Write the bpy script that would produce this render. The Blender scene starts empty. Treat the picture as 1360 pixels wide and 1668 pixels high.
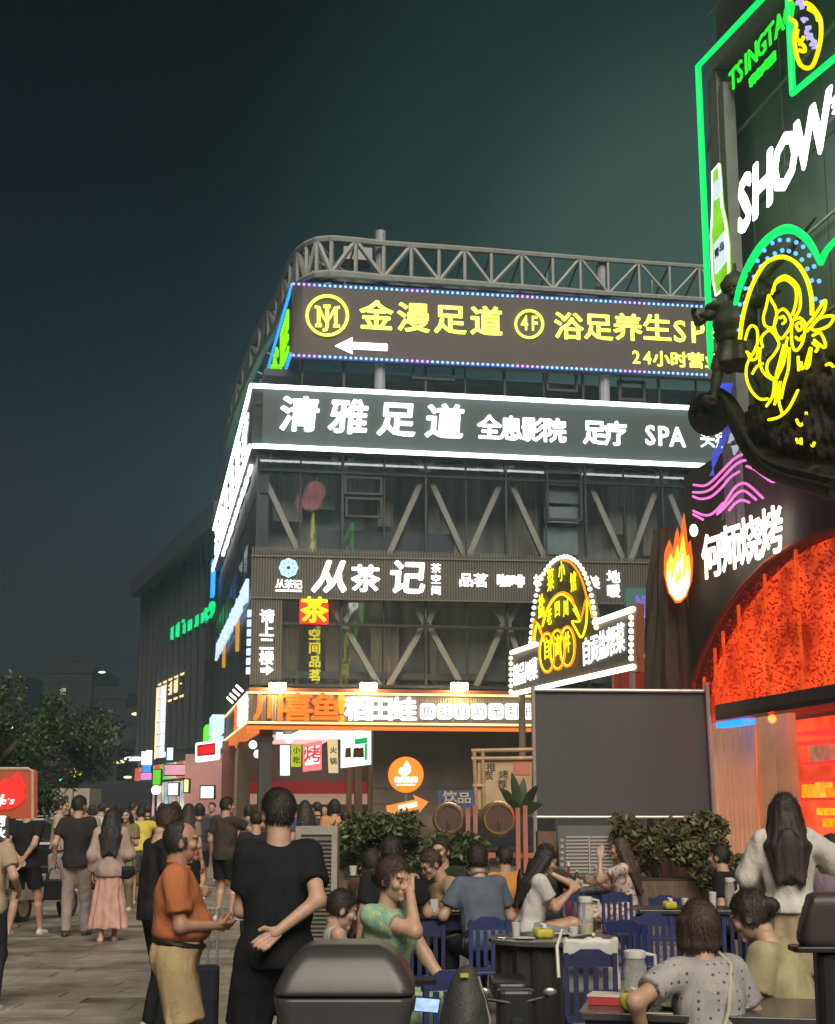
import bpy, math, random
import numpy as np
from mathutils import Vector, Matrix
random.seed(7)
SC = bpy.context.scene
COL = SC.collection
PI = math.pi
R_ = math.radians
# ---------------------------------------------------------------- camera
FPX = 2400.0; CX = 680.0; CY = 834.0; HY = 1315.0; CAMZ = 1.65
PITCH = math.atan((HY - CY) / FPX)
cam_d = bpy.data.cameras.new('camera')
cam = bpy.data.objects.new('camera', cam_d); COL.objects.link(cam)
cam.location = (0, 0, CAMZ); cam.rotation_euler = (PI/2 + PITCH, 0, 0)
cam_d.sensor_fit = 'HORIZONTAL'; cam_d.sensor_width = 36; cam_d.lens = 36 * FPX / 1360
cam_d.clip_start = 0.05; cam_d.clip_end = 3000
SC.camera = cam
# ---------------------------------------------------------------- night sky
w = bpy.data.worlds.new('World'); SC.world = w; w.use_nodes = True
nt = w.node_tree; nt.nodes.clear()
def wn(t, **k):
    n = nt.nodes.new(t)
    for a, b in k.items(): setattr(n, a, b)
    return n
tc = wn('ShaderNodeTexCoord')
sx = wn('ShaderNodeSeparateXYZ'); nt.links.new(tc.outputs['Generated'], sx.inputs[0])
elev = wn('ShaderNodeValToRGB'); nt.links.new(sx.outputs['Z'], elev.inputs[0])
cr = elev.color_ramp
cr.elements[0].position = 0.0; cr.elements[0].color = (0.046, 0.047, 0.048, 1)
cr.elements[1].position = 1.0; cr.elements[1].color = (0.0022, 0.0048, 0.007, 1)
for p, c in ((0.08, (0.030, 0.032, 0.037, 1)), (0.2, (0.020, 0.028, 0.038, 1)), (0.30, (0.009, 0.016, 0.024, 1)), (0.40, (0.0035, 0.0075, 0.0115, 1)), (0.5, (0.002, 0.0045, 0.007, 1))):
    e = cr.elements.new(p); e.color = c
# green-grey light pollution standing over the lit buildings to the right
dt = wn('ShaderNodeVectorMath', operation='DOT_PRODUCT'); nt.links.new(tc.outputs['Generated'], dt.inputs[0])
gd = Vector((0.21, 0.90, 0.31)).normalized(); dt.inputs[1].default_value = gd
gl = wn('ShaderNodeValToRGB'); nt.links.new(dt.outputs['Value'], gl.inputs[0])
gr = gl.color_ramp; gr.interpolation = 'EASE'
gr.elements[0].position = 0.93; gr.elements[0].color = (0, 0, 0, 1)
gr.elements[1].position = 1.0; gr.elements[1].color = (0.046, 0.088, 0.070, 1)
e = gr.elements.new(0.975); e.color = (0.010, 0.024, 0.021, 1)
ad = wn('ShaderNodeMixRGB', blend_type='ADD'); ad.inputs[0].default_value = 1
nt.links.new(elev.outputs[0], ad.inputs[1]); nt.links.new(gl.outputs[0], ad.inputs[2])
sky = wn('ShaderNodeTexSky', sky_type='NISHITA'); sky.sun_disc = False
sky.sun_elevation = R_(0.5); sky.sun_rotation = R_(200)
ss = wn('ShaderNodeMixRGB', blend_type='ADD'); ss.inputs[0].default_value = 0.002
nt.links.new(ad.outputs[0], ss.inputs[1]); nt.links.new(sky.outputs[0], ss.inputs[2])
bg = wn('ShaderNodeBackground'); bg.inputs['Strength'].default_value = 1.0
nt.links.new(ss.outputs[0], bg.inputs[0])
wo = wn('ShaderNodeOutputWorld'); nt.links.new(bg.outputs[0], wo.inputs[0])
# the plaza's floodlighting from behind the photographer, very soft
sun_d = bpy.data.lights.new('sun', 'SUN'); sun_d.energy = 3.8; sun_d.angle = R_(38); sun_d.color = (1.0, 0.885, 0.74)
sun = bpy.data.objects.new('sun', sun_d); COL.objects.link(sun)
sun.rotation_euler = Vector((-0.10, 0.72, -0.66)).to_track_quat('-Z', 'Y').to_euler()
sun.location = (-10, -15, 20)
vs = SC.view_settings
vs.view_transform = 'Standard'; vs.look = 'None'; vs.exposure = 0.0; vs.gamma = 1.0; vs.use_curve_mapping = False
SC.display_settings.display_device = 'sRGB'
cy = SC.cycles
cy.use_denoising = True; cy.max_bounces = 6; cy.diffuse_bounces = 3; cy.glossy_bounces = 3
cy.transmission_bounces = 4; cy.transparent_max_bounces = 12; cy.caustics_reflective = False; cy.caustics_refractive = False
cy.sample_clamp_indirect = 4
# ---------------------------------------------------------------- picture <-> place
cP, sP = math.cos(PITCH), math.sin(PITCH)
def ray(px, py):
    a = (px - CX) / FPX; v = (CY - py) / FPX
    return Vector((a, cP - v * sP, sP + v * cP))
def at(px, py, D):
    r = ray(px, py); return Vector((r.x / r.y * D, D, CAMZ + r.z / r.y * D))
def hz(px, py, z):
    r = ray(px, py); k = (z - CAMZ) / r.z; return Vector((r.x * k, r.y * k, z))
def GX(px, D): return at(px, HY, D).x
A0 = R_(10.4); ca, sa = math.cos(A0), math.sin(A0)
class Plane:
    def __init__(s, o, ang):
        s.o = Vector((o[0], o[1], 0)); s.u = Vector((math.cos(ang), math.sin(ang), 0)); s.n = Vector((math.sin(ang), -math.cos(ang), 0))
    def P(s, a, z, off=0): return s.o + s.u * a + s.n * off + Vector((0, 0, z))
    def hit(s, px, py, off=0):
        r = ray(px, py); c = Vector((0, 0, CAMZ)); o = s.o + s.n * off
        k = (o - c).dot(s.n) / r.dot(s.n); p = c + r * k
        return (p - o).dot(s.u), p.z
F = Plane(at(409, HY, 40), A0)                       # long front of the big building
L = Plane(at(409, HY, 40), A0 - PI/2)                # its side, running away from us
RP = Plane(at(1160, HY, 25), A0 - PI/2)              # the restaurant on the right, facing left
AP = Plane(at(830, HY, 30), A0 - PI/2)               # long signboard standing across
# ---------------------------------------------------------------- materials
MATS = {}
def mat(name, col=(.5, .5, .5), rough=.6, metal=0., var=.12, vs_=6., bump=.1, bs=40., spec=.5, coat=0., stretch=None, world=False):
    if name in MATS: return MATS[name]
    m = bpy.data.materials.new(name); m.use_nodes = True; n = m.node_tree; b = n.nodes['Principled BSDF']
    b.inputs['Roughness'].default_value = rough; b.inputs['Metallic'].default_value = metal
    b.inputs['Specular IOR Level'].default_value = spec
    b.inputs['Coat Weight'].default_value = coat
    t = n.nodes.new('ShaderNodeTexCoord'); mp = n.nodes.new('ShaderNodeMapping')
    if world:
        t = n.nodes.new('ShaderNodeNewGeometry'); n.links.new(t.outputs['Position'], mp.inputs[0])
    else: n.links.new(t.outputs['Object'], mp.inputs[0])
    if stretch: mp.inputs['Scale'].default_value = stretch
    no = n.nodes.new('ShaderNodeTexNoise'); no.inputs['Scale'].default_value = vs_; no.inputs['Detail'].default_value = 5
    n.links.new(mp.outputs[0], no.inputs['Vector'])
    r = n.nodes.new('ShaderNodeValToRGB'); n.links.new(no.outputs['Fac'], r.inputs[0])
    r.color_ramp.elements[0].position = .3; r.color_ramp.elements[1].position = .7
    r.color_ramp.elements[0].color = tuple(c * (1 - var) for c in col) + (1,)
    r.color_ramp.elements[1].color = tuple(min(1, c * (1 + var)) for c in col) + (1,)
    n.links.new(r.outputs[0], b.inputs['Base Color'])
    if bump:
        n2 = n.nodes.new('ShaderNodeTexNoise'); n2.inputs['Scale'].default_value = bs; n2.inputs['Detail'].default_value = 3
        n.links.new(mp.outputs[0], n2.inputs['Vector'])
        bp = n.nodes.new('ShaderNodeBump'); bp.inputs['Strength'].default_value = bump; bp.inputs['Distance'].default_value = .02
        n.links.new(n2.outputs['Fac'], bp.inputs['Height']); n.links.new(bp.outputs[0], b.inputs['Normal'])
    MATS[name] = m; return m
def glow(name, col, s, samp=False, var=0., vs_=8.):
    if name in MATS: return MATS[name]
    m = bpy.data.materials.new(name); m.use_nodes = True; n = m.node_tree; b = n.nodes['Principled BSDF']
    b.inputs['Base Color'].default_value = tuple(c * .5 for c in col) + (1,); b.inputs['Roughness'].default_value = .5
    b.inputs['Emission Color'].default_value = tuple(col) + (1,); b.inputs['Emission Strength'].default_value = s
    if var:
        t = n.nodes.new('ShaderNodeTexCoord'); no = n.nodes.new('ShaderNodeTexNoise'); no.inputs['Scale'].default_value = vs_
        n.links.new(t.outputs['Object'], no.inputs['Vector']); mr = n.nodes.new('ShaderNodeMapRange')
        mr.inputs['From Min'].default_value = .3; mr.inputs['From Max'].default_value = .7
        mr.inputs['To Min'].default_value = s * (1 - var); mr.inputs['To Max'].default_value = s * (1 + var)
        n.links.new(no.outputs['Fac'], mr.inputs['Value']); n.links.new(mr.outputs[0], b.inputs['Emission Strength'])
    if not samp:
        try: m.cycles.emission_sampling = 'NONE'
        except Exception: pass
    MATS[name] = m; return m
def glass(name, tint=(.5, .52, .55), refl=.10, rough=.02):
    if name in MATS: return MATS[name]
    m = bpy.data.materials.new(name); m.use_nodes = True; n = m.node_tree; n.nodes.clear()
    o = n.nodes.new('ShaderNodeOutputMaterial'); mx = n.nodes.new('ShaderNodeMixShader')
    tr = n.nodes.new('ShaderNodeBsdfTransparent'); tr.inputs[0].default_value = tuple(tint) + (1,)
    g = n.nodes.new('ShaderNodeBsdfGlossy'); g.inputs['Roughness'].default_value = rough; g.inputs['Color'].default_value = (.85, .9, .9, 1)
    fr = n.nodes.new('ShaderNodeLayerWeight'); fr.inputs[0].default_value = .25
    ma = n.nodes.new('ShaderNodeMath'); ma.operation = 'MULTIPLY_ADD'; ma.inputs[1].default_value = .5; ma.inputs[2].default_value = refl
    n.links.new(fr.outputs['Fresnel'], ma.inputs[0]); n.links.new(ma.outputs[0], mx.inputs[0])
    n.links.new(tr.outputs[0], mx.inputs[1]); n.links.new(g.outputs[0], mx.inputs[2]); n.links.new(mx.outputs[0], o.inputs[0])
    MATS[name] = m; return m
# ---------------------------------------------------------------- mesh tools
class MB:
    def __init__(s): s.v = []; s.f = []
    def add(s, v, f):
        k = len(s.v); s.v += [tuple(p) for p in v]; s.f += [tuple(i + k for i in q) for q in f]; return s
    def hexa(s, c):  # 8 corners: 4 bottom ccw, 4 top ccw
        return s.add(c, [(3, 2, 1, 0), (4, 5, 6, 7), (0, 1, 5, 4), (1, 2, 6, 5), (2, 3, 7, 6), (3, 0, 4, 7)])
    def box(s, x0, x1, y0, y1, z0, z1):
        return s.hexa([(x0, y0, z0), (x1, y0, z0), (x1, y1, z0), (x0, y1, z0), (x0, y0, z1), (x1, y0, z1), (x1, y1, z1), (x0, y1, z1)])
    def rbox(s, x0, x1, y0, y1, z0, z1, r=.02, n=3):
        """box with rounded vertical edges"""
        pts = []
        for cx, cy_, a in ((x1 - r, y1 - r, 0), (x0 + r, y1 - r, 90), (x0 + r, y0 + r, 180), (x1 - r, y0 + r, 270)):
            for i in range(n + 1):
                t = R_(a + 90 * i / n); pts.append((cx + r * math.cos(t), cy_ + r * math.sin(t)))
        return s.prism(pts, z0, z1)
    def prism(s, pts, z0, z1):
        n = len(pts)
        return s.add([(x, y, z0) for x, y in pts] + [(x, y, z1) for x, y in pts],
                     [tuple(range(n - 1, -1, -1)), tuple(range(n, 2 * n))] + [(i, (i + 1) % n, n + (i + 1) % n, n + i) for i in range(n)])
    def pbox(s, pl, a0, a1, z0, z1, o0, o1):
        return s.hexa([pl.P(a0, z0, o1), pl.P(a1, z0, o1), pl.P(a1, z0, o0), pl.P(a0, z0, o0), pl.P(a0, z1, o1), pl.P(a1, z1, o1), pl.P(a1, z1, o0), pl.P(a0, z1, o0)])
    def pprism(s, pl, pts, o0, o1):
        n = len(pts)
        return s.add([pl.P(a, z, o1) for a, z in pts] + [pl.P(a, z, o0) for a, z in pts],
                     [tuple(range(n)), tuple(range(2 * n - 1, n - 1, -1))] + [(i, n + i, n + (i + 1) % n, (i + 1) % n) for i in range(n)])
    def tube(s, pts, r, n=6, closed=False, caps=True):
        pts = [Vector(p) for p in pts]; m = len(pts)
        rr = r if isinstance(r, (list, tuple)) else [r] * m
        up = None; rings = []
        for i, p in enumerate(pts):
            if closed: t = pts[(i + 1) % m] - pts[i - 1]
            else: t = pts[min(i + 1, m - 1)] - pts[max(i - 1, 0)]
            if t.length < 1e-9: t = Vector((0, 0, 1))
            t.normalize()
            if up is None: up = t.orthogonal().normalized()
            up = (up - t * up.dot(t)); up = up.normalized() if up.length > 1e-6 else t.orthogonal().normalized()
            b = t.cross(up)
            rings.append([p + (up * math.cos(2 * PI * k / n) + b * math.sin(2 * PI * k / n)) * rr[i] for k in range(n)])
        v = [q for g in rings for q in g]; f = []
        for i in range(m if closed else m - 1):
            j = (i + 1) % m
            for k in range(n): f.append((i * n + k, i * n + (k + 1) % n, j * n + (k + 1) % n, j * n + k))
        if caps and not closed:
            f.append(tuple(range(n - 1, -1, -1))); f.append(tuple((m - 1) * n + k for k in range(n)))
        return s.add(v, f)
    def lathe(s, prof, c=(0, 0, 0), n=16, axis='z'):
        v = []; f = []
        for r, h in prof:
            for k in range(n):
                a = 2 * PI * k / n; x, y = r * math.cos(a), r * math.sin(a)
                q = (x, y, h) if axis == 'z' else ((x, h, y) if axis == 'y' else (h, x, y))
                v.append((q[0] + c[0], q[1] + c[1], q[2] + c[2]))
        m = len(prof)
        for i in range(m - 1):
            for k in range(n): f.append((i * n + k, i * n + (k + 1) % n, (i + 1) * n + (k + 1) % n, (i + 1) * n + k))
        f.append(tuple(range(n - 1, -1, -1))); f.append(tuple((m - 1) * n + k for k in range(n)))
        return s.add(v, f)
    def ball(s, c, r, n=8, sc=(1, 1, 1)):
        m = n // 2 + 1
        prof = [(max(1e-4, r * math.sin(PI * i / m)), -r * math.cos(PI * i / m)) for i in range(m + 1)]
        k = len(s.v); s.lathe(prof, (0, 0, 0), n)
        for i in range(k, len(s.v)):
            p = s.v[i]; s.v[i] = (p[0] * sc[0] + c[0], p[1] * sc[1] + c[1], p[2] * sc[2] + c[2])
        return s
def wpos(o):
    p = Vector((0, 0, 0))
    while o is not None: p += Vector(o.location); o = o.parent
    return p
def tag(o, label=None, cat=None, group=None, kind=None):
    if label: o['label'] = label
    if cat: o['category'] = cat
    if group: o['group'] = group
    if kind: o['kind'] = kind
    return o
def obj(name, mb, m, parent=None, smooth=False, local=False, origin=None, bevel=0., auto=True):
    """link ONE mesh object; vertices are world coordinates unless local (then the parent's own space)"""
    if isinstance(mb, MB): V = np.array(mb.v, dtype=float).reshape(-1, 3); Fc = mb.f
    else: V, Fc = np.array(mb[0], dtype=float).reshape(-1, 3), mb[1]
    lo, hi = V.min(0), V.max(0)
    org = np.array(origin) if origin is not None else np.array([(lo[0] + hi[0]) / 2, (lo[1] + hi[1]) / 2, lo[2]])
    me = bpy.data.meshes.new(name); me.from_pydata((V - org).tolist(), [], [list(map(int, q)) for q in Fc]); me.update()
    if isinstance(m, (list, tuple)):
        for q in m: me.materials.append(q)
    elif m: me.materials.append(m)
    if smooth:
        me.polygons.foreach_set('use_smooth', [True] * len(me.polygons))
    o = bpy.data.objects.new(name, me); COL.objects.link(o)
    if parent is not None:
        o.parent = parent
        if not local: org = org - np.array(wpos(parent))
    o.location = tuple(org)
    if smooth and auto:
        try: me.set_sharp_from_angle(angle=R_(40))
        except Exception: pass
    if bevel:
        b = o.modifiers.new('bevel', 'BEVEL'); b.width = bevel; b.segments = 2; b.limit_method = 'ANGLE'
    return o
def empty(name, loc, label, cat, group=None, rz=0., s=1.):
    o = bpy.data.objects.new(name, None); COL.objects.link(o); o.location = loc; o.rotation_euler = (0, 0, rz); o.scale = (s, s, s)
    o.empty_display_size = .2
    return tag(o, label, cat, group)
def kids(o): return [c for c in bpy.data.objects if c.parent == o]
def dup(o, loc, rz=0., label=None, s=None):
    def rec(a, par):
        c = a.copy(); COL.objects.link(c); c.parent = par
        for ch in TREE.get(a.name, []): rec(ch, c)
        return c
    TREE = {}
    for q in bpy.data.objects:
        if q.parent: TREE.setdefault(q.parent.name, []).append(q)
    r = rec(o, None); r.location = loc; r.rotation_euler = (0, 0, rz)
    if s: r.scale = (s, s, s)
    if label: r['label'] = label
    return r
# ---------------------------------------------------------------- glyphs (built-in font with its CJK fallback)
GL = {}
def _raw(ch, bold):
    cu = bpy.data.curves.new('t', 'FONT'); cu.body = ch; cu.offset = bold; cu.resolution_u = 2; cu.fill_mode = 'BOTH'; cu.extrude = .01
    o = bpy.data.objects.new('t', cu); COL.objects.link(o); dg = bpy.context.evaluated_depsgraph_get()
    me = bpy.data.meshes.new_from_object(o.evaluated_get(dg)); bpy.data.objects.remove(o); bpy.data.curves.remove(cu)
    V = np.array([tuple(v.co) for v in me.vertices]).reshape(-1, 3); Fc = [tuple(p.vertices) for p in me.polygons]
    bpy.data.meshes.remove(me); return V, Fc
REF = {}
def glyph(ch, bold=.03):
    k = (ch, bold)
    if k in GL: return GL[k]
    sh_ = bold * .55 if bold > .008 else 0
    V, Fc = _raw(ch, .004 if bold > .008 else 0.)
    cjk = ord(ch) > 0x2e80
    rk = ('国' if cjk else 'H', bold)
    if rk not in REF:
        W = _raw(rk[0], 0.)[0]; REF[rk] = (W.min(0), W.max(0))
    lo, hi = REF[rk]; V = V.copy()
    if sh_ > 0:
        n0 = len(V); VV = []; FF = []
        for q, (dx, dy) in enumerate(((0, 0), (1, 0), (-1, 0), (0, 1), (0, -1), (.7, .7), (-.7, .7), (.7, -.7), (-.7, -.7))):
            W = V.copy(); W[:, 0] += dx * sh_; W[:, 1] += dy * sh_; W[:, 2] += .0015 * q; VV.append(W); FF += [tuple(i + q * n0 for i in f_) for f_ in Fc]
        V = np.concatenate(VV); Fc = FF
    V[:, 1] = (V[:, 1] - lo[1]) / (hi[1] - lo[1]) - .5
    if cjk: V[:, 0] = (V[:, 0] - lo[0]) / (hi[0] - lo[0]) - .5
    else: V[:, 0] = (V[:, 0] - (V[:, 0].min() + V[:, 0].max()) / 2) / (hi[0] - lo[0])
    V[:, 2] = (V[:, 2] - V[:, 2].min()) / max(1e-6, V[:, 2].max() - V[:, 2].min())
    GL[k] = (V, Fc); return GL[k]
def put_glyph(ch, pl, s0, z0, wd, ht, off, dep, m, parent, bold=.03, shear=0., slope=0., name='character', mirror=False):
    V, Fc = glyph(ch, bold)
    out = [pl.P(s0 + (v[0] + shear * v[1]) * wd, z0 + v[1] * ht + slope * v[0] * wd, off + v[2] * dep) for v in V]
    return obj(name, (out, Fc), m, parent)
def line_px(chars, pl, x0, y0, x1, y1, hpx, off, m, parent, dep=.03, fill=.86, bold=.03, shear=0., slope=0., name='character'):
    """characters spread evenly between the pixel centres of the first and the last one"""
    a0, z0 = pl.hit(x0, y0, off); a1, z1 = pl.hit(x1, y1, off); n = len(chars)
    hh = abs(pl.hit(x0, y0 - hpx / 2, off)[1] - pl.hit(x0, y0 + hpx / 2, off)[1])
    vert = abs(a1 - a0) < abs(z1 - z0)
    step = (abs(z1 - z0) if vert else abs(a1 - a0)) / max(1, n - 1)
    for i, ch in enumerate(chars):
        if ch == ' ': continue
        t = i / max(1, n - 1)
        wd = hh if vert or n == 1 else step * fill
        put_glyph(ch, pl, a0 + (a1 - a0) * t, z0 + (z1 - z0) * t, wd, hh, off, dep, m, parent, bold, shear, slope, name)
def quad_px(pl, pts, off0, off1):
    """prism over a polygon given by pixels on plane pl"""
    return MB().pprism(pl, [pl.hit(x, y, off1) for x, y in pts], off0, off1)
def tube_px(pl, pts, off, r, n=6, closed=False, mb=None):
    P = [pl.P(*pl.hit(x, y, off), off) for x, y in pts]
    return (mb or MB()).tube(P, r, n, closed)
def smooth_pts(pts, k=6, closed=False):
    out = []; n = len(pts)
    for i in range(n if closed else n - 1):
        g = lambda j: pts[j % n] if closed else pts[max(0, min(n - 1, j))]
        p0, p1, p2, p3 = [np.array(g(i + d), float) for d in (-1, 0, 1, 2)]
        for q in range(k):
            t = q / k
            out.append(tuple(.5 * ((2 * p1) + (-p0 + p2) * t + (2 * p0 - 5 * p1 + 4 * p2 - p3) * t * t + (-p0 + 3 * p1 - 3 * p2 + p3) * t ** 3)))
    if not closed: out.append(tuple(pts[-1]))
    return out
# shared materials
M_DARK = mat('dark_metal', (.035, .036, .04), .45, .5)
M_BLACK = mat('black_plastic', (.018, .018, .02), .4)
M_STEEL = mat('galvanised_steel', (.42, .43, .44), .4, .8)
M_FRAME = mat('grey_frame', (.16, .165, .17), .5, .3)
M_WHITE = glow('white_led', (1, .98, .96), 3.2, True)
M_WHITET = glow('white_letter', (1, .98, .97), 2.2)
M_YEL = glow('yellow_neon', (1, .92, .0), 1.5)
M_LIME = glow('lime_letter', (.80, 1, .10), 2.3)
M_GREEN = glow('green_neon', (0, 1, .16), 1.1, True)
M_BLUE = glow('blue_led', (.03, .25, 1), 1.6)
M_SKYB = glow('pale_blue_led', (.25, .6, 1), 1.8)
M_PINK = glow('pink_neon', (1, .18, .62), 1.3)
M_LILAC = glow('lilac_led', (.55, .35, 1), 1.7)
M_ORANGE = glow('orange_letter', (1, .16, .01), 1.25)
M_AMBER = glow('amber_letter', (1, .36, .01), 1.2)
M_WARM = glow('warm_led', (1, .72, .30), 1.6)
M_RED = glow('red_light', (1, .02, .015), 1.2)
M_WOOD = mat('weathered_wood', (.20, .12, .07), .7, 0, .3, 5, .3, 30, stretch=(6, 6, .6))
# ---------------------------------------------------------------- ground and paving
g = MB(); g.add([(-400, -30, 0), (400, -30, 0), (400, 900, 0), (-400, 900, 0)], [(0, 1, 2, 3)])
ground = tag(obj('ground', g, mat('asphalt', (.10, .092, .08), .8, 0, .3, 1.2, .3, 60), origin=(0, 0, 0)), kind='structure', label='dark paved plaza ground reaching out to the street')
pm = [mat('stone_slab_a', (.31, .285, .235), .62, 0, .28, 2.2, .25, 30, world=True), mat('stone_slab_b', (.27, .25, .205), .6, 0, .3, 2.5, .25, 30, world=True), mat('stone_slab_c', (.35, .32, .265), .58, 0, .25, 3, .25, 30, world=True), mat('stone_slab_d', (.15, .135, .112), .68, 0, .3, 3, .3, 30, world=True)]
for m_ in pm:
    n_ = m_.node_tree; b_ = n_.nodes['Principled BSDF']; src = b_.inputs['Base Color'].links[0].from_socket; ge = n_.nodes.new('ShaderNodeNewGeometry')
    st = n_.nodes.new('ShaderNodeTexNoise'); st.inputs['Scale'].default_value = .9; st.inputs['Detail'].default_value = 8; st.inputs['Roughness'].default_value = .68; n_.links.new(ge.outputs['Position'], st.inputs['Vector'])
    ra = n_.nodes.new('ShaderNodeValToRGB'); ra.color_ramp.elements[0].position = .36; ra.color_ramp.elements[0].color = (.42, .40, .37, 1); ra.color_ramp.elements[1].position = .60; ra.color_ramp.elements[1].color = (1, 1, 1, 1); n_.links.new(st.outputs['Fac'], ra.inputs[0])
    vo = n_.nodes.new('ShaderNodeTexVoronoi'); vo.inputs['Scale'].default_value = 3.1; n_.links.new(ge.outputs['Position'], vo.inputs['Vector']); rv = n_.nodes.new('ShaderNodeValToRGB'); rv.color_ramp.elements[0].position = .05; rv.color_ramp.elements[0].color = (.45, .43, .4, 1); rv.color_ramp.elements[1].position = .09; rv.color_ramp.elements[1].color = (1, 1, 1, 1); n_.links.new(vo.outputs['Distance'], rv.inputs[0])
    x1_ = n_.nodes.new('ShaderNodeMixRGB'); x1_.blend_type = 'MULTIPLY'; x1_.inputs[0].default_value = 1; n_.links.new(src, x1_.inputs[1]); n_.links.new(ra.outputs[0], x1_.inputs[2])
    x2_ = n_.nodes.new('ShaderNodeMixRGB'); x2_.blend_type = 'MULTIPLY'; x2_.inputs[0].default_value = .8; n_.links.new(x1_.outputs[0], x2_.inputs[1]); n_.links.new(rv.outputs[0], x2_.inputs[2]); n_.links.new(x2_.outputs[0], b_.inputs['Base Color'])
    mr = n_.nodes.new('ShaderNodeMapRange'); mr.inputs['From Min'].default_value = .35; mr.inputs['From Max'].default_value = .65; mr.inputs['To Min'].default_value = .34; mr.inputs['To Max'].default_value = .68; n_.links.new(st.outputs['Fac'], mr.inputs['Value']); n_.links.new(mr.outputs[0], b_.inputs['Roughness'])
pav = tag(empty('paving', (0, 12, 0), 'worn grey brown stone slabs of the pedestrian plaza', 'paving'), kind='structure')
del pav['category']
rng = random.Random(3); slabs = []; D = 5.0; row = 0
rest = [MB() for _ in pm]
SLM = {}
while D < 52:
    dd = .40 if D < 30 else .8; sw = .95
    x0 = -(D * .30 + 1.5); x0 = math.floor(x0 / sw) * sw + (row % 2) * sw * .5 + rng.uniform(-.1, .1)
    x1 = D * .32 + 1
    x = x0
    while x < x1:
        wv = sw * rng.choice((.7, 1, 1, 1.3)); k = rng.choices((0, 1, 2, 3), (5, 5, 3, 1.2))[0]
        h = .03 + rng.uniform(-.003, .003); a = [rng.uniform(-.002, .002) for _ in range(4)]
        seen = 10.6 < D < 20 and abs(x + wv / 2) < D * .285 + .3 and (x < 1.5 or D < 12)
        c = [(x + .004, D + .004, 0), (x + wv - .004, D + .004, 0), (x + wv - .004, D + dd - .004, 0), (x + .004, D + dd - .004, 0)]
        hx = c + [(p[0], p[1], h + a[i]) for i, p in enumerate(c)]
        if seen and len(slabs) < 296: slabs.append((MB().hexa(hx), k))
        else: rest[k].hexa(hx)
        x += wv
    D += dd; row += 1
for mb_, k in slabs: obj('stone_slab', mb_, pm[k], pav)
allr = MB(); idx = []
for k, mb_ in enumerate(rest):
    idx += [k] * len(mb_.f); allr.add(mb_.v, mb_.f)
o = obj('distant_slabs', allr, pm, pav); o.data.polygons.foreach_set('material_index', idx); o['kind'] = 'stuff'

# night haze over the plaza: one closed box round the place
hb = MB().box(-150, 150, -25, 420, -1.0, 21)
hz_m = bpy.data.materials.new('night_haze'); hz_m.use_nodes = True; n_ = hz_m.node_tree; n_.nodes.clear()
o_ = n_.nodes.new('ShaderNodeOutputMaterial'); pv = n_.nodes.new('ShaderNodeVolumePrincipled'); pv.inputs['Color'].default_value = (.50, .80, .92, 1); pv.inputs['Density'].default_value = .0032; pv.inputs['Anisotropy'].default_value = .72
n_.links.new(pv.outputs[0], o_.inputs['Volume'])
hzo = tag(obj('haze', hb, hz_m, origin=(0, 0, -1)), 'thin humid night haze lit by the signs', kind='stuff')
cy.volume_bounces = 0
# ================================================================ the big corner building
ZR = 17.0                                             # roof edge height
bm_wall = mat('dark_cladding', (.085, .087, .092), .5, .1, .3, .6, .05, 20, world=True)
bm_slab = mat('concrete_slab', (.13, .13, .125), .8)
bm_int = mat('dim_interior', (.36, .36, .35), .9, 0, .45, 1.2, .1, 20, stretch=(2.5, 2.5, .15), world=True)
bm_cur = mat('pale_curtain', (.36, .35, .30), .9, 0, .12, 2, .2, 12, stretch=(8, 8, .3), world=True)
bm_mul = mat('mullion', (.07, .072, .075), .4, .6)
bm_brace = mat('painted_steel_brace', (.50, .49, .43), .6, 0, .12, 3)
bm_gl = glass('curtain_glass', (.92, .94, .95), .13)
bld = empty('corner_building', F.P(9, 0, -8), 'big dark glass corner building with braced facade, lit signs and roof truss', 'building')
s_end = 21.0
Lb = -52.0                                             # how far the side wall runs back (L plane s, negative = away)
# volumes behind the glass
obj('back_wall', MB().pbox(F, 0.1, s_end, 5.0, ZR - 3.4, -1.7, -1.6), bm_int, bld)
for zf in (5.35, 8.55, 12.1, 14.0):
    obj('floor_slab', MB().pbox(F, 0.15, s_end, zf - .2, zf, -4.0, -.62), bm_slab, bld)
zz = lambda y: F.hit(620, y)[1]
sN = {k: F.hit(k, 770)[0] for k in (424, 558, 693, 823, 952, 1077)}
cols_s = [0.0] + [sN[k] for k in (558, 693, 823, 952, 1077)]
levels = [(zz(1118), zz(1021), 'a'), (zz(1021), zz(986), 'b'), (zz(898), zz(773), 'c'), (zz(773), zz(735), 'd'), (zz(655), zz(575), 'e')]
full = [(zz(1118), zz(1019)), (zz(1019), zz(905)), (zz(905), zz(773)), (zz(773), zz(690)), (zz(690), zz(575)), (zz(575), zz(462))]
ss_ = [0.0]
c_all = cols_s + [cols_s[-1] + (cols_s[-1] - cols_s[-2]) * q for q in range(1, 5)]
for i in range(len(c_all) - 1):
    a, b = c_all[i], c_all[i + 1]
    for (z0, z1) in full:
        if z0 > 12.4 and i == 0: a = 1.35
        for h in range(2):
            p0 = a + (b - a) * h / 2; p1 = a + (b - a) * (h + 1) / 2
            t = random.uniform(-.006, .006)
            mb = MB(); mb.add([F.P(p0 + .03, z0 + .03, t), F.P(p1 - .03, z0 + .03, -t), F.P(p1 - .03, z1 - .03, -t), F.P(p0 + .03, z1 - .03, t)], [(0, 1, 2, 3)])
            obj('glass_pane', mb, bm_gl, bld)
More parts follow.
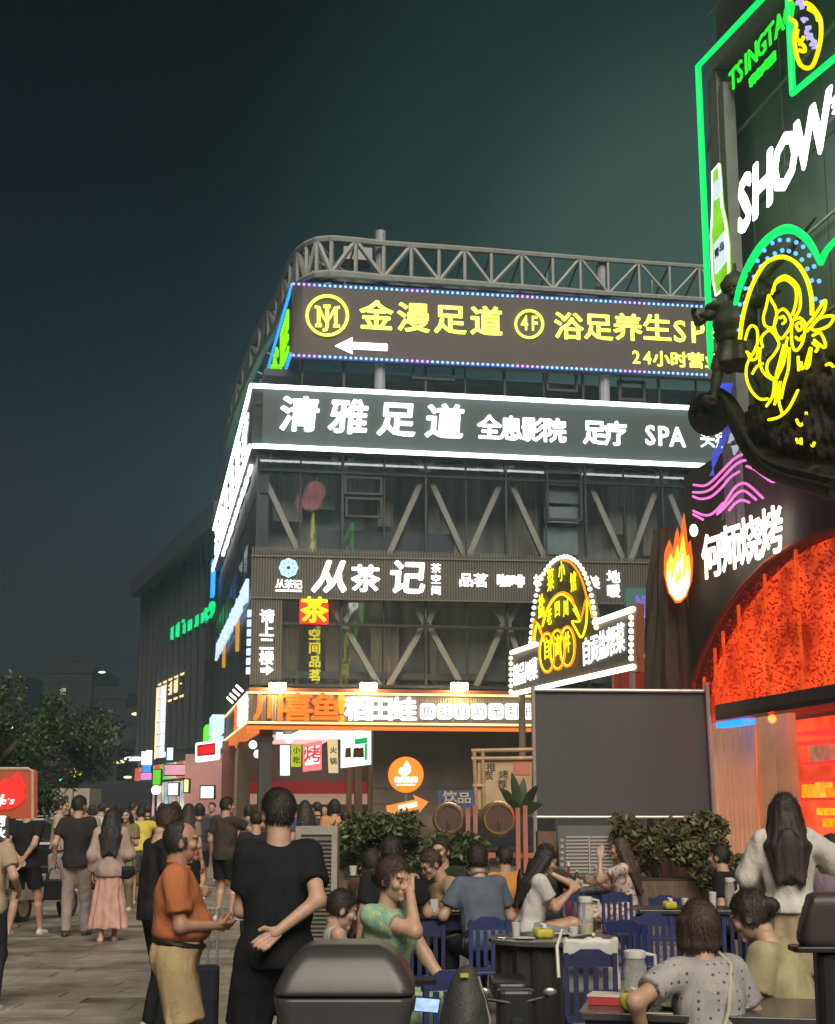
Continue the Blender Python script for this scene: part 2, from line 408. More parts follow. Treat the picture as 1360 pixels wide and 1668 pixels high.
for i, a in enumerate(c_all):
    obj('mullion', MB().pbox(F, a - .035, a + .035, full[0][0], full[-1][1] if i else zz(628), -.05, .06), bm_mul, bld)
    if i < len(c_all) - 1:
        m_ = (a + c_all[i + 1]) / 2; obj('thin_mullion', MB().pbox(F, m_ - .02, m_ + .02, full[0][0], full[-1][1], -.03, .03), bm_mul, bld)
for z0, z1 in full + [(full[-1][1], 0)]:
    obj('transom', MB().pbox(F, 0 if z0 < 13.2 else 1.35, c_all[-1], z0 - .04, z0 + .04, -.06, .075), bm_mul, bld)
# spandrel zones behind the glass (dark blue grey) and curtains
for (x0, y0, x1, y1) in ((520, 858, 745, 905), (424, 735, 1150, 768), (424, 905, 1060, 985)):
    s0, z1 = F.hit(x0, y0); s1, z0 = F.hit(x1, y1)
    obj('spandrel', MB().pbox(F, s0, s1, z0, z1, -.5, -.42), mat('spandrel_board', (.09, .105, .125), .6), bld)
for (x0, y0, x1, y1) in ((445, 775, 492, 850), (494, 775, 545, 830), (560, 775, 610, 805), (615, 775, 640, 858), (697, 775, 716, 905), (826, 775, 838, 905), (835, 780, 880, 905), (990, 783, 1015, 870), (1018, 783, 1040, 905), (1044, 785, 1072, 905), (1120, 785, 1140, 880),
                         (604, 1022, 622, 1115), (626, 1022, 650, 1115), (700, 1022, 712, 1115), (440, 1022, 485, 1115), (530, 1022, 552, 1115), (850, 1022, 870, 1060)):
    s0, z1 = F.hit(x0, y0, -1); s1, z0 = F.hit(x1, y1, -1)
    n = max(3, int((s1 - s0) / .07)); mb = MB(); P = []
    for q in range(n + 1): P.append((s0 + (s1 - s0) * q / n, -1.0 - (.05 if q % 2 else 0)))
    for q in range(n):
        (a0, o0), (a1, o1) = P[q], P[q + 1]
        mb.add([F.P(a0, z0, o0), F.P(a1, z0, o1), F.P(a1, z1, o1), F.P(a0, z1, o0)], [(0, 1, 2, 3)])
    obj('curtain', mb, bm_cur, bld)
# bright ventilated window stack and small opening sashes
for (x0, y0, x1, y1) in ((890, 772, 946, 818), (890, 822, 946, 850), (890, 856, 946, 902)):
    s0, z1 = F.hit(x0, y0); s1, z0 = F.hit(x1, y1)
    obj('lit_window', MB().pbox(F, s0, s1, z0, z1, -.3, -.25), mat('blue_grey_blind', (.30, .38, .40), .5, 0, .3, 2), bld)
for (x0, y0, x1, y1) in ((562, 810, 622, 845), (560, 776, 622, 808), (888, 768, 948, 850), (670, 575, 740, 622), (888, 600, 940, 640), (1005, 620, 1050, 655)):
    s0, z1 = F.hit(x0, y0); s1, z0 = F.hit(x1, y1); mb = MB()
    fr = obj('opening_sash', MB().pbox(F, s0, s1, z1 - .07, z1, -.02, .1).pbox(F, s0, s1, z0, z0 + .07, -.02, .1).pbox(F, s0, s0 + .07, z0 + .07, z1 - .07, -.02, .1).pbox(F, s1 - .07, s1, z0 + .07, z1 - .07, -.02, .1), bm_mul, bld)
# braces behind the glass
def brace(x0, y0, x1, y1, r=.078):
    P = [F.P(*F.hit(x, y, -.28), -.28) for x, y in ((x0, y0), (x1, y1))]
    d = (P[1] - P[0]).normalized(); q = d.cross(F.n).normalized() * r; o_ = F.n * .09
    mb = MB().hexa([P[0] - q - o_, P[0] + q - o_, P[0] + q + o_, P[0] - q + o_, P[1] - q - o_, P[1] + q - o_, P[1] + q + o_, P[1] - q + o_])
    obj('brace', mb, bm_brace, bld)
for x in (424, 558, 693, 823, 952, 1077):
    y = 768 + (x - 558) * .022
    if x > 430: brace(x - 24, y - 42, x - 3, y - 2, .075)
    brace(x + 24, y - 42, x + 3, y - 2, .075)
    y2 = 1015 + (x - 558) * .012
    if x > 500 and x < 960:
        brace(x - 24, y2 - 38, x - 3, y2 - 2, .075); brace(x + 24, y2 - 38, x + 3, y2 - 2, .075)
for x0, x1 in ((426, 490), (690, 628), (697, 760), (819, 757), (827, 890), (956, 1018), (1073, 1022), (1081, 1135)):
    y = 772 + (x0 - 558) * .022; brace(x0, y, x1, y + 140)
for x0, x1 in ((560, 618), (690, 632), (697, 752), (819, 775), (827, 860), (956, 1010)):
    y = 1018; brace(x0, y, x1, y + 100)
# side wall (receding) : solid cladding in storeys
s350 = L.hit(350, 1000)[0]
for i in range(9):
    a0 = -2.6 * i; a1 = -2.6 * (i + 1)
    for (z0, z1) in ((4.6, 7.4), (7.4, 10.2), (10.2, 13.0)):
        o_ = .0 + random.uniform(-.02, .02)
        obj('wall_panel', MB().pbox(L, a1 + .03, a0 - .03, z0 + .03, z1 - .03, -.3, o_), bm_wall, bld)
        if z0 > 5 and i > 0: obj('side_window', MB().pbox(L, a1 + .5, a0 - .5, z0 + 1.0, z1 - .9, o_, o_ + .05), mat('side_glass', (.05, .055, .06), .1, .0), bld)
obj('side_core', MB().pbox(L, -26, -5.0, 4.6, 13.0, -8, -.31), bm_wall, bld)
obj('side_core', MB().pbox(L, -26, -15.0, 0, 4.59, -8, -.31), glow('far_shop_glow', (.8, .5, .36), .14, False, .7, .9), bld)  # core block given a mottled glow in place of far lit shops
# second block of the building bending to the left in the distance
B0 = hz(350, 880, 13.6); B1 = hz(238, 972, 13.6)
d2 = (B0 - B1); ang2 = math.atan2(d2.y, d2.x)
B2 = Plane(B1, ang2); l2 = d2.length
blk = bld
obj('rear_block', MB().pbox(B2, 0, l2 + 6, 0, 13.6, -14, 0), mat('rear_cladding', (.045, .047, .052), .5), bld)
for i in range(12):
    a0 = l2 * i / 12; a1 = l2 * (i + 1) / 12
    for (z0, z1) in ((4.8, 7.4), (8.0, 10.4), (11.0, 13.2)):
        obj('rear_window', MB().pbox(B2, a0 + .5, a1 - .4, z0 + .2, z1 - .2, 0, .12), mat('side_glass'), bld)
    obj('rear_fin', MB().pbox(B2, a0 - .1, a0 + .1, 4.4, 13.6, 0, .3), mat('fin', (.06, .062, .066), .5), bld)
for i in range(9):
    a0 = l2 * i / 9; cI = ((1, .72, .5), (.9, 1, .9), (1, .55, .6), (1, .85, .6), (.7, .9, 1))[i % 5]
    obj('shop_window', MB().pbox(B2, a0 + .3, a0 + l2 / 9 - .3, .4, 2.9, .02, .1), glow('street_shop_%d' % (i % 5), cI, .9, False, .7, .8), bld)
    obj('shop_header', MB().pbox(B2, a0 + .2, a0 + l2 / 9 - .2, 3.05, 3.8, .02, .3), glow('street_header_%d' % (i % 3), ((1, .2, .12), (.2, .9, .3), (1, .8, .5))[i % 3], .7, False, .5, 1.5), bld)
obj('rear_cornice', MB().pbox(B2, -.5, l2 + 4, 13.6, 14.6, -1.5, .9), mat('cornice', (.075, .076, .08), .5), bld)
# ---------------------------------------------------------------- roof truss, a thing of its own
tr = empty('roof_truss', F.P(6, 15.6, -1.2), 'pale grey tubular steel truss curving along the roof edge above the signs', 'truss')
M_TR = mat('truss_paint', (.32, .34, .33), .5, .1)
ZT = 17.6
tp = [(1175, 437), (1090, 431), (990, 424), (900, 417), (800, 409), (715, 403), (625, 397), (540, 389), (500, 398), (474, 425), (452, 482), (425, 530), (398, 596), (380, 652), (371, 706), (362, 762), (348, 822), (310, 866), (275, 900), (240, 938), (229, 965)]
pl_top = [hz(x, y, ZT) for x, y in tp]
pl_top = [Vector(p) for p in smooth_pts([tuple(p) for p in pl_top], 2)]
dz = 1.05
top_o = pl_top; bot_o = [p - Vector((0, 0, dz)) for p in pl_top]
def inward(i):
    a = pl_top[max(0, i - 1)]; b = pl_top[min(len(pl_top) - 1, i + 1)]; t = (b - a); t.z = 0; t.normalize(); return Vector((t.y, -t.x, 0)) * -1.0
inn = []
for i, p in enumerate(pl_top):
    n_ = inward(i)
    if n_.dot(Vector((3, 60, 0)) - p) < 0: n_ = -n_
    inn.append(p + n_ * 1.3 - Vector((0, 0, dz * .5)))
obj('upper_chord', MB().tube(top_o, [.065 * (1 + i / 22) for i in range(len(top_o))]), M_TR, tr); obj('lower_chord', MB().tube(bot_o, [.075 * (1 + i / 22) for i in range(len(top_o))]), M_TR, tr); obj('inner_chord', MB().tube(inn, .055), M_TR, tr)
for i in range(0, len(pl_top) - 1):
    obj('web_bar', MB().tube([top_o[i], bot_o[i]], .036 * (1 + i / 14), 5), M_TR, tr)
    a, b = (top_o[i], bot_o[i + 1]) if i % 2 else (bot_o[i], top_o[i + 1])
    obj('diagonal_bar', MB().tube([a, b], .038 * (1 + i / 12), 5), M_TR, tr)
    obj('cross_bar', MB().tube([top_o[i], inn[i]], .035, 4), M_TR, tr)
    if i > 18: continue
    obj('cross_bar', MB().tube([bot_o[i], inn[i]], .035, 4), M_TR, tr)
for x, y0 in ((620, 372), (990, 424)):
    P = F.P(*F.hit(x, 700, .35), .35); s_, _z = F.hit(x, 700, .35); zt = F.hit(x, y0, .35)[1]
    obj('mast', MB().tube([F.P(s_, zz(650), .12), F.P(s_, zt, .12)], .16, 10), mat('mast_paint', (.34, .35, .40), .5), tr)
obj('roof_box', MB().pbox(F, F.hit(570, 390)[0], F.hit(618, 390)[0], F.hit(600, 395)[1], F.hit(600, 374)[1], -2.2, -1.4), M_TR, tr)
# thin hangers below the truss
for x in (522, 800, 890, 1060):
    s_ = F.hit(x, 450)[0]; obj('hanger', MB().tube([F.P(s_, zz(460), .08), F.P(s_, zz(425), .08)], .02, 4), M_TR, tr)
# roof edge slab behind top sign
obj('parapet', MB().pbox(F, .9, s_end, zz(575), zz(470), -.9, -.5), mat('parapet_panel', (.07, .075, .075), .6), bld)
# ---------------------------------------------------------------- top sign: 金漫足道
def led_row(pl, p0, p1, off, n, r, parent, mats, name='led_dots'):
    a0, z0 = pl.hit(*p0, off); a1, z1 = pl.hit(*p1, off)
    mbs = [MB() for _ in mats]
    for i in range(n):
        t = i / (n - 1); c = pl.P(a0 + (a1 - a0) * t, z0 + (z1 - z0) * t, off + .02)
        k = 1 if (i % 22) in (0, 1, 2, 3, 4) and len(mats) > 1 else 0
        mbs[k].ball(c, r, 6)
    V = MB(); ix = []
    for k, q in enumerate(mbs): ix += [k] * len(q.f); V.add(q.v, q.f)
    o = obj(name, V, mats, parent); o.data.polygons.foreach_set('material_index', ix); o['kind'] = 'stuff'; return o
so = .45
sg = empty('rooftop_sign', F.P(*F.hit(800, 600, so), so - .3), 'top brown rooftop sign board edged with blue LED dots, lime characters and white arrow', 'sign')
board_m = mat('brown_sign_board', (.105, .086, .084), .6, 0, .05, 1.5)
q = [(476, 462), (1180, 502), (1180, 618), (476, 580)]
obj('board', quad_px(F, q, .15, so), board_m, sg)
led_row(F, (478, 463), (1165, 501), so, 86, .042, sg, [M_SKYB, M_LILAC]); led_row(F, (478, 579), (1150, 611), so, 84, .042, sg, [M_SKYB, M_LILAC])
obj('edge_trim', tube_px(F, [(478, 461), (1165, 499)], so - .02, .045, 4), mat('blue_trim', (.01, .05, .35), .5), sg)
obj('edge_trim', tube_px(F, [(478, 582), (1150, 613)], so - .02, .045, 4), mat('blue_trim'), sg)
# its side face running back along the side wall
s476 = F.hit(476, 462, so)[0]
LS = Plane(F.P(s476, 0, so), A0 - PI/2)
zt_, zb_ = F.hit(476, 462, so)[1], F.hit(476, 580, so)[1]
obj('side_board', MB().pbox(LS, -26, -.0, zb_, zt_, -.3, -.02), board_m, sg)
obj('side_led_strip', MB().pbox(LS, -26, 0, zt_ - .1, zt_ + .02, -.02, .04), glow('strip_blue', (.02, .35, 1), 1.6), sg)
obj('side_led_strip', MB().pbox(LS, -26, 0, zb_ - .02, zb_ + .1, -.02, .04), MATS['strip_blue'], sg)
M_LG = glow('yellow_green_letter', (.28, 1, .0), 1.2)
for i, ch in enumerate('金漫足道浴足'):
    put_glyph(ch, LS, -19 + 3.4 * i, (zt_ + zb_) / 2 - .1, 2.6, 1.35, 0, .06, M_LG, sg)
line_px('金漫足道', F, 613, 515, 792, 524, 44, so, M_LIME, sg, fill=.76, bold=.035)
line_px('浴足养生', F, 926, 532, 1070, 535, 40, so, M_LIME, sg, fill=.84, bold=.03)
line_px('SPA', F, 1107, 540, 1167, 544, 33, so, M_LIME, sg, fill=.9, bold=.02)
line_px('24', F, 1036, 582, 1054, 583, 20, so, M_LIME, sg, fill=.85, bold=.02)
line_px('小时营业', F, 1077, 585, 1161, 589, 23, so, M_LIME, sg, fill=.84)
def ring(pl, cx, cy_, rx, ry, off, r, parent, m, name='ring', n=28, a0=0, a1=360):
    P = [(cx + rx * math.cos(R_(a0 + (a1 - a0) * i / n)), cy_ - ry * math.sin(R_(a0 + (a1 - a0) * i / n))) for i in range(n + (0 if a1 - a0 == 360 else 1))]
    return obj(name, tube_px(pl, P, off, r, 6, a1 - a0 == 360), m, parent)
ring(F, 533, 514, 33, 32, so + .05, .045, sg, M_LIME); ring(F, 862, 528, 22, 22, so + .05, .04, sg, M_LIME)
for q in ([(514, 530), (519, 530), (519, 500), (513, 500)], [(518, 500), (532, 526), (547, 501)], [(553, 501), (547, 501), (547, 531), (553, 531)], [(543, 531), (549, 531)], [(527, 499), (538, 499)], [(533, 499), (533, 530), (531, 537), (526, 538)], [(514, 530), (524, 530)]): obj('logo_stroke', tube_px(F, q, so + .04, .05, 6), M_LIME, sg)
sx_ = .0; line_px('4F', F, 854, 526, 871, 527, 23, so, M_LIME, sg, fill=.8, bold=.02)
obj('arrow', quad_px(F, [(546, 563), (574, 549), (574, 557), (631, 560), (631, 571), (574, 568), (574, 576)], so, so + .06), M_WHITET, sg)
# ---------------------------------------------------------------- second sign: 清雅足道
so = .75
s2 = empty('foot_spa_sign', F.P(*F.hit(780, 760, so), so - .3), 'long dark green sign box framed by bright white strips with white characters', 'sign')
gb = mat('dark_green_board', (.065, .10, .10), .5, 0, .05, 1.5)
obj('board', quad_px(F, [(411, 627), (1200, 668), (1200, 762), (411, 727)], .1, so), gb, s2)
M_TUBE = glow('bright_white_tube', (1, 1, 1), 5.0, True)
obj('light_strip', tube_px(F, [(411, 628), (1140, 665)], so + .05, .065, 6), M_TUBE, s2)
obj('light_strip', tube_px(F, [(411, 726), (1160, 759)], so + .05, .065, 6), M_TUBE, s2)
s411 = F.hit(411, 627, so)[0]; LS2 = Plane(F.P(s411, 0, so), A0 - PI/2)
zt_, zb_ = F.hit(411, 627, so)[1], F.hit(411, 726, so)[1]
obj('side_board', MB().pbox(LS2, -22, 0, zb_, zt_, -.3, -.02), gb, s2)
for z_ in (zt_, zb_): obj('side_light_strip', MB().tube([LS2.P(-22, z_, .03), LS2.P(0, z_, .03)], .055), M_TUBE, s2)
for i, ch in enumerate('清雅足道足疗'):
    put_glyph(ch, LS2, -19.5 + 3.4 * i, (zt_ + zb_) / 2, 2.2, .95, 0, .04, M_WHITET, s2)
line_px('清雅足道', F, 488, 676, 724, 688, 52, so, M_WHITET, s2, fill=.68, bold=.04, shear=.08, dep=.08)
line_px('全息影院', F, 797, 697, 903, 702, 36, so, M_WHITET, s2, fill=.92, bold=.05)
line_px('足疗', F, 968, 705, 1002, 707, 36, so, M_WHITET, s2, fill=.95, bold=.05)
line_px('SPA', F, 1059, 709, 1103, 712, 30, so, M_WHITET, s2, fill=.98, bold=.035)
line_px('头疗', F, 1152, 715, 1176, 716, 28, so, M_WHITET, s2, fill=.85, bold=.02)
obj('blue_end_light', MB().pbox(LS2, -23.2, -22.1, zb_ - 1.0, zb_ + .5, -.1, .05), MATS['strip_blue'], s2)
# dashes of white light below the side sign
s3 = empty('side_light_line', L.P(-9, 11.2, .2), 'dashed line of small white lights along the side wall under the big sign', 'light')
for i in range(10): obj('light_dash', MB().pbox(L, -17 + 1.6 * i, -15.9 + 1.6 * i, 11.25, 11.38, .05, .15), M_WHITET, s3)
# ---------------------------------------------------------------- tea house signs
so = .28
lm = mat('slatted_brown_panel', (.15, .14, .115), .6, 0, .1, 3)
s4 = empty('tea_house_sign', F.P(*F.hit(730, 985, so), .1), 'brown slatted tea house sign board with white brush characters and blue flower logo', 'sign')
obj('board', quad_px(F, [(409, 904), (1060, 917), (1060, 984), (409, 973)], .09, so - .04), mat('panel_backing', (.06, .055, .048), .7), s4)
mb = MB(); a0, zb_ = F.hit(409, 973, so); a1, zt_ = F.hit(1060, 917, so); n = 150
for i in range(n):
    x = a0 + (a1 - a0) * i / n; mb.pbox(F, x, x + (a1 - a0) / n * .55, zb_ + .02, zt_ + .12, so - .04, so - .01)
obj('slat', mb, lm, s4)['kind'] = 'stuff'
for y0, y1 in ((905, 917), (973, 984)): obj('frame_rail', tube_px(F, [(409, y0), (1060, y1)], so, .03, 4), mat('panel_frame', (.17, .16, .13), .5), s4)
line_px('从', F, 541, 940, 541, 940, 48, so, M_WHITET, s4, bold=.06, shear=.25)
line_px('茶', F, 595, 943, 595, 943, 40, so, M_WHITET, s4, bold=.045)
line_px('记', F, 664, 941, 664, 941, 50, so, M_WHITET, s4, bold=.05, shear=.1)
line_px('茶空间', F, 710, 926, 710, 962, 14, so, M_WHITET, s4, bold=.03)
line_px('品茗', F, 759, 945, 783, 946, 20, so, M_WHITET, s4, bold=.04); line_px('咖啡', F, 820, 946, 843, 947, 19, so, M_WHITET, s4, bold=.04)
line_px('棋牌', F, 880, 947, 902, 948, 19, so, M_WHITET, s4, bold=.04); line_px('美', F, 966, 949, 966, 949, 19, so, M_WHITET, s4, bold=.04)
line_px('地暖', F, 999, 940, 999, 963, 19, so, M_WHITET, s4, bold=.045)
M_CY = glow('cyan_flower', (.45, .85, 1), 1.4)
for k in range(8):
    a = 2 * PI * k / 8; ring(F, 470 + 9.5 * math.cos(a), 925 + 9.5 * math.sin(a), 4, 4, so + .03, .045, s4, M_CY, 'petal', 8)
line_px('从茶记', F, 456, 951, 485, 952, 13, so, M_WHITET, s4, bold=.04)
obj('underline', quad_px(F, [(449, 960), (491, 961), (491, 964), (449, 963)], so, so + .03), M_WHITET, s4)
# vertical panel with 请上二楼 and arrow
s5 = empty('stair_direction_sign', F.P(*F.hit(433, 1112, so), .1), 'narrow upright brown panel with white characters and an arrow pointing right', 'sign')
obj('board', quad_px(F, [(408, 975), (460, 976), (460, 1116), (408, 1115)], .09, so - .04), mat('panel_backing'), s5)
mb = MB(); a0 = F.hit(408, 1050, so)[0]; a1 = F.hit(460, 1050, so)[0]; z0 = F.hit(430, 1115, so)[1]; z1 = F.hit(430, 976, so)[1]
for i in range(13): mb.pbox(F, a0 + (a1 - a0) * i / 13, a0 + (a1 - a0) * (i + .5) / 13, z0, z1, so - .04, so - .015)
obj('slat', mb, lm, s5)['kind'] = 'stuff'
line_px('请上二楼', F, 435, 1004, 434, 1072, 20, so, M_WHITET, s5, bold=.05)
obj('arrow', quad_px(F, [(424, 1088), (434, 1088), (434, 1082), (446, 1091), (434, 1100), (434, 1095), (424, 1095)], so, so + .04), M_WHITET, s5)
# red tea cube, and dim yellow characters painted in as a sign's reflection
s6 = empty('red_tea_sign', F.P(*F.hit(512, 1115, .3), .2), 'square red lit sign with a yellow tea character above a dim painted reflection of characters', 'sign')
obj('box', quad_px(F, [(489, 973), (526, 974), (535, 984), (535, 1016), (489, 1015)], .08, .3), glow('red_panel', (1, .03, .015), 1.1, True), s6)
line_px('茶', F, 512, 994, 512, 994, 38, .31, M_YEL, s6, bold=.035)
line_px('空间品茗', F, 512, 1034, 513, 1100, 17, .05, glow('reflected_yellow', (.75, .7, .02), .55), s6, bold=.04)
# ---------------------------------------------------------------- ground floor fascia 川喜鱼
CO = 1.6                                               # how far the canopy stands out
fs = empty('fish_restaurant_fascia', F.P(*F.hit(620, 1185, CO), 0), 'long lit shop fascia with big orange characters, white characters and amber edge lights', 'sign')
fmat = mat('fascia_grey', (.30, .26, .20), .5, .2, .1, 3)
qa = [(405, 1126), (1100, 1131), (1100, 1190), (405, 1180)]
sA, zTop = F.hit(405, 1126, CO); _, zBot = F.hit(405, 1180, CO); sB = F.hit(1100, 1131, CO)[0]
obj('board', MB().pbox(F, sA, sB, zBot, zTop, 0.1, CO), fmat, fs)
mb = MB(); n = 170
for i in range(n):
    x = sA + (sB - sA) * i / n; mb.pbox(F, x, x + .035, zBot + .1, zTop - .1, CO, CO + .03)
obj('fascia_rib', mb, fmat, fs)['kind'] = 'stuff'
for z_, nm in ((zTop - .03, 1), (zBot + .05, 1)): obj('amber_strip', MB().tube([F.P(sA, z_, CO + .06), F.P(sB, z_, CO + .06)], .03), M_WARM, fs)
obj('orange_strip', MB().pbox(F, sA, sB, zBot - .12, zBot - .03, CO - .1, CO + .05), glow('deep_orange', (1, .22, .03), .8), fs)
obj('brown_coping', MB().pbox(F, sA, sB, zTop + .01, zTop + .1, 0.1, CO + .04), mat('rust_coping', (.28, .08, .03), .6), fs)
line_px('川喜鱼', F, 438, 1152, 531, 1153, 42, CO + .03, M_ORANGE, fs, fill=.92, bold=.045, dep=.12)
line_px('!', F, 556, 1153, 556, 1153, 42, CO + .03, M_AMBER, fs, bold=.05)
line_px('稻田蛙', F, 582, 1155, 657, 1156, 35, CO + .03, M_WHITET, fs, fill=.95, bold=.055, dep=.1)
for i, ch in enumerate('鱼蛙自助无刺白'):
    x = 696 + 27.7 * i; a, z = F.hit(x, 1159, CO + .03); wv = abs(F.hit(x + 12, 1159, CO + .03)[0] - a)
    P = []
    for cx, cz, aa in ((1, 1, 0), (-1, 1, 90), (-1, -1, 180), (1, -1, 270)):
        for k in range(4): t = R_(aa + 30 * k); P.append((a + cx * wv * .65 + wv * .35 * math.cos(t), z + cz * wv * .68 + wv * .35 * math.sin(t)))
    bx = obj('letter_tile', MB().pprism(F, P, CO + .03, CO + .1), M_WHITET, fs)
    put_glyph(ch, F, a, z, wv * 1.3, wv * 1.3, CO + .101, .01, mat('grey_ink', (.12, .13, .16), .6), bx, bold=.0)
# side run of the fascia, along the receding side
LF = Plane(F.P(sA, 0, CO), A0 - PI/2)
obj('side_board', MB().pbox(LF, -11, 0, zBot, zTop, -CO, -.02), fmat, fs)
for z_ in (zTop - .03, zBot + .05): obj('side_amber_strip', MB().tube([LF.P(-11, z_, .04), LF.P(0, z_, .04)], .03), M_WARM, fs)
obj('side_brown_coping', MB().pbox(LF, -11, 0, zBot - .22, zBot - .03, -.3, .03), MATS['deep_orange'], fs)
put_glyph('川', LF, -3.7, (zTop + zBot) / 2, 1.5, .66, .0, .1, M_ORANGE, fs, .05)
for i, ch in enumerate('稻田蛙'): put_glyph(ch, LF, -2.6 + 1.0 * i, (zTop + zBot) / 2, .9, .62, .0, .1, M_WHITET, fs, .05)
obj('soffit', MB().pbox(F, sA + .02, sB, zBot - .06, zBot - .005, .1, CO - .11), mat('pale_soffit', (.62, .64, .55), .5), fs)
# three flood lamps above the fascia, lit
for i, x in enumerate((452, 600, 748)):
    a, z = F.hit(x, 1117, CO + .35)
    lab = ('leftmost', 'middle', 'rightmost')[i]
    fl = empty('flood_lamp', F.P(a, z - .15, CO + .35), f'{lab} of the three glaring warm flood lamps on the orange fascia top', 'lamp', 'flood lamps on the fascia')
    obj('arm', MB().tube([F.P(a, zTop + .05, CO - .1), F.P(a, z + .1, CO + .1), F.P(a, z, CO + .3)], .02, 5), M_DARK, fl)
    obj('lamp_head', MB().pbox(F, a - .21, a + .21, z + .07, z + .14, CO + .2, CO + .5), M_DARK, fl)
    obj('lens', MB().pbox(F, a - .20, a + .20, z - .12, z + .069, CO + .22, CO + .48), glow('flood_lens', (1, .74, .34), 60, True), fl)
# four tilted tube lights over the side fascia
for i in range(4):
    a = -1.6 - 1.5 * i
    o = empty('spot_tube', LF.P(a, zTop, 0), ('nearest', 'second', 'third', 'farthest')[i] + ' of the four short white lights over the side fascia', 'lamp', 'short lights over the side fascia')
    obj('lens', MB().tube([LF.P(a, zTop + .12, .05), LF.P(a - .1, zTop + .28, .22)], .035, 8), M_WHITE, o)
# end signs on the side fascia: green, blue boxes
o = empty('green_sign_box', LF.P(-13, zBot, .3), 'small green and pale blue lit sign boxes at the far end of the side fascia', 'sign')
obj('green_box', MB().pbox(LF, -16.5, -14.2, zBot - .1, zTop - .1, 0, .5), glow('bright_green', (.12, 1, .02), 1.1), o)
obj('blue_box', MB().pbox(LF, -13.9, -11.6, zBot + .35, zTop + .1, 0, .4), glow('ice_blue', (.55, .75, 1), 1.3), o)
obj('lower_box', MB().pbox(LF, -13.9, -11.8, zBot - .1, zBot + .25, 0, .4), MATS['ice_blue'], o)
# ground floor: columns, back shop wall with lit signs, brown wall under the fascia
def col_px(x0, x1, off, col, nm, lab):
    a0 = F.hit(x0, 1260, off)[0]; a1 = F.hit(x1, 1260, off)[0]
    c = empty('pillar', F.P((a0 + a1) / 2, 0, off - .2), lab, 'pillar')
    m_ = mat(nm, col, .5); w_ = a1 - a0
    obj('shaft', MB().pbox(F, a0, a1, .25, zBot - .07, off - w_, off), m_, c, bevel=.015)
    obj('plinth', MB().pbox(F, a0 - .05, a1 + .05, 0, .25, off - w_ - .05, off + .05), m_, c)
    obj('capital', MB().pbox(F, a0 - .03, a1 + .03, zBot - .4, zBot - .3, off - w_ - .03, off + .03), m_, c)
col_px(421, 443, CO - .3, (.055, .05, .048), 'dark_pillar', 'dark square pillar under the front edge of the lit canopy')
col_px(388, 408, -3.5, (.17, .12, .07), 'brown_pillar', 'brown pillar under the canopy left of the dark one')
col_px(362, 382, -6.5, (.22, .08, .06), 'red_pillar', 'reddish pillar farthest left under the canopy')
obj('ground_wall', quad_px(F, [(607, 1180), (1110, 1180), (1110, 1330), (607, 1330)], -.2, .09), mat('brown_stone_wall', (.15, .12, .10), .7, 0, .2, 2, .2, 12), bld)
for i in range(5):
    y = 1208 + 25 * i; obj('wall_joint', quad_px(F, [(607, y), (1000, y), (1000, y + 1.2), (607, y + 1.2)], .09, .11), mat('joint', (.16, .13, .11), .7), bld)
shop = empty('arcade_shops', F.P(3, 0, -5), 'lit shop fronts inside the open arcade under the canopy', 'shop front')
obj('back_wall', quad_px(F, [(392, 1190), (612, 1190), (612, 1345), (392, 1345)], -5.2, -5.0), mat('shop_wall', (.30, .25, .22), .7), shop)
obj('floor_band', quad_px(F, [(395, 1273), (600, 1273), (600, 1292), (395, 1292)], -5, -4.6), glow('red_band', (.5, .02, .02), .35), shop)
obj('cream_band', quad_px(F, [(395, 1293), (600, 1293), (600, 1310), (395, 1310)], -5, -4.8), glow('cream_band', (.9, .6, .4), .35), shop)
obj('ceiling', quad_px(F, [(440, 1192), (560, 1192), (525, 1212), (440, 1212)], -4.0, -3.9), glow('pink_ceiling', (1, .5, .52), 1.1, True), shop)  # this ceiling and the next glow themselves, to light the interior
obj('ceiling', quad_px(F, [(560, 1186), (600, 1186), (560, 1204), (450, 1204), (450, 1190)], -3.5, -3.4), glow('green_white_ceiling', (.9, 1, .78), 1.3, True), shop)
for (x0, x1) in ((565, 573), (578, 590), (600, 606)):
    obj('curtain_pillar', quad_px(F, [(x0, 1250), (x1, 1250), (x1, 1335), (x0, 1335)], -4.6, -4.4), mat('ochre_pillar', (.42, .25, .12), .6), shop)
for i, (x, y) in enumerate(((470, 1204), (540, 1196), (412, 1213), (420, 1228), (455, 1190), (500, 1196), (585, 1188))):
    obj('ceiling_lamp', MB().ball(F.P(*F.hit(x, y, -2.5), -2.5), .12, 8), M_WHITE, shop)
def lsign(name, pts, m, lab, off=-1.5, th=.15):
    e_ = empty(name, F.P(*F.hit(pts[0][0], pts[0][1], off), off), lab, 'sign'); obj('box', quad_px(F, pts, off - th, off), m, e_); return e_
lsign('lightbox', [(457, 1214), (472, 1214), (472, 1263), (457, 1263)], glow('lightbox_white', (.95, 1, 1), 1.5), 'narrow plain white upright lightbox inside the arcade')
o = lsign('lightbox', [(475, 1213), (491, 1212), (490, 1249), (475, 1249)], glow('lightbox_lime', (.62, .68, .02), .8), 'lime yellow upright lightbox with dark characters in the arcade')
line_px('小吃', F, 483, 1222, 483, 1238, 10, -1.49, mat('dark_ink', (.03, .03, .03), .6), o, dep=.02)
o = lsign('lightbox', [(494, 1212), (524, 1206), (524, 1254), (494, 1257)], glow('lightbox_pink', (1, .25, .25), 1.0), 'pink and white poster lightbox with red characters in the arcade')
obj('white_field', quad_px(F, [(497, 1218), (521, 1214), (521, 1243), (497, 1247)], -1.5, -1.48), MATS['lightbox_white'], o)
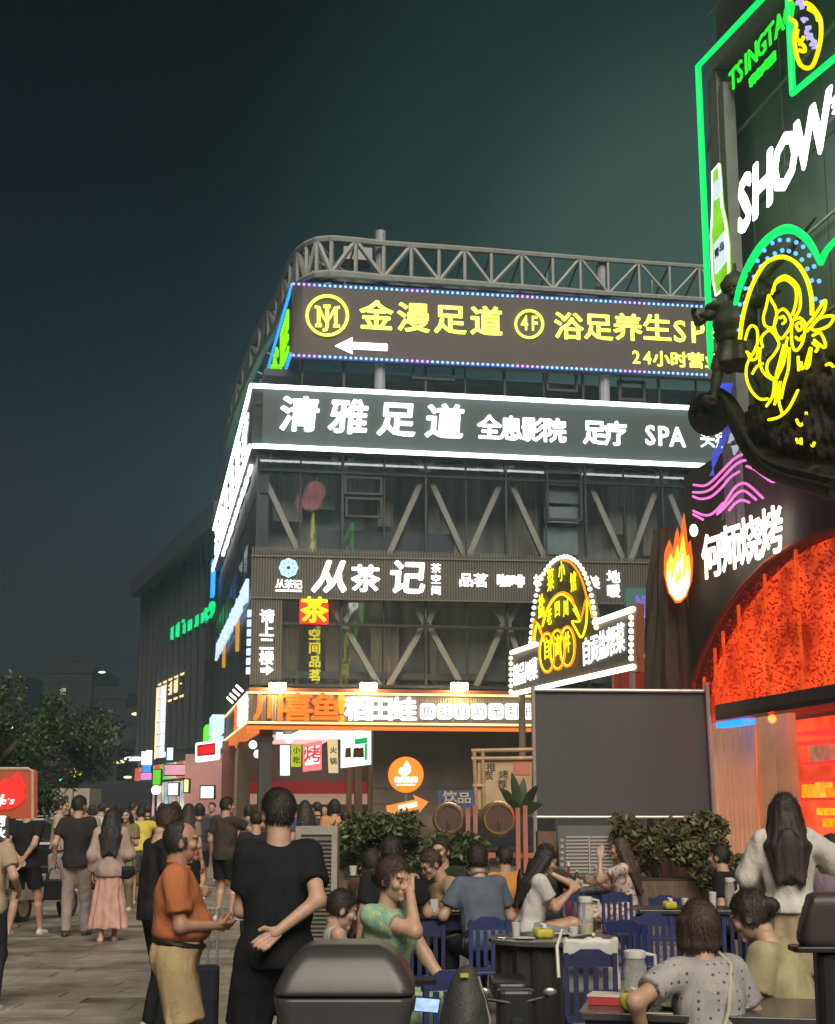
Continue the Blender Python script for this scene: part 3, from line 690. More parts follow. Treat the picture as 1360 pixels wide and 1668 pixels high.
line_px('烤', F, 509, 1229, 509, 1229, 24, -1.475, M_RED, o, dep=.02)
o = lsign('lightbox', [(534, 1204), (550, 1204), (551, 1259), (536, 1259)], glow('lightbox_cream', (.95, .75, .38), .75), 'cream upright lightbox with thin dark writing in the arcade')
line_px('火锅', F, 543, 1222, 543, 1240, 10, -1.49, mat('dark_ink'), o, dep=.02)
o = lsign('menu_lightbox', [(556, 1196), (606, 1188), (606, 1245), (556, 1251)], MATS['lightbox_white'], 'large white menu lightbox with green label and dishes at the arcade corner', -.2)
obj('green_label', quad_px(F, [(578, 1204), (598, 1201), (598, 1210), (578, 1213)], -.2, -.17), glow('menu_green', (0, .55, .12), .9), o)
obj('green_strip', quad_px(F, [(594, 1211), (598, 1211), (598, 1238), (594, 1238)], -.2, -.17), MATS['menu_green'], o)
for x in (567, 580, 588): obj('dish_picture', quad_px(F, [(x - 4, 1219), (x + 4, 1217), (x + 5, 1233), (x - 5, 1234)], -.2, -.17), mat('dish_print', (.45, .22, .06), .6, 0, .5, 20), o)
# warm light spilling from the open shops: whole ceilings made to glow to light the arcade
# ---------------------------------------------------------------- signs on the receding side
def side_sign(pl, name, lab, chars, x0, x1, ztop_px, zbot_px, m, back=None, off=.15, bold=.04, stk=.9):
    a0 = pl.hit(x0, 1000, off)[0]; a1 = pl.hit(x1, 1000, off)[0]; zt = pl.hit(x1, ztop_px, off)[1]; zb = pl.hit(x1, zbot_px, off)[1]
    e_ = empty(name, pl.P((a0 + a1) / 2, zb, off), lab, 'sign'); n = len(chars); w_ = (a1 - a0) / n
    if back: obj('board', MB().pbox(pl, a0 - .2, a1 + .2, zb - .12, zt + .12, off - .13, off - .03), back, e_)
    for i, ch in enumerate(chars):
        if ch != ' ': put_glyph(ch, pl, a0 + w_ * (i + .5), (zt + zb) / 2, w_ * stk, zt - zb, off, .1, m, e_, bold)
    return e_
side_sign(L, 'side_tea_sign', 'pale blue characters of the tea house running back along the side wall', '从茶记茶空间', 356, 405, 945, 978, M_SKYB if False else glow('ice_letter', (.6, .75, 1), 1.2))
side_sign(B2, 'green_hotel_sign', 'green lit lettering high on the distant rear block', '川川Tanunt9', 279, 351, 978, 1002, glow('teal_green', (0, .9, .28), 1.0), bold=.06, stk=1.15)
e_ = empty('vertical_blue_sign', L.P(L.hit(402, 1040)[0], 5.5, .2), 'thin vertical row of pale blue lights near the building corner', 'sign')
a = L.hit(402, 1040, .3)[0]
for i in range(7): obj('light_segment', MB().pbox(L, a - .12, a + .12, L.hit(402, 1096 - 15 * i, .3)[1], L.hit(402, 1086 - 15 * i, .3)[1], .2, .3), MATS['ice_letter'], e_)
for k, (x, y0, y1) in enumerate(((386, 1010, 1058), (364, 1045, 1085))):
    a = L.hit(x, y0, .1)[0]; e_ = tag(obj('lit_slot', MB().pbox(L, a - .3, a + .1, L.hit(x, y1, .1)[1], L.hit(x, y0, .1)[1], .02, .12), glow('slot_amber', (1, .5, .08), .6)), ('nearer', 'farther')[k] + ' narrow amber lit slot in the side wall', 'window', 'amber slots')
o = side_sign(B2, 'clinic_sign', 'small amber outlined sign with cream characters on the rear block', '卫生服务', 268, 300, 1103, 1123, glow('cream_letter', (1, .8, .45), 1.2))
for yy in (1095, 1131): 
    a0 = B2.hit(259, 1100, .2)[0]; a1 = B2.hit(303, 1100, .2)[0]; z_ = B2.hit(303, yy, .2)[1]
    obj('outline', MB().tube([B2.P(a0, z_, .2), B2.P(a1, z_, .2)], .06, 5), M_WARM, o)
a0 = B2.hit(262, 1100, .4)[0]
e_ = empty('tall_light_sign', B2.P(a0, 3, .4), 'tall narrow white lightbox column on the rear block', 'sign')
z0 = B2.hit(262, 1235, .4)[1]; z1 = B2.hit(262, 1118, .4)[1]
for i in range(6): obj('lit_segment', MB().pbox(B2, a0 - .7, a0 + .5, z0 + (z1 - z0) * i / 6 + .06, z0 + (z1 - z0) * (i + 1) / 6, .1, .4), glow('soft_white', (.95, .97, 1), 1.0, False, .3, 2), e_)
obj('amber_edge', MB().tube([B2.P(a0 - .8, z0, .42), B2.P(a0 - .8, z1, .42)], .05, 5), M_WARM, e_)
# red lettered white box + canopy at street level
c0 = at(337, 1222, 46)
e_ = empty('red_text_box_sign', c0 - Vector((0, 0, .5)), 'white rounded sign box with red lettering hung low on the side wall', 'sign')
HF = Plane((0, 46, 0), R_(-28)); HF = Plane(at(337, HY, 46), R_(-25))
obj('box', quad_px(HF, [(317, 1210), (354, 1205), (354, 1237), (317, 1242)], -.2, 0), MATS['lightbox_white'], e_, bevel=.05)
obj('inner_panel', quad_px(HF, [(321, 1214), (350, 1210), (350, 1229), (321, 1232)], 0, .02), glow('dark_red_panel', (.28, .0, .01), .6), e_)
line_px('川味面馆', HF, 326, 1223, 345, 1220, 13, .021, M_RED, e_, fill=1.0, dep=.02)
# small street level glows further along
for i, (x0, y0, x1, y1, col, st, lab, nm) in enumerate((
    (232, 1246, 246, 1258, (.05, .35, 1), .9, 'blue band of a distant advertising panel', 'advert_panel'), (230, 1224, 238, 1246, (.8, .95, 1), 1.2, 'pale panel of the distant advertising board', 'advert_panel'),
    (238, 1222, 248, 1246, (.9, 1, 1), 1.5, 'bright white distant shop panel', 'advert_panel'), (229, 1259, 247, 1270, (1, .25, .7), 1.0, 'pink strip below the distant advert', 'advert_panel'),
    (249, 1254, 262, 1278, (.18, .85, .02), .7, 'green lit distant panel behind the crowd', 'advert_panel'), (274, 1276, 290, 1295, (1, .85, 1), 1.3, 'white and pink glowing shop entrance', 'shop_entrance'),
    (268, 1246, 304, 1262, (1, .45, .6), .7, 'pink lit awning of a street shop', 'shop_awning'), (272, 1218, 282, 1238, (.75, .9, 1), 1.3, 'small white hanging lightbox down the street', 'small_lightbox'),
    (327, 1281, 348, 1300, (.85, 1, .8), 1.4, 'bright doorway with green strip behind the crowd', 'doorway'), (300, 1270, 307, 1290, (1, .9, .4), 1.2, 'yellow hanging light by the pink shop', 'small_lightbox'))):
    D_ = 62 if i < 5 else (56 if i < 8 else 47); P0 = at(x0, y1, D_); P1 = at(x1, y0, D_)
    e_ = empty(nm, ((P0.x + P1.x) / 2, D_, P0.z), lab, 'sign')
    obj('housing', MB().box(P0.x - .04, P1.x + .04, D_ + .02, D_ + .25, P0.z - .04, P1.z + .04), M_DARK, e_)
    obj('lit_face', MB().box(P0.x, P1.x, D_ - .05, D_ + .02, P0.z, P1.z), glow('panel_glow_%s' % ('abcdefghij'[i]), col, st, False, .35, 1.5), e_)
# street shops wall along the side: pinkish lower facade
obj('street_front', MB().box(at(300, 1300, 50).x, at(362, 1300, 50).x, 50, 50.3, 0, 3.4), glow('shop_interior_pink', (.9, .45, .38), .22, False, .5, .8), bld)
# ================================================================ restaurant on the right
rb = empty('restaurant_building', RP.P(6, 0, -3), 'dark restaurant building on the right with neon front, carved eave and red lit arch', 'building')
rw = mat('grey_green_panel', (.16, .19, .175), .45, .1, .3, .8, .05, 12, world=True)
sE = 14.0
aW = RP.hit(1159, 110, 0)[0]
for i in range(8):
    a0 = aW + i * 1.25
    for k in range(5):
        z0 = 6.0 + k * 2.6; o_ = -.1 + random.uniform(-.02, .02)
        if i < 9: obj('wall_panel', MB().pbox(RP, a0 + .02, a0 + 1.23, z0 + .02, z0 + 2.58, -.3, o_), rw, rb)
obj('core', MB().pbox(RP, aW, sE, 0, 19, -9, -.9), bm_wall, rb)
gm = mat('pale_steel_post', (.36, .38, .36), .5, .3)
for x0, x1, yt in ((1163, 1178, 118), (1181, 1189, 128)):
    a0 = RP.hit(x0, 400, .3)[0]; a1 = RP.hit(x1, 400, .3)[0]
    obj('steel_post', MB().pbox(RP, a0, a1, 6.0, RP.hit(x0, yt, .3)[1], .1, .3), gm, rb)
zt_ = RP.hit(1165, 112, .3)[1]
obj('top_beam', MB().pbox(RP, RP.hit(1160, 112, .3)[0], 8, zt_, zt_ + .22, .0, .32), gm, rb)
obj('second_beam', MB().pbox(RP, RP.hit(1160, 112, .3)[0], 8, zt_ - .5, zt_ - .42, .1, .2), gm, rb)
for k in range(5): obj('brace_bar', MB().tube([RP.P(aW + .25, zt_ - 1.2 - 1.6 * k, .25), RP.P(aW + .6, zt_ - .9 - 1.6 * k, .25)], .03, 5), gm, rb)
for k in range(7): obj('rail', MB().tube([RP.P(aW, 7.2 + 1.35 * k, .02), RP.P(8, 7.2 + 1.35 * k, .02)], .025, 4), gm, rb)
# lower dark wall with the arch opening
bw = mat('dark_brown_render', (.085, .075, .062), .75, 0, .2, 1.5, .3, 8)
arch = [(1128, 1166), (1131, 1110), (1143, 1072), (1160, 1035), (1185, 990), (1215, 950), (1250, 915), (1290, 888), (1330, 871), (1375, 860)]
wallp = [RP.hit(x, y, .25) for x, y in arch]
aE = RP.hit(1375, 860, .25)[0]
mb = MB()
for i in range(len(wallp) - 1):
    (a0, z0), (a1, z1) = wallp[i], wallp[i + 1]
    if a1 - a0 < .01: a1 = a0 + .01
    ztop = 7.3
    mb.hexa([RP.P(a0, z0, .25), RP.P(a1, z1, .25), RP.P(a1, z1, -.3), RP.P(a0, z0, -.3), RP.P(a0, ztop, .25), RP.P(a1, ztop, .25), RP.P(a1, ztop, -.3), RP.P(a0, ztop, -.3)])
obj('arched_wall', mb, bw, rb)
obj('arch_rim', MB().tube([RP.P(a, z, .27) for a, z in wallp], .045, 6), mat('rim_rust', (.30, .07, .03), .6), rb)
# glowing red backdrop put in for red lamps, with leaves, in the arch
redp = glow('red_glow_sheet', (1, .085, .015), .85, True, .75, 1.3)
obj('red_backdrop', MB().pbox(RP, wallp[0][0] - .3, aE + 1.5, wallp[0][1] - .1, 7.4, -.12, -.07), redp, rb)
def leaf_cloud(n, fn, size, rngs, asp=.45):
    V = np.zeros((n * 4, 3)); Fc = []
    for i in range(n):
        c = fn(); s = size * rngs.uniform(.55, 1.3)
        a = rngs.uniform(0, 2 * PI); b = rngs.uniform(-1.1, 1.1); d = Vector((math.cos(a) * math.cos(b), math.sin(a) * math.cos(b), math.sin(b)))
        t = d.cross(Vector((rngs.uniform(-1, 1), rngs.uniform(-1, 1), rngs.uniform(-1, 1)))).normalized() * s * asp; c = Vector(c)
        V[i * 4] = c - d * s; V[i * 4 + 1] = c + t; V[i * 4 + 2] = c + d * s; V[i * 4 + 3] = c - t; Fc.append((i * 4, i * 4 + 1, i * 4 + 2, i * 4 + 3))
    return V, Fc
rg = random.Random(5)
leafm = bpy.data.materials.new('red_leaf_translucent'); leafm.use_nodes = True; n_ = leafm.node_tree; n_.nodes.clear(); o_ = n_.nodes.new('ShaderNodeOutputMaterial'); mx_ = n_.nodes.new('ShaderNodeMixShader'); mx_.inputs[0].default_value = .3
d_ = n_.nodes.new('ShaderNodeBsdfDiffuse'); d_.inputs[0].default_value = (.8, .14, .06, 1); tl = n_.nodes.new('ShaderNodeBsdfTranslucent'); tl.inputs[0].default_value = (1, .2, .1, 1)
n_.links.new(d_.outputs[0], mx_.inputs[1]); n_.links.new(tl.outputs[0], mx_.inputs[2]); n_.links.new(mx_.outputs[0], o_.inputs[0])
def fr_():
    return RP.P(rg.uniform(wallp[0][0], aE + 1), rg.uniform(wallp[0][1], 7.2), rg.uniform(-.04, .18))
obj('red_leaves', leaf_cloud(9000, fr_, .034, rg), leafm, rb)['kind'] = 'stuff'
for x in (1166, 1181, 1201, 1216, 1244, 1291, 1346):
    a = RP.hit(x, 1050, -.3)[0]; z1 = min(7.2, wallp[0][1] + 6)
    obj('bamboo_pole', MB().tube([RP.P(a, wallp[0][1], .1), RP.P(a, z1, .1)], .028, 6), glow('red_glow_pole', (1, .10, .01), .7, False, .4, 3), rb)  # poles given a red glow so they look lamplit
# awning slab
zA = RP.hit(1165, 1166, .9)[1]
aA = RP.hit(1165, 1166, .9)[0]
obj('awning', MB().pbox(RP, aA, 9, zA, zA + .16, -.3, .9), mat('awning_metal', (.09, .085, .08), .5, .3), rb)
obj('awning_edge', MB().pbox(RP, aA, 9, zA - .07, zA - .002, .82, .9), M_DARK, rb)
a0 = RP.hit(1181, 1164, .6)[0]; a1 = RP.hit(1225, 1164, .6)[0]
bl = empty('blue_wall_washer', RP.P((a0 + a1) / 2, zA - .1, .6), 'bright blue strip lamp tucked under the restaurant awning', 'lamp')
obj('lens', MB().pbox(RP, a0, a1, zA - .16, zA - .075, .55, .75), glow('blue_strip', (.01, .20, 1), 2.6, True), bl)
bl2 = tag(obj('red_lamp', MB().ball(RP.P(RP.hit(1257, 1160, .6)[0], zA - .12, .6), .06, 8), glow('red_lamp_hot', (1, .006, .001), 130, True)), 'small round red lamp under the restaurant awning', 'lamp')
# plastic strip curtain and plain panels below, warm light painted in as glow
cm = mat('painted_glow_strip', (.62, .46, .36), .35, .0, .35, 3, .25, 6, stretch=(10, 10, .5)); n_ = cm.node_tree; b_ = n_.nodes['Principled BSDF']
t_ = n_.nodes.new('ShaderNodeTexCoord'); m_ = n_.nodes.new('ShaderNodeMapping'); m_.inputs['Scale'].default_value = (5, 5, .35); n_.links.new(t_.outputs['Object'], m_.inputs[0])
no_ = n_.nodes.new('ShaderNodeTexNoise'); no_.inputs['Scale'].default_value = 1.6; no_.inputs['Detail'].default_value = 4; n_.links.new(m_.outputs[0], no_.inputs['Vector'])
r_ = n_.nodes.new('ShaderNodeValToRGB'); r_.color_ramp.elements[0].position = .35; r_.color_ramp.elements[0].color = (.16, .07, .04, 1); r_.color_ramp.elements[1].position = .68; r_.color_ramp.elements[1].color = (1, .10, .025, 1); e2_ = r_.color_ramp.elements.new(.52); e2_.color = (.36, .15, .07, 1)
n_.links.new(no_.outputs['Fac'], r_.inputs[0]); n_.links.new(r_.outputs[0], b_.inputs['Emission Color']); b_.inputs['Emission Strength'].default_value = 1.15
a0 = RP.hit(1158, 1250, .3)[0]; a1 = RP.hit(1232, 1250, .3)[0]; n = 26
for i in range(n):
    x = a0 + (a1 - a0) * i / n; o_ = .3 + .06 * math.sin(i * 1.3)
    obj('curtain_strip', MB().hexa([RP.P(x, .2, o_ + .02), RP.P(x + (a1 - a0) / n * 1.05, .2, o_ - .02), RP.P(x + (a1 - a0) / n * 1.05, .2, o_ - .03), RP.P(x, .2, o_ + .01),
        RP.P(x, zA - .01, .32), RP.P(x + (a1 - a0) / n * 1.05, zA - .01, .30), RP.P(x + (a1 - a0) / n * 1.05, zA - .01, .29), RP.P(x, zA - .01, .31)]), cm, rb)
for x0, x1 in ((1233, 1262), (1263, 1290)):
    p0 = RP.hit(x0 + 1, 1250, .2)[0]; p1 = RP.hit(x1 - 1, 1250, .2)[0]
    obj('ochre_panel', MB().pbox(RP, p0, p1, .1, zA - .01, .1, .2), glow('ochre_glow_board', (.55, .27, .13), .5, False, .25, 1.2), rb)  # boards glow of themselves, standing in for warm light on them
# red lit shelves seen through the opening
p0 = RP.hit(1291, 1250, .1)[0]; p1 = RP.hit(1390, 1250, .1)[0]
obj('cabinet_back', MB().pbox(RP, p0 - 6, p1, .1, zA - .01, -.75, -.7), glow('cabinet_red', (1, .09, .03), .9, True, .7, 1.3), rb)
for k, yy in enumerate((1196, 1212, 1245, 1272, 1302)):
    z_ = RP.hit(1300, yy, 0)[1]; obj('shelf', MB().pbox(RP, p0, p1, z_ - .02, z_ + .02, -.7, .1), glow('shelf_edge_red', (1, .06, .05), .75), rb)
for k, (x, y, wv, h, col) in enumerate(((1312, 1290, 14, 26, (1, .5, .02)), (1332, 1288, 10, 28, (1, .62, .05)), (1350, 1292, 12, 20, (1, .4, .02)), (1340, 1322, 22, 12, (1, .6, .02)), (1348, 1340, 18, 14, (1, .5, .0)), (1335, 1228, 34, 26, (.65, .42, .28)))):
    q0 = RP.hit(x - wv / 2, y, -.3); q1 = RP.hit(x + wv / 2, y, -.3); h_ = h * .0085
    obj('lit_jar', MB().pbox(RP, q0[0], q1[0], q0[1] - h_ / 2, q0[1] + h_ / 2, -.5, -.3), glow('jar_glow_%d' % k, col, .9 if k < 5 else .35, False, .4, 6), rb, bevel=.02)
# carved trunk at the corner
tk = empty('carved_column', Vector((at(1100, HY, 25.2).x, 25.2, 0)), 'thick dark carved tree trunk column beside the arch', 'column')
cx_, cy_t = at(1098, HY, 25.2).x, 25.2
nseg = 40; nh = 26; V = []; Fc = []
zt_ = at(1100, 862, 25.2).z
for j in range(nh + 1):
    z_ = zt_ * j / nh; rr0 = .33 + .10 * (1 - j / nh) + .05 * math.sin(j * .5) - .2 * max(0, j / nh - .85) / .15
    for i in range(nseg):
        a = 2 * PI * i / nseg; r_ = rr0 + .045 * math.sin(a * 5 + z_ * .9) + .022 * math.sin(a * 13 - z_ * 1.4) + random.uniform(-.006, .006)
        V.append((cx_ + r_ * math.cos(a), cy_t + r_ * math.sin(a), z_))
for j in range(nh):
    for i in range(nseg): Fc.append((j * nseg + i, j * nseg + (i + 1) % nseg, (j + 1) * nseg + (i + 1) % nseg, (j + 1) * nseg + i))
obj('bark', (V, Fc), mat('carved_bark', (.075, .060, .043), .75, 0, .35, 2.5, .6, 14, stretch=(3, 3, .5)), tk, smooth=True)
# the flame logo on it
FPp = Plane(at(1105, HY, 24.6), R_(-12))
fl = empty('flame_logo', FPp.P(0, at(1105, 985, 24.6).z, .1), 'glowing white and orange flame shaped logo on the dark trunk', 'logo')
fo = [(1100, 982), (1088, 965), (1081, 935), (1082, 900), (1090, 878), (1096, 893), (1100, 868), (1104, 858), (1107, 880), (1111, 850), (1114, 834), (1118, 862), (1120, 885), (1125, 880), (1129, 915), (1127, 945), (1119, 970), (1109, 981)]
obj('outer_flame', quad_px(FPp, fo, 0, .06), glow('flame_red', (1, .16, .01), 1.1, False, .35, 9), fl)
fi = [(x * .84 + 1105 * .16, y * .74 + 968 * .26) for x, y in fo]; obj('middle_flame', quad_px(FPp, fi, .06, .1), glow('flame_yellow', (1, .62, .05), 1.6), fl)
fj = [(x * .72 + 1105 * .28, y * .50 + 968 * .50) for x, y in fo]; obj('inner_flame', quad_px(FPp, fj, .1, .14), glow('flame_white', (1, .93, .75), 3.0, True), fl)
for k, (x, y0, y1) in enumerate(((1094, 905, 940), (1101, 925, 950), (1107, 915, 945), (1114, 905, 940))):
    obj('flame_tongue', tube_px(FPp, [(x, y1), (x + 1, (y0 + y1) / 2), (x - 1, y0)], .15, [.03, .025, .005]), MATS['flame_yellow'], fl)
# restaurant name
HP = Plane(at(1140, HY, 23.6), R_(18.7 - 90))
nm = empty('restaurant_name_sign', HP.P(*HP.hit(1205, 940, .1), .1), 'four large warm white characters naming the barbecue restaurant beside the arch', 'sign')
line_px('何师烧烤', HP, 1160, 906, 1257, 866, 68, .1, glow('warm_white_letter', (1, .95, .84), 2.4, True), nm, fill=.90, bold=.03, dep=.02, slope=.0)
tag(obj('bulb', MB().ball(HP.P(*HP.hit(1130, 864, .1), .1), .07, 10, (1, 1, 1.5)), M_WHITET), 'oval white bulb at the left of the restaurant name', 'bulb')
# neon hoarding: green outline
NO = 1.0
ng = empty('green_neon_outline', RP.P(2, RP.hit(1155, 570, NO)[1], NO), 'bright green neon outline tracing the big beer advertisement hoarding', 'neon sign')
obj('tube', tube_px(RP, [(1262, -24), (1137, 108), (1157, 572)], NO, .052), M_GREEN, ng)
obj('tube', tube_px(RP, [(1284, -5), (1291, 152), (1380, 78)], NO, .05), M_GREEN, ng)
obj('tube', tube_px(RP, [(1156, 572), (1157, 598), (1168, 580)], NO + .02, .04), M_GREEN, ng)
ga = smooth_pts([(1194, 520), (1203, 474), (1220, 432), (1245, 395), (1270, 376), (1292, 374), (1312, 388), (1326, 408), (1336, 430)], 4)
obj('arched_tube', tube_px(RP, ga, NO, [.03 + .035 * math.sin(PI * i / (len(ga) - 1)) for i in range(len(ga))]), M_GREEN, ng)
obj('arched_tube', tube_px(RP, smooth_pts([(1336, 430), (1345, 410), (1360, 393), (1380, 380)], 4), NO, .045), M_GREEN, ng)
dots = MB()
for arc, n in (([(1194, 523), (1205, 496), (1214, 470), (1222, 447), (1234, 425), (1245, 408), (1258, 396), (1270, 391), (1284, 391), (1297, 395), (1308, 402), (1318, 416), (1326, 434), (1334, 458), (1338, 492)], 0),
               ([(1203, 538), (1208, 515), (1213, 494), (1220, 470), (1228, 451), (1239, 434), (1250, 421), (1262, 413), (1274, 408), (1285, 409), (1296, 413), (1306, 423), (1315, 438), (1322, 457), (1328, 487)], 0)):
    for x, y in arc: dots.ball(RP.P(*RP.hit(x, y, NO), NO), .032, 6)
o = obj('blue_bulbs', dots, glow('blue_bulb', (.12, .38, 1), 1.9), ng); o['kind'] = 'stuff'
# yellow line figure
ny = empty('yellow_neon_figure', RP.P(3, RP.hit(1270, 690, NO)[1], NO), 'yellow neon line drawing of a dancing musician inside an arch on the hoarding', 'neon sign')
def zc(L_, ox=1060, oy=350, k=4.17): return [(ox + x / k, oy + y / k) for x, y in L_]
obj('arch_line', tube_px(RP, smooth_pts(zc([(605, 845), (625, 690), (680, 500), (760, 350), (840, 295), (920, 290), (1000, 340), (1060, 440), (1090, 560), (1095, 680)]), 4), NO, .03), M_YEL, ny)
lines = [[(835, 520), (850, 450), (910, 415), (960, 440), (1000, 490), (1015, 560), (1010, 640), (975, 700)], [(820, 540), (845, 470), (905, 440), (950, 460), (985, 510), (985, 600), (960, 680)],
    [(800, 545), (785, 620), (765, 700), (780, 755), (830, 765), (855, 700), (850, 640), (825, 590), (800, 545)], [(860, 660), (900, 640), (940, 680), (955, 740), (925, 800), (885, 840), (850, 800), (840, 740), (860, 660)],
    [(875, 700), (900, 690), (915, 720), (895, 740)], [(640, 850), (660, 780), (690, 752), (720, 780), (725, 860), (700, 930), (655, 1010), (648, 1100), (680, 1190), (740, 1250), (795, 1250)],
    [(760, 900), (750, 840), (790, 790), (830, 800), (870, 880), (835, 950), (795, 1000), (790, 1060), (830, 1110), (870, 1080), (900, 960), (930, 830)], [(745, 900), (740, 1000), (770, 1075), (830, 1120), (860, 1105)],
    [(650, 930), (690, 950), (720, 890), (722, 965), (680, 985), (655, 930)], [(690, 1080), (720, 1030), (760, 1010)], [(840, 1120), (828, 1230), (785, 1300)], [(850, 1120), (850, 1240), (840, 1290)], [(880, 1130), (868, 1250), (895, 1355)],
    [(940, 900), (935, 1040), (905, 1150), (885, 1250)], [(920, 880), (905, 1000), (860, 1100)], [(905, 880), (880, 980), (850, 1090)], [(960, 720), (1010, 700), (1050, 740), (1045, 800), (1025, 880), (985, 922), (960, 880), (955, 800), (960, 720)],
    [(985, 750), (1010, 730), (1030, 760), (1005, 785), (985, 750)], [(985, 830), (1010, 850), (1030, 820)], [(1040, 770), (1110, 690), (1183, 580), (1175, 650), (1100, 745), (1060, 790)], [(1085, 765), (1150, 700), (1240, 690), (1205, 755), (1120, 785), (1085, 765)],
    [(1100, 820), (1150, 800), (1185, 870), (1175, 900), (1110, 850)], [(1100, 870), (1135, 900), (1120, 930)], [(1090, 900), (1075, 1020), (1050, 1030), (1085, 900)], [(800, 1392), (870, 1372), (940, 1310), (1000, 1190)], [(1000, 960), (1005, 1060)], [(1020, 1000), (1030, 1050)],
    [(990, 1390), (1015, 1430), (1050, 1400)], [(1055, 1340), (1058, 1370)], [(990, 1520), (1000, 1550)], [(1020, 1515), (1022, 1560)], [(1085, 1540), (1100, 1570), (1112, 1545)], [(1190, 1020), (1215, 1010), (1240, 1030)]]
for q in lines: obj('neon_line', tube_px(RP, smooth_pts(zc(q), 4), NO + .04, .021, 5), M_YEL, ny)
# small round figure panel at the top: gold loop with lilac strokes
nt_ = empty('gold_neon_panel', RP.P(4, RP.hit(1310, 110, NO)[1], NO), 'gold neon loop with lilac scribbled strokes at the top right of the hoarding', 'neon sign')
M_GOLD = glow('gold_neon', (1, .72, .0), 1.3)
obj('loop', tube_px(RP, smooth_pts(zc([(970, -60), (935, 30), (945, 120), (985, 160), (975, 250), (985, 350), (1010, 430), (1050, 462), (1095, 450), (1130, 370), (1155, 250), (1150, 130), (1100, 50), (1050, 20)], 1060, 0), 4), NO, .03), M_GOLD, nt_)
for q in ([(1000, 200), (990, 260), (1020, 280), (1040, 250)], [(1010, 300), (1040, 310), (1045, 350), (1010, 340)], [(1070, 60), (1120, 90), (1135, 140)]): obj('gold_stroke', tube_px(RP, smooth_pts(zc(q, 1060, 0), 3), NO + .02, .028, 5), M_GOLD, nt_)
rg2 = random.Random(2)
for i in range(16):
    t0 = rg2.random(); x = 990 + 110 * t0; y = -20 + 330 * t0
    q = [(x + rg2.uniform(-20, 30), y + rg2.uniform(-20, 20)) for _ in range(5)]; obj('lilac_stroke', tube_px(RP, smooth_pts(zc(q, 1060, 0), 3), NO + .02, .016, 4), glow('lilac_stroke', (.5, .45, 1), 1.1), nt_)
# beer lettering and bottle
nb = empty('beer_lettering', RP.P(1.5, RP.hit(1200, 140, NO)[1], NO), 'green lit TSINGTAO beer lettering climbing the hoarding', 'neon sign')
M_GL = glow('green_letter', (.02, 1, .04), 1.1)
for ch, x in zip('TSINGTAO', (1195, 1206, 1216, 1227, 1241, 1255, 1270, 1286)):
    y = 129 - (x - 1195) * 1.19; a_, z_ = RP.hit(x, y, NO); put_glyph(ch, RP, a_, z_, .27, abs(RP.hit(x, y - 17, NO)[1] - RP.hit(x, y + 17, NO)[1]), NO, .02, M_GL, nb, .012)
line_px('青岛啤酒', RP, 1228, 131, 1259, 97, 15, NO, M_GL, nb, fill=.95, bold=.03, dep=.04)
nw = empty('show_lettering', RP.P(2.5, RP.hit(1250, 350, NO)[1], NO), 'huge bright white word SHOW slanting up the hoarding', 'neon sign')
M_BW = glow('show_white', (1, 1, 1), 3.5, True)
for ch, x in zip('SHOW', (1214, 1243, 1279, 1324)):
    y = 330 - (x - 1214) * 1.03; a_, z_ = RP.hit(x, y, NO); put_glyph(ch, RP, a_, z_, .60, abs(RP.hit(x, y - 42, NO)[1] - RP.hit(x, y + 42, NO)[1]), NO, .02, M_BW, nw, .06, .15)
line_px('秀', RP, 1364, 168, 1364, 168, 26, NO, M_BW, nw, bold=.03)
bt = empty('beer_bottle_sign', RP.P(.4, RP.hit(1172, 482, NO)[1], NO), 'tall lit green beer bottle sign with pale label left of the word', 'sign')
bo = [(1160, 280), (1171, 267), (1173, 305), (1176, 338), (1182, 365), (1186, 400), (1187, 462), (1166, 481), (1161, 455), (1158, 385), (1160, 350), (1161, 318)]
obj('bottle_body', quad_px(RP, bo, NO - .04, NO), glow('bottle_green', (.30, .85, .02), .8, False, .35, 3), bt)
obj('outline', tube_px(RP, bo, NO, .018, 5, True), M_WHITET, bt)
obj('neck_label', quad_px(RP, [(1161, 299), (1173, 288), (1174, 312), (1163, 326)], NO, NO + .03), glow('label_pale', (.75, .9, .95), .95), bt)
obj('body_label', quad_px(RP, [(1162, 398), (1180, 375), (1181, 424), (1164, 446)], NO, NO + .03), MATS['label_pale'], bt)
line_px('青岛', RP, 1168, 412, 1176, 402, 14, NO + .031, mat('label_ink', (.05, .2, .25), .6), bt, dep=.01)
# a tall sign farther along the same frontage, beside the photographer: seen mirrored in the dark glass
vt = empty('mirrored_yellow_sign', RP.P(25, 7, .6), 'yellow upright characters seen only as a reflection in the glass facade', 'sign')
for k, (ch, z_) in enumerate((('串', 17.2), ('吧', 15.7), ('烧', 11.2), ('烤', 9.9), ('酒', 8.6))): put_glyph(ch, RP, 25, z_, 1.7, 1.35, .6, .05, glow('mirror_yellow', (1, .85, .05), 2.5) if k < 3 else glow('mirror_lime', (.6, 1, .05), 2.2), vt, .04)
for k in range(3): obj('pink_lantern', MB().ball(RP.P(24 + 1.3 * k, 19, .6), .6, 10), glow('lantern_pink', (1, .3, .35), 1.6), vt)
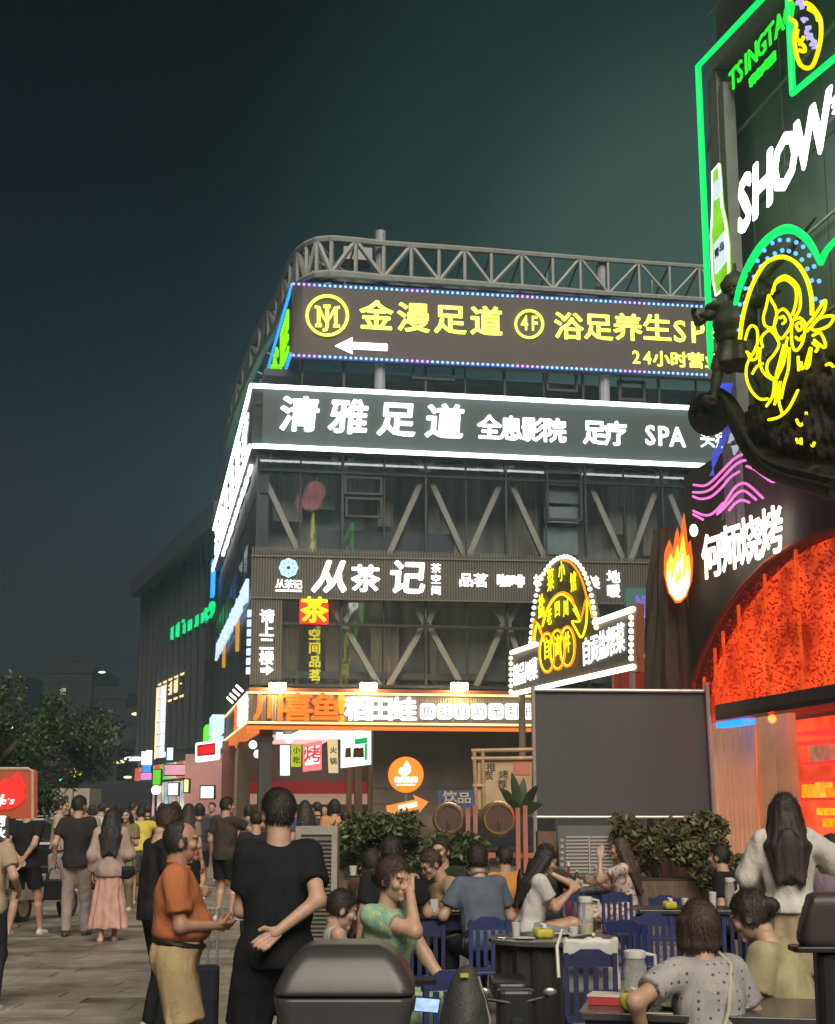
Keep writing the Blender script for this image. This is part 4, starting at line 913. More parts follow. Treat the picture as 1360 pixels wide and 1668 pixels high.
# pink waves and blue striped cone
np_ = empty('pink_wave_neon', RP.P(1.5, RP.hit(1180, 840, .8)[1], .8), 'pink neon wave lines above the restaurant name', 'neon sign')
for q in ([(40, 1292), (110, 1298), (170, 1262), (240, 1190), (320, 1110), (380, 1080)], [(36, 1342), (100, 1342), (165, 1315), (240, 1240), (330, 1150), (400, 1122), (450, 1130), (500, 1165), (560, 1198), (598, 1185)],
          [(36, 1370), (90, 1388), (160, 1370), (230, 1310), (290, 1240), (350, 1200)], [(400, 1165), (460, 1190), (520, 1235), (580, 1272), (612, 1240)], [(490, 1100), (540, 1140), (585, 1150)], [(38, 1468), (110, 1498), (170, 1485), (240, 1415)],
          [(38, 1492), (105, 1528)], [(200, 1492), (260, 1400), (320, 1310), (375, 1280), (430, 1305), (512, 1382)], [(215, 1480), (290, 1400), (340, 1345), (390, 1335), (465, 1392)], [(280, 1465), (330, 1410), (370, 1396), (418, 1412)]):
    obj('neon_line', tube_px(RP, smooth_pts(zc(q, 1120, 480), 4), .8, .02, 5), M_PINK, np_)
nc = empty('blue_stripe_neon', RP.P(1, RP.hit(1170, 790, .6)[1], .6), 'fan of thin blue neon stripes behind the carved scroll', 'neon sign')
M_B2 = glow('violet_blue_neon', (.07, .10, .8), .9)
for i in range(6):
    q = [(300 - 16 * i, 900), (250 - 10 * i, 1010), (205 - 8 * i, 1110), (150 + 6 * i, 1230)]; obj('neon_line', tube_px(RP, smooth_pts(zc(q, 1120, 480), 3), .6, .007, 4), M_B2, nc)
for i in range(5):
    q = [(190 + 22 * i, 700), (210 + 20 * i, 640), (245 + 14 * i, 605)]; obj('neon_line', tube_px(RP, smooth_pts(zc(q, 1120, 480), 3), .6, .02, 4), M_B2, nc)
for q in ([(290, 940), (320, 970), (270, 1010)], [(290, 1030), (350, 1015), (310, 1090), (300, 1040)]): obj('pale_blade', quad_px(RP, zc(q, 1120, 480), .6, .63), glow('pale_blade', (.5, .6, .62), .8), nc)
# ---------------------------------------------------------------- long signboard with arch
ag = empty('arched_signboard', AP.P(3, AP.hit(930, 1120, .1)[1], 0), 'yellow and orange neon arch on a long signboard edged by white tubes and bulbs', 'sign')
obj('board', quad_px(AP, [(830, 1062), (1033, 990), (1033, 1090), (830, 1134)], -.08, 0), mat('sign_brown', (.115, .105, .085), .6), ag)
obj('board_edge', quad_px(AP, [(1030, 985), (1038, 983), (1038, 1094), (1030, 1096)], -.09, .02), mat('edge_rust', (.22, .07, .035), .6), ag)
archp = smooth_pts([(864, 1046), (867, 1010), (873, 970), (885, 935), (903, 913), (924, 907), (944, 921), (958, 950), (967, 990), (971, 1022)], 4)
obj('arch_board', quad_px(AP, archp, -.07, .01), mat('sign_brown'), ag)
M_TW = glow('warm_white_tube', (1, .95, .75), 3.2, True)
for p in ([(833, 1063), (874, 1049)], [(968, 1014), (1031, 992)], [(833, 1131), (1032, 1086)]): obj('light_tube', tube_px(AP, p, .06, .045), M_TW, ag)
bb = MB()
for i in range(7):
    t = i / 6; bb.ball(AP.P(*AP.hit(1028, 1006 + 66 * t, .05), .05), .045, 6)
    bb.ball(AP.P(*AP.hit(832, 1072 + 54 * t, .05), .05), .045, 6)
for p in archp[::1]: bb.ball(AP.P(*AP.hit(p[0], p[1], .05), .05), .042, 6)
M_BULB = glow('cream_bulb', (1, .93, .62), 2.2)
obj('bulbs', bb, M_BULB, ag)['kind'] = 'stuff'
for k, (x, y) in enumerate(((882, 988), (897, 945), (915, 930), (934, 948))): line_px('盐菜小馆'[k], AP, x, y, x, y, 36 - 2 * k, .06, M_YEL, ag, fill=1, bold=.02, dep=.01); 
for k, (x, y) in enumerate(((895, 1005), (908, 992), (922, 990))): line_px('老四川'[k], AP, x, y, x, y, 26, .06, M_YEL, ag, bold=.02, dep=.01)
M_ON = glow('orange_neon', (1, .28, .01), 1.3)
for q, m_ in (([(880, 1030), (888, 1000), (900, 975), (915, 965), (930, 972), (938, 995), (944, 1012)], M_ON), ([(884, 1020), (893, 990), (912, 968), (932, 980), (945, 1010)], M_YEL), ([(868, 1042), (870, 1010), (880, 1028), (888, 1040)], M_ON), ([(870, 1045), (875, 1015), (886, 1045)], M_YEL),
               ([(934, 992), (944, 1012), (932, 1012), (938, 1025), (947, 1038), (955, 1015), (957, 975), (965, 1005)], M_YEL), ([(936, 990), (946, 1008), (956, 972), (964, 1000), (968, 1008)], M_ON), ([(912, 912), (930, 917), (946, 940), (956, 975)], M_ON)):
    obj('neon_line', tube_px(AP, smooth_pts(q, 3), .07, .02, 5), m_, ag)
for k, x in enumerate((891, 908, 924)):
    y = 1063 - 5 * k; ring(AP, x, y, 13, 33, .07, .018, ag, M_ON, 'oval', 20); ring(AP, x, y, 11.5, 31, .07, .014, ag, M_YEL, 'oval', 20)
    line_px('自流井'[k], AP, x, y - 6, x, y - 6, 32, .06, M_YEL, ag, bold=.02, dep=.01)
line_px('精品川菜', AP, 841, 1100, 870, 1090, 32, .02, M_WHITET, ag, fill=.9, bold=.02, dep=.01)
line_px('自贡盐帮菜', AP, 955, 1062, 1010, 1040, 42, .02, M_WHITET, ag, fill=.88, bold=.02, dep=.01)
a_ = AP.hit(850, 1150, -.1)[0]
obj('post', MB().tube([AP.P(a_, 0, -.1), AP.P(a_, AP.hit(850, 1128, -.1)[1], -.1)], .07, 10), mat('pole_brown', (.30, .27, .22), .5), ag)
a_ = AP.hit(1015, 1100, -.1)[0]
obj('post', MB().tube([AP.P(a_, 0, -.25), AP.P(a_, AP.hit(1015, 1085, -.1)[1], -.25)], .05, 10), mat('pole_brown'), ag)
# small lit things between signboard and trunk
o = empty('blue_reflected_poster', at(1045, 1020, 38), 'small blue green lit poster behind the signboard by the trunk', 'poster')
P0, P1 = at(1021, 1022, 38), at(1069, 958, 38)
obj('panel', MB().box(P0.x, P1.x, 38, 38.1, P0.z, P1.z), glow('poster_teal', (.10, .22, .20), .45), o)
for i in range(7): obj('lilac_mark', MB().box(P0.x + .25 + .04 * i, P0.x + .32 + .05 * i, 37.96, 37.99, P0.z + .25 + .05 * (i % 3), P1.z - .2 - .07 * ((i * 5) % 4)), M_LILAC if i == 3 else glow('lilac_dim', (.3, .25, .8), .5), o)
o = empty('red_eave', Vector((at(1050, HY, 34).x, 34, 3.0)), 'dark red lit eave glimpsed between signboard and screen', 'eave')
P0, P1 = at(1000, 1122, 34), at(1128, 1088, 34)
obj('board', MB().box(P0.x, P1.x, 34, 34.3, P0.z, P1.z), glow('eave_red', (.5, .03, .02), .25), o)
for x in (1010, 1030, 1052, 1062): obj('baluster', MB().tube([at(x, 1120, 33.9), at(x, 1090, 33.9)], .03, 5), mat('baluster', (.25, .12, .06), .6), o)
for x in (1040, 1048, 1057): obj('bulb', MB().ball(at(x, 1068, 33.9), .05, 6), M_BULB, o)
# ---------------------------------------------------------------- projection screen
SD = 22.0
sc = empty('projection_screen', Vector((at(1010, HY, SD).x, SD, 0)), 'large blank dark grey projection screen on thin pale poles above the tables', 'screen')
P0, P1 = at(872, 1328, SD), at(1152, 1124, SD)
obj('screen_sheet', MB().box(P0.x, P1.x, SD, SD + .03, P0.z, P1.z), mat('grey_screen_cloth', (.078, .078, .084), .5, 0, .16, .5, .35, 1.1, stretch=(1, 1, .3)), sc)
pm2 = mat('pale_pole', (.50, .50, .46), .4, .5)
obj('top_rail', MB().tube([at(868, 1124, SD - .03), at(1155, 1126, SD - .03)], .028, 8), pm2, sc)
obj('bottom_rail', MB().tube([at(868, 1331, SD - .03), at(1160, 1331, SD - .03)], .022, 8), pm2, sc)
pL = at(868, 1118, SD - .03); obj('left_pole', MB().tube([pL, (pL.x, pL.y, 0)], .032, 8), pm2, sc)
pR0, pR1 = at(1151, 1112, SD - .12), at(1164, 1335, SD - .12); dR = (pR1 - pR0) / (pR0.z - pR1.z)
obj('right_pole', MB().tube([pR0, pR0 + dR * pR0.z], .034, 8), pm2, sc)
for p in ((pL.x, pL.y, 0), tuple(pR0 + dR * pR0.z)):
    for a in (0, 120, 240): obj('foot', MB().tube([(p[0], p[1], .05), (p[0] + .4 * math.cos(R_(a)), p[1] + .4 * math.sin(R_(a)), .02)], .02, 6), M_DARK, sc)
# ---------------------------------------------------------------- orange round pole sign and arrow
D_ = 21.0
oc = empty('round_pole_sign', Vector((at(660, HY, D_).x, D_, 0)), 'round glowing orange sign with white flame on a pole above the hedge', 'sign')
c = at(661, 1262, D_); rr = .25
mb = MB().lathe([(rr - .01, -.05), (rr, -.04), (rr, .04), (rr - .01, .05)], (c.x, c.y, c.z), 28, 'y'); obj('disc', mb, glow('sign_orange', (1, .26, .02), 1.0, True), oc)
CP = Plane((c.x, c.y - .052, 0), 0); cp = lambda pts: [(c.x + (x - 661) / 2400 * D_ - c.x, c.z + (1262 - y) / 2400 * D_) for x, y in pts]
obj('flame', MB().pprism(CP, cp([(649, 1258), (653, 1250), (656, 1252), (662, 1240), (669, 1250), (668, 1258), (662, 1264), (655, 1264)][::-1]), 0, .02), M_WHITET, oc)
for i, ch in enumerate('何师烧烤'): put_glyph(ch, CP, (-.12 + .08 * i), c.z - .07, .075, .075, .0, .015, M_WHITET, oc, .05)
obj('text_rule', MB().pbox(CP, -.13, .13, c.z - .145, c.z - .13, 0, .015), M_WHITET, oc)
obj('pole', MB().tube([(c.x, c.y, 0), (c.x, c.y, c.z - rr)], .025, 8), M_STEEL, oc)
aw = empty('arrow_sign', Vector((at(665, HY, 20.5).x, 20.5, 1.2)), 'small tilted orange and white arrow sign below the round orange sign', 'sign')
AW = Plane(at(665, HY, 20.5), 0)
obj('board', quad_px(AW, [(629, 1312), (630, 1322), (645, 1326), (682, 1318), (683, 1324), (698, 1306), (672, 1294), (676, 1302), (640, 1310)][::-1], -.04, 0), glow('arrow_orange', (.9, .30, .05), .75), aw)
obj('white_band', quad_px(AW, [(648, 1312), (679, 1305), (680, 1314), (649, 1321)][::-1], 0, .01), glow('arrow_white', (1, .85, .7), .9), aw)
p = AW.P(*AW.hit(664, 1318, -.03), -.03); obj('post', MB().tube([(p.x, p.y, 0), tuple(p)], .02, 6), M_STEEL, aw)
# bamboo framed board and blue board
bf = empty('bamboo_framed_board', Vector((at(818, HY, 21.5).x, 21.5, 0)), 'tan paper board with dark brush writing in a bamboo frame behind the barrels', 'board')
BP = Plane(at(818, HY, 21.5), 0)
obj('paper', quad_px(BP, [(778, 1236), (866, 1236), (866, 1318), (778, 1318)][::-1], -.05, -.02), mat('tan_paper', (.50, .36, .22), .8, 0, .15, 4), bf)
for p in ([(768, 1223), (868, 1221)], [(768, 1236), (868, 1235)], [(772, 1220), (776, 1325)], [(786, 1222), (788, 1325)], [(770, 1280), (790, 1280)]): obj('bamboo_rod', tube_px(BP, p, 0, .03, 8), mat('bamboo', (.42, .28, .15), .5, 0, .25, 6), bf)
for ch, x, y in (('推', 800, 1250), ('荐', 818, 1278), ('炭', 796, 1263), ('烤', 820, 1262)): line_px(ch, BP, x, y, x, y, 14, -.019, mat('dark_ink'), bf, bold=.0, dep=.006)
obj('red_poster', quad_px(BP, [(836, 1240), (864, 1240), (864, 1262), (836, 1262)][::-1], -.02, -.01), mat('pink_poster', (.55, .20, .14), .7), bf)
bb_ = empty('blue_board', Vector((at(742, HY, 21.2).x, 21.2, 1.2)), 'small blue board with pale characters above the left barrel', 'board')
B3 = Plane(at(742, HY, 21.2), 0)
obj('panel', quad_px(B3, [(714, 1287), (772, 1287), (772, 1316), (714, 1316)][::-1], -.05, 0), mat('blue_paint', (.05, .09, .22), .5), bb_)
line_px('饮品', B3, 733, 1298, 756, 1300, 17, .002, mat('straw_ink', (.5, .45, .3), .6), bb_, dep=.01)
for i, (x, lab) in enumerate(((731, 'left wine barrel lying on its side, gold rim, under the blue board'), (813, 'right wine barrel lying on its side with larger gold rim'))):
    r_ = .20 if i == 0 else .215; c = at(x, 1334, 20.2); b = empty('barrel', (c.x, c.y, c.z - r_), lab, 'barrel', 'wine barrels')
    obj('staves', MB().lathe([(r_ * .93, 0), (r_ * 1.05, .15), (r_ * 1.08, .3), (r_ * 1.05, .45), (r_ * .93, .6)], (c.x, c.y, c.z), 22, 'y'), mat('barrel_oak', (.30, .18, .09), .5, 0, .3, 6), b, smooth=True)
    obj('barrel_head', MB().lathe([(r_ * .84, -.012), (r_ * .84, -.002)], (c.x, c.y, c.z), 22, 'y'), mat('wine_head', (.10, .05, .04), .5), b)
    mb = MB().tube([(c.x + r_ * .9 * math.cos(2 * PI * k / 24), c.y - .012, c.z + r_ * .9 * math.sin(2 * PI * k / 24)) for k in range(24)], .018, 6, True); obj('gold_rim', mb, mat('polished_brass', (.72, .58, .30), .25, .9), b)
    for yy in (.18, .42): obj('hoop', MB().tube([(c.x + r_ * 1.06 * math.cos(2 * PI * k / 24), c.y + yy, c.z + r_ * 1.06 * math.sin(2 * PI * k / 24)) for k in range(24)], .014, 5, True), mat('polished_brass'), b)
    obj('tap', MB().tube([(c.x, c.y - .02, c.z - .02), (c.x, c.y - .09, c.z - .02), (c.x, c.y - .09, c.z - .08)], .012, 6), mat('polished_brass'), b)
for i, x in enumerate((768, 849)):
    c = at(x, 1318, 20.3); st = empty('barrel_rack', (c.x, c.y, 0), ('red wooden rack post between the two barrels', 'red wooden rack post right of the barrels')[i], 'rack', 'barrel racks')
    for s_ in (-.05, .05): obj('upright', MB().box(c.x + s_ - .03, c.x + s_ + .03, c.y - .04, c.y + .04, 0, c.z + (.02 if s_ < 0 else .05)), mat('red_wood', (.42, .16, .10), .6, 0, .2, 4), st)
    obj('rail', MB().box(c.x - .35, c.x + .35, c.y + .05, c.y + .11, .98, 1.05), mat('red_wood'), st)
# ---------------------------------------------------------------- left street: red sign, cars, far things
rs = empty('red_flame_sign', Vector((at(25, HY, 17).x, 17, 0)), 'red lit standing sign with flame shape and cursive lettering at the left edge', 'sign')
SP = Plane(at(25, HY, 17), 0)
obj('box', quad_px(SP, [(-30, 1252), (46, 1252), (52, 1256), (52, 1333), (-30, 1333)][::-1], -.25, 0), glow('brick_lit', (.42, .075, .03), .55), rs)
obj('edge', tube_px(SP, [(-30, 1252), (46, 1252), (53, 1257), (53, 1333)], .0, .018), mat('beige_edge', (.5, .4, .3), .5), rs)
obj('flame', quad_px(SP, [(-30, 1290), (0, 1276), (8, 1268), (12, 1272), (22, 1264), (29, 1258), (34, 1268), (40, 1280), (37, 1292), (41, 1300), (32, 1310), (16, 1318), (-30, 1318)][::-1], 0, .03), M_RED, rs)
for i, (ch, x) in enumerate((('H', -6), ('e', 7), ("'", 14), ('s', 21))): line_px(ch, SP, x, 1304, x, 1304, 20 if i == 0 else (6 if i == 2 else 12), .04, glow('pink_white', (1, .75, .7), 1.3), rs, bold=.01, shear=.3)
for q in [c for c in bpy.data.objects if c.parent == rs and c.name.startswith('character')]:
    pass
ws = empty('white_text_sign', Vector((at(0, HY, 16).x, 16, 0)), 'dark board with partly cut white characters below the red flame sign', 'sign')
SP2 = Plane(at(0, HY, 16.2), 0)
obj('board', quad_px(SP2, [(-40, 1330), (14, 1330), (14, 1366), (-40, 1366)][::-1], -.05, 0), mat('dark_board', (.03, .03, .03), .6), ws)
line_px('何', SP2, 0, 1337, 0, 1337, 17, .0, M_WHITET, ws); line_px('火', SP2, 1, 1357, 1, 1357, 15, .0, M_WHITET, ws)
obj('leg', MB().tube([SP2.P(0, 0, -.03), SP2.P(0, 1.3, -.03)], .03), M_DARK, ws)
# trees
def tree(px, base_D, h, crown_px, n, lab, size, mt, seed):
    rg_ = random.Random(seed); X = GX(px, base_D); t = empty('street_tree', (X, base_D, 0), lab, 'tree', 'trees on the left')
    tb = MB().tube([(X, base_D, 0), (X + .1, base_D, h * .2), (X - .1, base_D + .1, h * .45), (X + .1, base_D, h * .8)], [.26, .2, .15, .05], 8)
    obj('trunk', tb, mat('tree_bark', (.09, .07, .05), .9, 0, .3, 6, .5, 20), t)
    br = []
    for k in range(9):
        a = rg_.uniform(0, 2 * PI); l = h * rg_.uniform(.2, .34); z_ = h * rg_.uniform(.3, .7); e_ = (X + l * math.cos(a), base_D + l * math.sin(a), z_ + l * .7); br.append(e_)
        obj('limb', MB().tube([(X, base_D, z_), ((X * 2 + e_[0]) / 3, (base_D * 2 + e_[1]) / 3, z_ + l * .3), e_], [.09, .06, .02], 6), mat('tree_bark'), t)
    cl = [(e_[0] + rg_.gauss(0, .5), e_[1] + rg_.gauss(0, .5), e_[2] + rg_.gauss(0, .4), rg_.uniform(.7, 1.5) * h * .1) for e_ in br for _ in range(5)]
    def f():
        c_ = rg_.choice(cl); d = Vector((rg_.gauss(0, 1), rg_.gauss(0, 1), rg_.gauss(0, .8))); d = d.normalized() * c_[3] * rg_.random() ** .4 if d.length else d
        return (c_[0] + d.x, c_[1] + d.y, c_[2] + d.z)
    o_ = obj('crown', leaf_cloud(n, f, size, rg_), mt, t); o_['kind'] = 'stuff'
mleaf = mat('tree_leaf', (.030, .060, .018), .5, 0, .4, 1.2, 0)
mleaf2 = mat('tree_leaf_dark', (.018, .028, .014), .7, 0, .4, 1.2, 0)
tree(-8, 34, 4.4, None, 16000, 'green street tree rising at the far left edge, lit from below', .06, mleaf, 1)
tree(30, 46, 5.0, None, 15000, 'darker tree behind the left street tree', .075, mleaf2, 2)
tree(70, 62, 4.0, None, 7000, 'dark distant tree between the left trees and the signs', .12, mleaf2, 3)
# distant towers
tw_m = mat('tower_wall', (.022, .022, .024), .8, 0, .2, .1)
for i, (x0, x1, yt, D_, lab) in enumerate(((60, 150, 1085, 320, 'broad dim distant tower left of centre'), (150, 205, 1125, 280, 'dim lower distant tower beside the rear block'), (205, 243, 1160, 210, 'nearer dim distant block partly behind the pink tower'), (-60, 40, 1100, 380, 'dim distant tower behind the left tree'))):
    P0, P1 = at(x0, HY, D_), at(x1, yt, D_); t = empty('distant_tower', ((P0.x + P1.x) / 2, D_, 0), lab, 'tower', 'towers on the skyline')
    obj('wall', MB().box(P0.x, P1.x, D_, D_ + 30, 0, P1.z), tw_m, t)
    obj('parapet', MB().box(P0.x - .5, P1.x + .5, D_ - .3, D_ - .02, P1.z - 1.5, P1.z + .6), tw_m, t)
    rgt = random.Random(i); nx = int((P1.x - P0.x) / 3)
    for q in range(14):
        u_ = rgt.randrange(max(1, nx)); v_ = rgt.randrange(2, max(3, int(P1.z / 3.2))); lit = q < 3
        obj('window', MB().box(P0.x + 3 * u_ + .6, P0.x + 3 * u_ + 2.0, D_ - .25, D_ - .03, v_ * 3.2, v_ * 3.2 + 1.3), glow('far_window', (.8, .85, .7), .55) if lit else mat('side_glass'), t)
pt = empty('pink_tower', Vector((at(233, HY, 105).x, 105, 0)), 'slim pinkish stacked tower beside the rear block, red light on top', 'tower')
P0, P1 = at(222, HY, 105), at(245, 1068, 105)
nseg_ = 9
for i in range(nseg_):
    z0 = 2 + (P1.z - 2) * i / nseg_; z1 = 2 + (P1.z - 2) * (i + 1) / nseg_ - .3
    obj('storey', MB().box(P0.x, P1.x, 105, 108, z0, z1), mat('pink_concrete', (.17, .10, .11), .7, 0, .1), pt)
obj('core', MB().box(P0.x + .2, P1.x - .2, 105.2, 107.8, 0, P1.z - .3), bm_slab, pt)
q0, q1 = at(239, 1069, 104.8), at(247, 1047, 104.8); obj('red_beacon', MB().box(q0.x, q1.x, 104.6, 105, q0.z, q1.z), M_RED, pt)
def street_lamp(px, py, D_, lab, m_, r_=.16):
    c = at(px, py, D_); e_ = empty('street_lamp', (c.x, c.y, 0), lab, 'street lamp', 'street lamps far left')
    obj('pole', MB().tube([(c.x + .8, c.y, 0), (c.x + .8, c.y, c.z), (c.x + .5, c.y, c.z + .2), (c.x, c.y, c.z + .1)], .05, 6), M_DARK, e_)
    obj('lamp_head', MB().ball((c.x, c.y, c.z), r_, 8, (1.6, 1, .5)), m_, e_)
M_LAMP = glow('street_lamp_glow', (1, .88, .5), 2.2); M_LAMPW = glow('street_lamp_white', (.95, 1, .95), 2.2)
for a_ in ((7, 1184, 50, 'left most warm street lamp shining through the tree', M_LAMP, .2), (65, 1194, 60, 'warm street lamp right of the first one in the trees', M_LAMP, .16), (107, 1228, 70, 'white street lamp above the traffic light', M_LAMPW, .16), (194, 1241, 80, 'small warm street lamp before the dark rear block', M_LAMP, .2),
           (213, 1236, 75, 'left one of a pair of round white street lamps', M_LAMPW, .22), (223, 1236, 75, 'right one of a pair of round white street lamps', M_LAMPW, .22), (80, 1229, 66, 'dim white street lamp low in the trees', M_LAMPW, .12), (208, 1266, 90, 'low warm street lamp above the crowd', M_LAMP, .16), (166, 1095, 300, 'single faint high light on the skyline', M_LAMPW, .5), (222, 1163, 120, 'small warm light beside the pink tower', M_LAMP, .25)): street_lamp(*a_)
c = at(100, 1268, 60); e_ = empty('traffic_light', (c.x, c.y, 0), 'traffic light showing green over the dark hoarding', 'traffic light')
obj('pole', MB().tube([(c.x, c.y, 0), (c.x, c.y, c.z - .3)], .06, 6), M_STEEL, e_); obj('housing', MB().box(c.x - .16, c.x + .16, c.y + .02, c.y + .3, c.z - .25, c.z + .65), M_DARK, e_)
obj('green_lens', MB().ball((c.x, c.y, c.z), .13, 8), glow('signal_green', (.1, 1, .7), 1.8), e_)
e_ = empty('city_sign_mast', Vector((at(140, HY, 120).x, 120, 0)), 'distant mast of white and blue lit sign squares', 'sign')
obj('mast', MB().tube([(at(140, HY, 120).x, 120.3, 0), (at(140, HY, 120).x, 120.3, at(140, 1188, 120).z)], .15, 6), M_DARK, e_)
for y0, y1, m_ in ((1187, 1193, M_WHITET), (1194, 1200, glow('deep_blue_sq', (.05, .12, .6), 1)), (1203, 1213, MATS['soft_white']), (1216, 1228, glow('lemon_sq', (1, .95, .4), .9)), (1235, 1238, M_WHITET)):
    P0, P1 = at(138, y1, 120), at(143.5, y0, 120); obj('lit_square', MB().box(P0.x, P1.x, 119.9, 120.1, P0.z, P1.z), m_, e_)
e_ = empty('red_rooftop_character', at(155, 1213, 121), 'small red lit character pair on a distant roof', 'sign')
P_ = Plane(at(155, HY, 121), 0); line_px('回回', P_, 151, 1207, 160, 1206, 12, 0, M_RED, e_, bold=.03)
obj('orange_bar', quad_px(P_, [(147, 1190), (169, 1190), (169, 1194), (147, 1195)][::-1], 0, .2), glow('dim_orange', (1, .35, .08), .5), e_)
e_ = empty('pale_roof_block', Vector((at(182, HY, 130).x, 130, 0)), 'pale lit stair block on a distant low building', 'building')
P0, P1 = at(170, HY, 130), at(191, 1180, 130); obj('wall', MB().box(P0.x, P1.x, 130, 136, 0, P1.z), mat('pale_far_wall', (.20, .19, .15), .8), e_)
P0, P1 = at(132, HY, 112), at(192, 1216, 112); obj('front_block', MB().box(P0.x, P1.x, 112, 118, 0, P1.z), tw_m, e_)
obj('roof_slab', MB().box(P0.x - .3, P1.x + .3, 111.6, 118, P1.z + .01, P1.z + .4), bm_slab, e_)
e_ = tag(obj('construction_hoarding', MB().box(at(125, HY, 58).x, at(245, HY, 58).x, 58, 58.15, 0, at(0, 1272, 58).z), mat('navy_hoarding', (.022, .026, .034), .5)), 'long dark hoarding standing behind the crowd on the left', 'hoarding')
e_ = empty('site_cabins', Vector((at(105, HY, 54).x, 54, 0)), 'two beige site cabins in front of the dark hoarding', 'cabin')
for x0, x1 in ((68, 78), (80, 117), (119, 145)): obj('cabin_wall', MB().box(at(x0, HY, 54).x, at(x1, HY, 54).x, 54, 56, 0, at(0, 1284, 54).z), mat('beige_wall', (.36, .32, .24), .7), e_)
for k in range(8): obj('louvre', MB().tube([at(105, 1212 + 10 * k, 90), at(137, 1211 + 10 * k, 90)], .04, 4), glow('dim_line', (.25, .3, .22), .4), e_)
e_ = tag(obj('yellow_lantern', MB().ball(at(118, 1258, 60), .3, 10, (1.3, 1, .7)), glow('yellow_lantern', (.9, .9, .05), .9)), 'small yellow lit blob of a banner over the cabins', 'lantern')
e_ = empty('globe_lamp', Vector((at(254, HY, 42).x, 42, 0)), 'round white globe lamp on a short pole above the crowd', 'lamp')
obj('globe', MB().ball(at(254, 1287, 42), .13, 12), M_WHITE, e_); obj('pole', MB().tube([(at(254, HY, 42).x, 42, 0), tuple(at(254, 1294, 42))], .03, 6), M_DARK, e_)
# ================================================================ organic surfaces from distance fields
def nets(f, org, h):
    s = f < 0; nx, ny, nz = f.shape
    c = np.zeros((nx - 1, ny - 1, nz - 1), np.int8)
    for dx in (0, 1):
        for dy in (0, 1):
            for dz in (0, 1): c += s[dx:nx - 1 + dx, dy:ny - 1 + dy, dz:nz - 1 + dz]
    I = np.argwhere((c > 0) & (c < 8))
    if len(I) == 0: return np.zeros((0, 3)), np.zeros((0, 4), int)
    idm = -np.ones(c.shape, np.int64); idm[tuple(I.T)] = np.arange(len(I))
    acc = np.zeros((len(I), 3)); cnt = np.zeros(len(I))
    cor = [(a, b, d) for a in (0, 1) for b in (0, 1) for d in (0, 1)]
    for a in cor:
        for ax in range(3):
            if a[ax]: continue
            b = list(a); b[ax] = 1
            fa = f[tuple((I + a).T)]; fb = f[tuple((I + b).T)]
            m = (fa < 0) != (fb < 0)
            if not m.any(): continue
            t = fa[m] / (fa[m] - fb[m]); p = np.tile(np.array(a, float), (m.sum(), 1)); p[:, ax] = t
            acc[m] += p; cnt[m] += 1
    V = (I + acc / cnt[:, None]) * h + org
    Q = []
    for ax in range(3):
        u, v = [(1, 2), (2, 0), (0, 1)][ax]
        sl0 = [slice(None)] * 3; sl1 = [slice(None)] * 3; sl0[ax] = slice(0, -1); sl1[ax] = slice(1, None)
        d = s[tuple(sl0)].astype(np.int8) - s[tuple(sl1)].astype(np.int8)
        E = np.argwhere(d != 0); sg_ = d[tuple(E.T)]
        k = (E[:, u] > 0) & (E[:, v] > 0) & (E[:, u] < f.shape[u] - 1) & (E[:, v] < f.shape[v] - 1); E = E[k]; sg_ = sg_[k]
        def off(du, dv):
            e = E.copy(); e[:, u] -= du; e[:, v] -= dv; return idm[tuple(e.T)]
        q = np.stack([off(1, 1), off(0, 1), off(0, 0), off(1, 0)], 1); q[sg_ < 0] = q[sg_ < 0][:, ::-1]
        Q.append(q[(q >= 0).all(1)])
    return V, np.concatenate(Q)
def A(*p): return np.array(p, float)
def rc(a, b, ra, rb, cut=False):
    a = np.array(a, float); b = np.array(b, float); L_ = b - a; l2 = max(1e-9, L_.dot(L_)); l = l2 ** .5
    def fn(P):
        t = np.clip(((P - a) @ L_) / l2, 0, 1); d = np.sqrt(((P - a - t[..., None] * L_) ** 2).sum(-1)) - (ra + (rb - ra) * t)
        if cut: d = np.maximum(d, ((P - b) @ L_) / l)
        return d
    r = max(ra, rb); return (fn, np.minimum(a, b) - r, np.maximum(a, b) + r)
def el(c, r, M=None):
    c = np.array(c, float); r = np.array(r, float)
    def fn(P):
        q = P - c
        if M is not None: q = q @ M
        k0 = np.sqrt(((q / r) ** 2).sum(-1)); k1 = np.sqrt(((q / r ** 2) ** 2).sum(-1)); return k0 * (k0 - 1) / np.maximum(k1, 1e-6)
    R_m = r.max() if M is not None else r
    return (fn, c - R_m, c + R_m)
def rb_(c, hf, r, M=None):
    c = np.array(c, float); hf = np.array(hf, float)
    def fn(P):
        q = P - c
        if M is not None: q = q @ M
        q = np.abs(q) - hf + r
        return np.sqrt((np.maximum(q, 0) ** 2).sum(-1)) + np.minimum(q.max(-1), 0) - r
    m = np.linalg.norm(hf) if M is not None else hf
    return (fn, c - m, c + m)
def wrinkle(P, amp, seed, fx=1.):
    rs_ = np.random.RandomState(seed); o = np.zeros(P.shape[:-1])
    for i in range(5):
        k = rs_.randn(3) * A(16, 16, 6) * fx * (1 + .5 * i); ph = rs_.rand() * 6
        k2 = rs_.randn(3) * 9
        o += np.sin(P @ k + ph + 1.6 * np.sin(P @ k2)) / (1 + .5 * i)
    return o * amp * .5
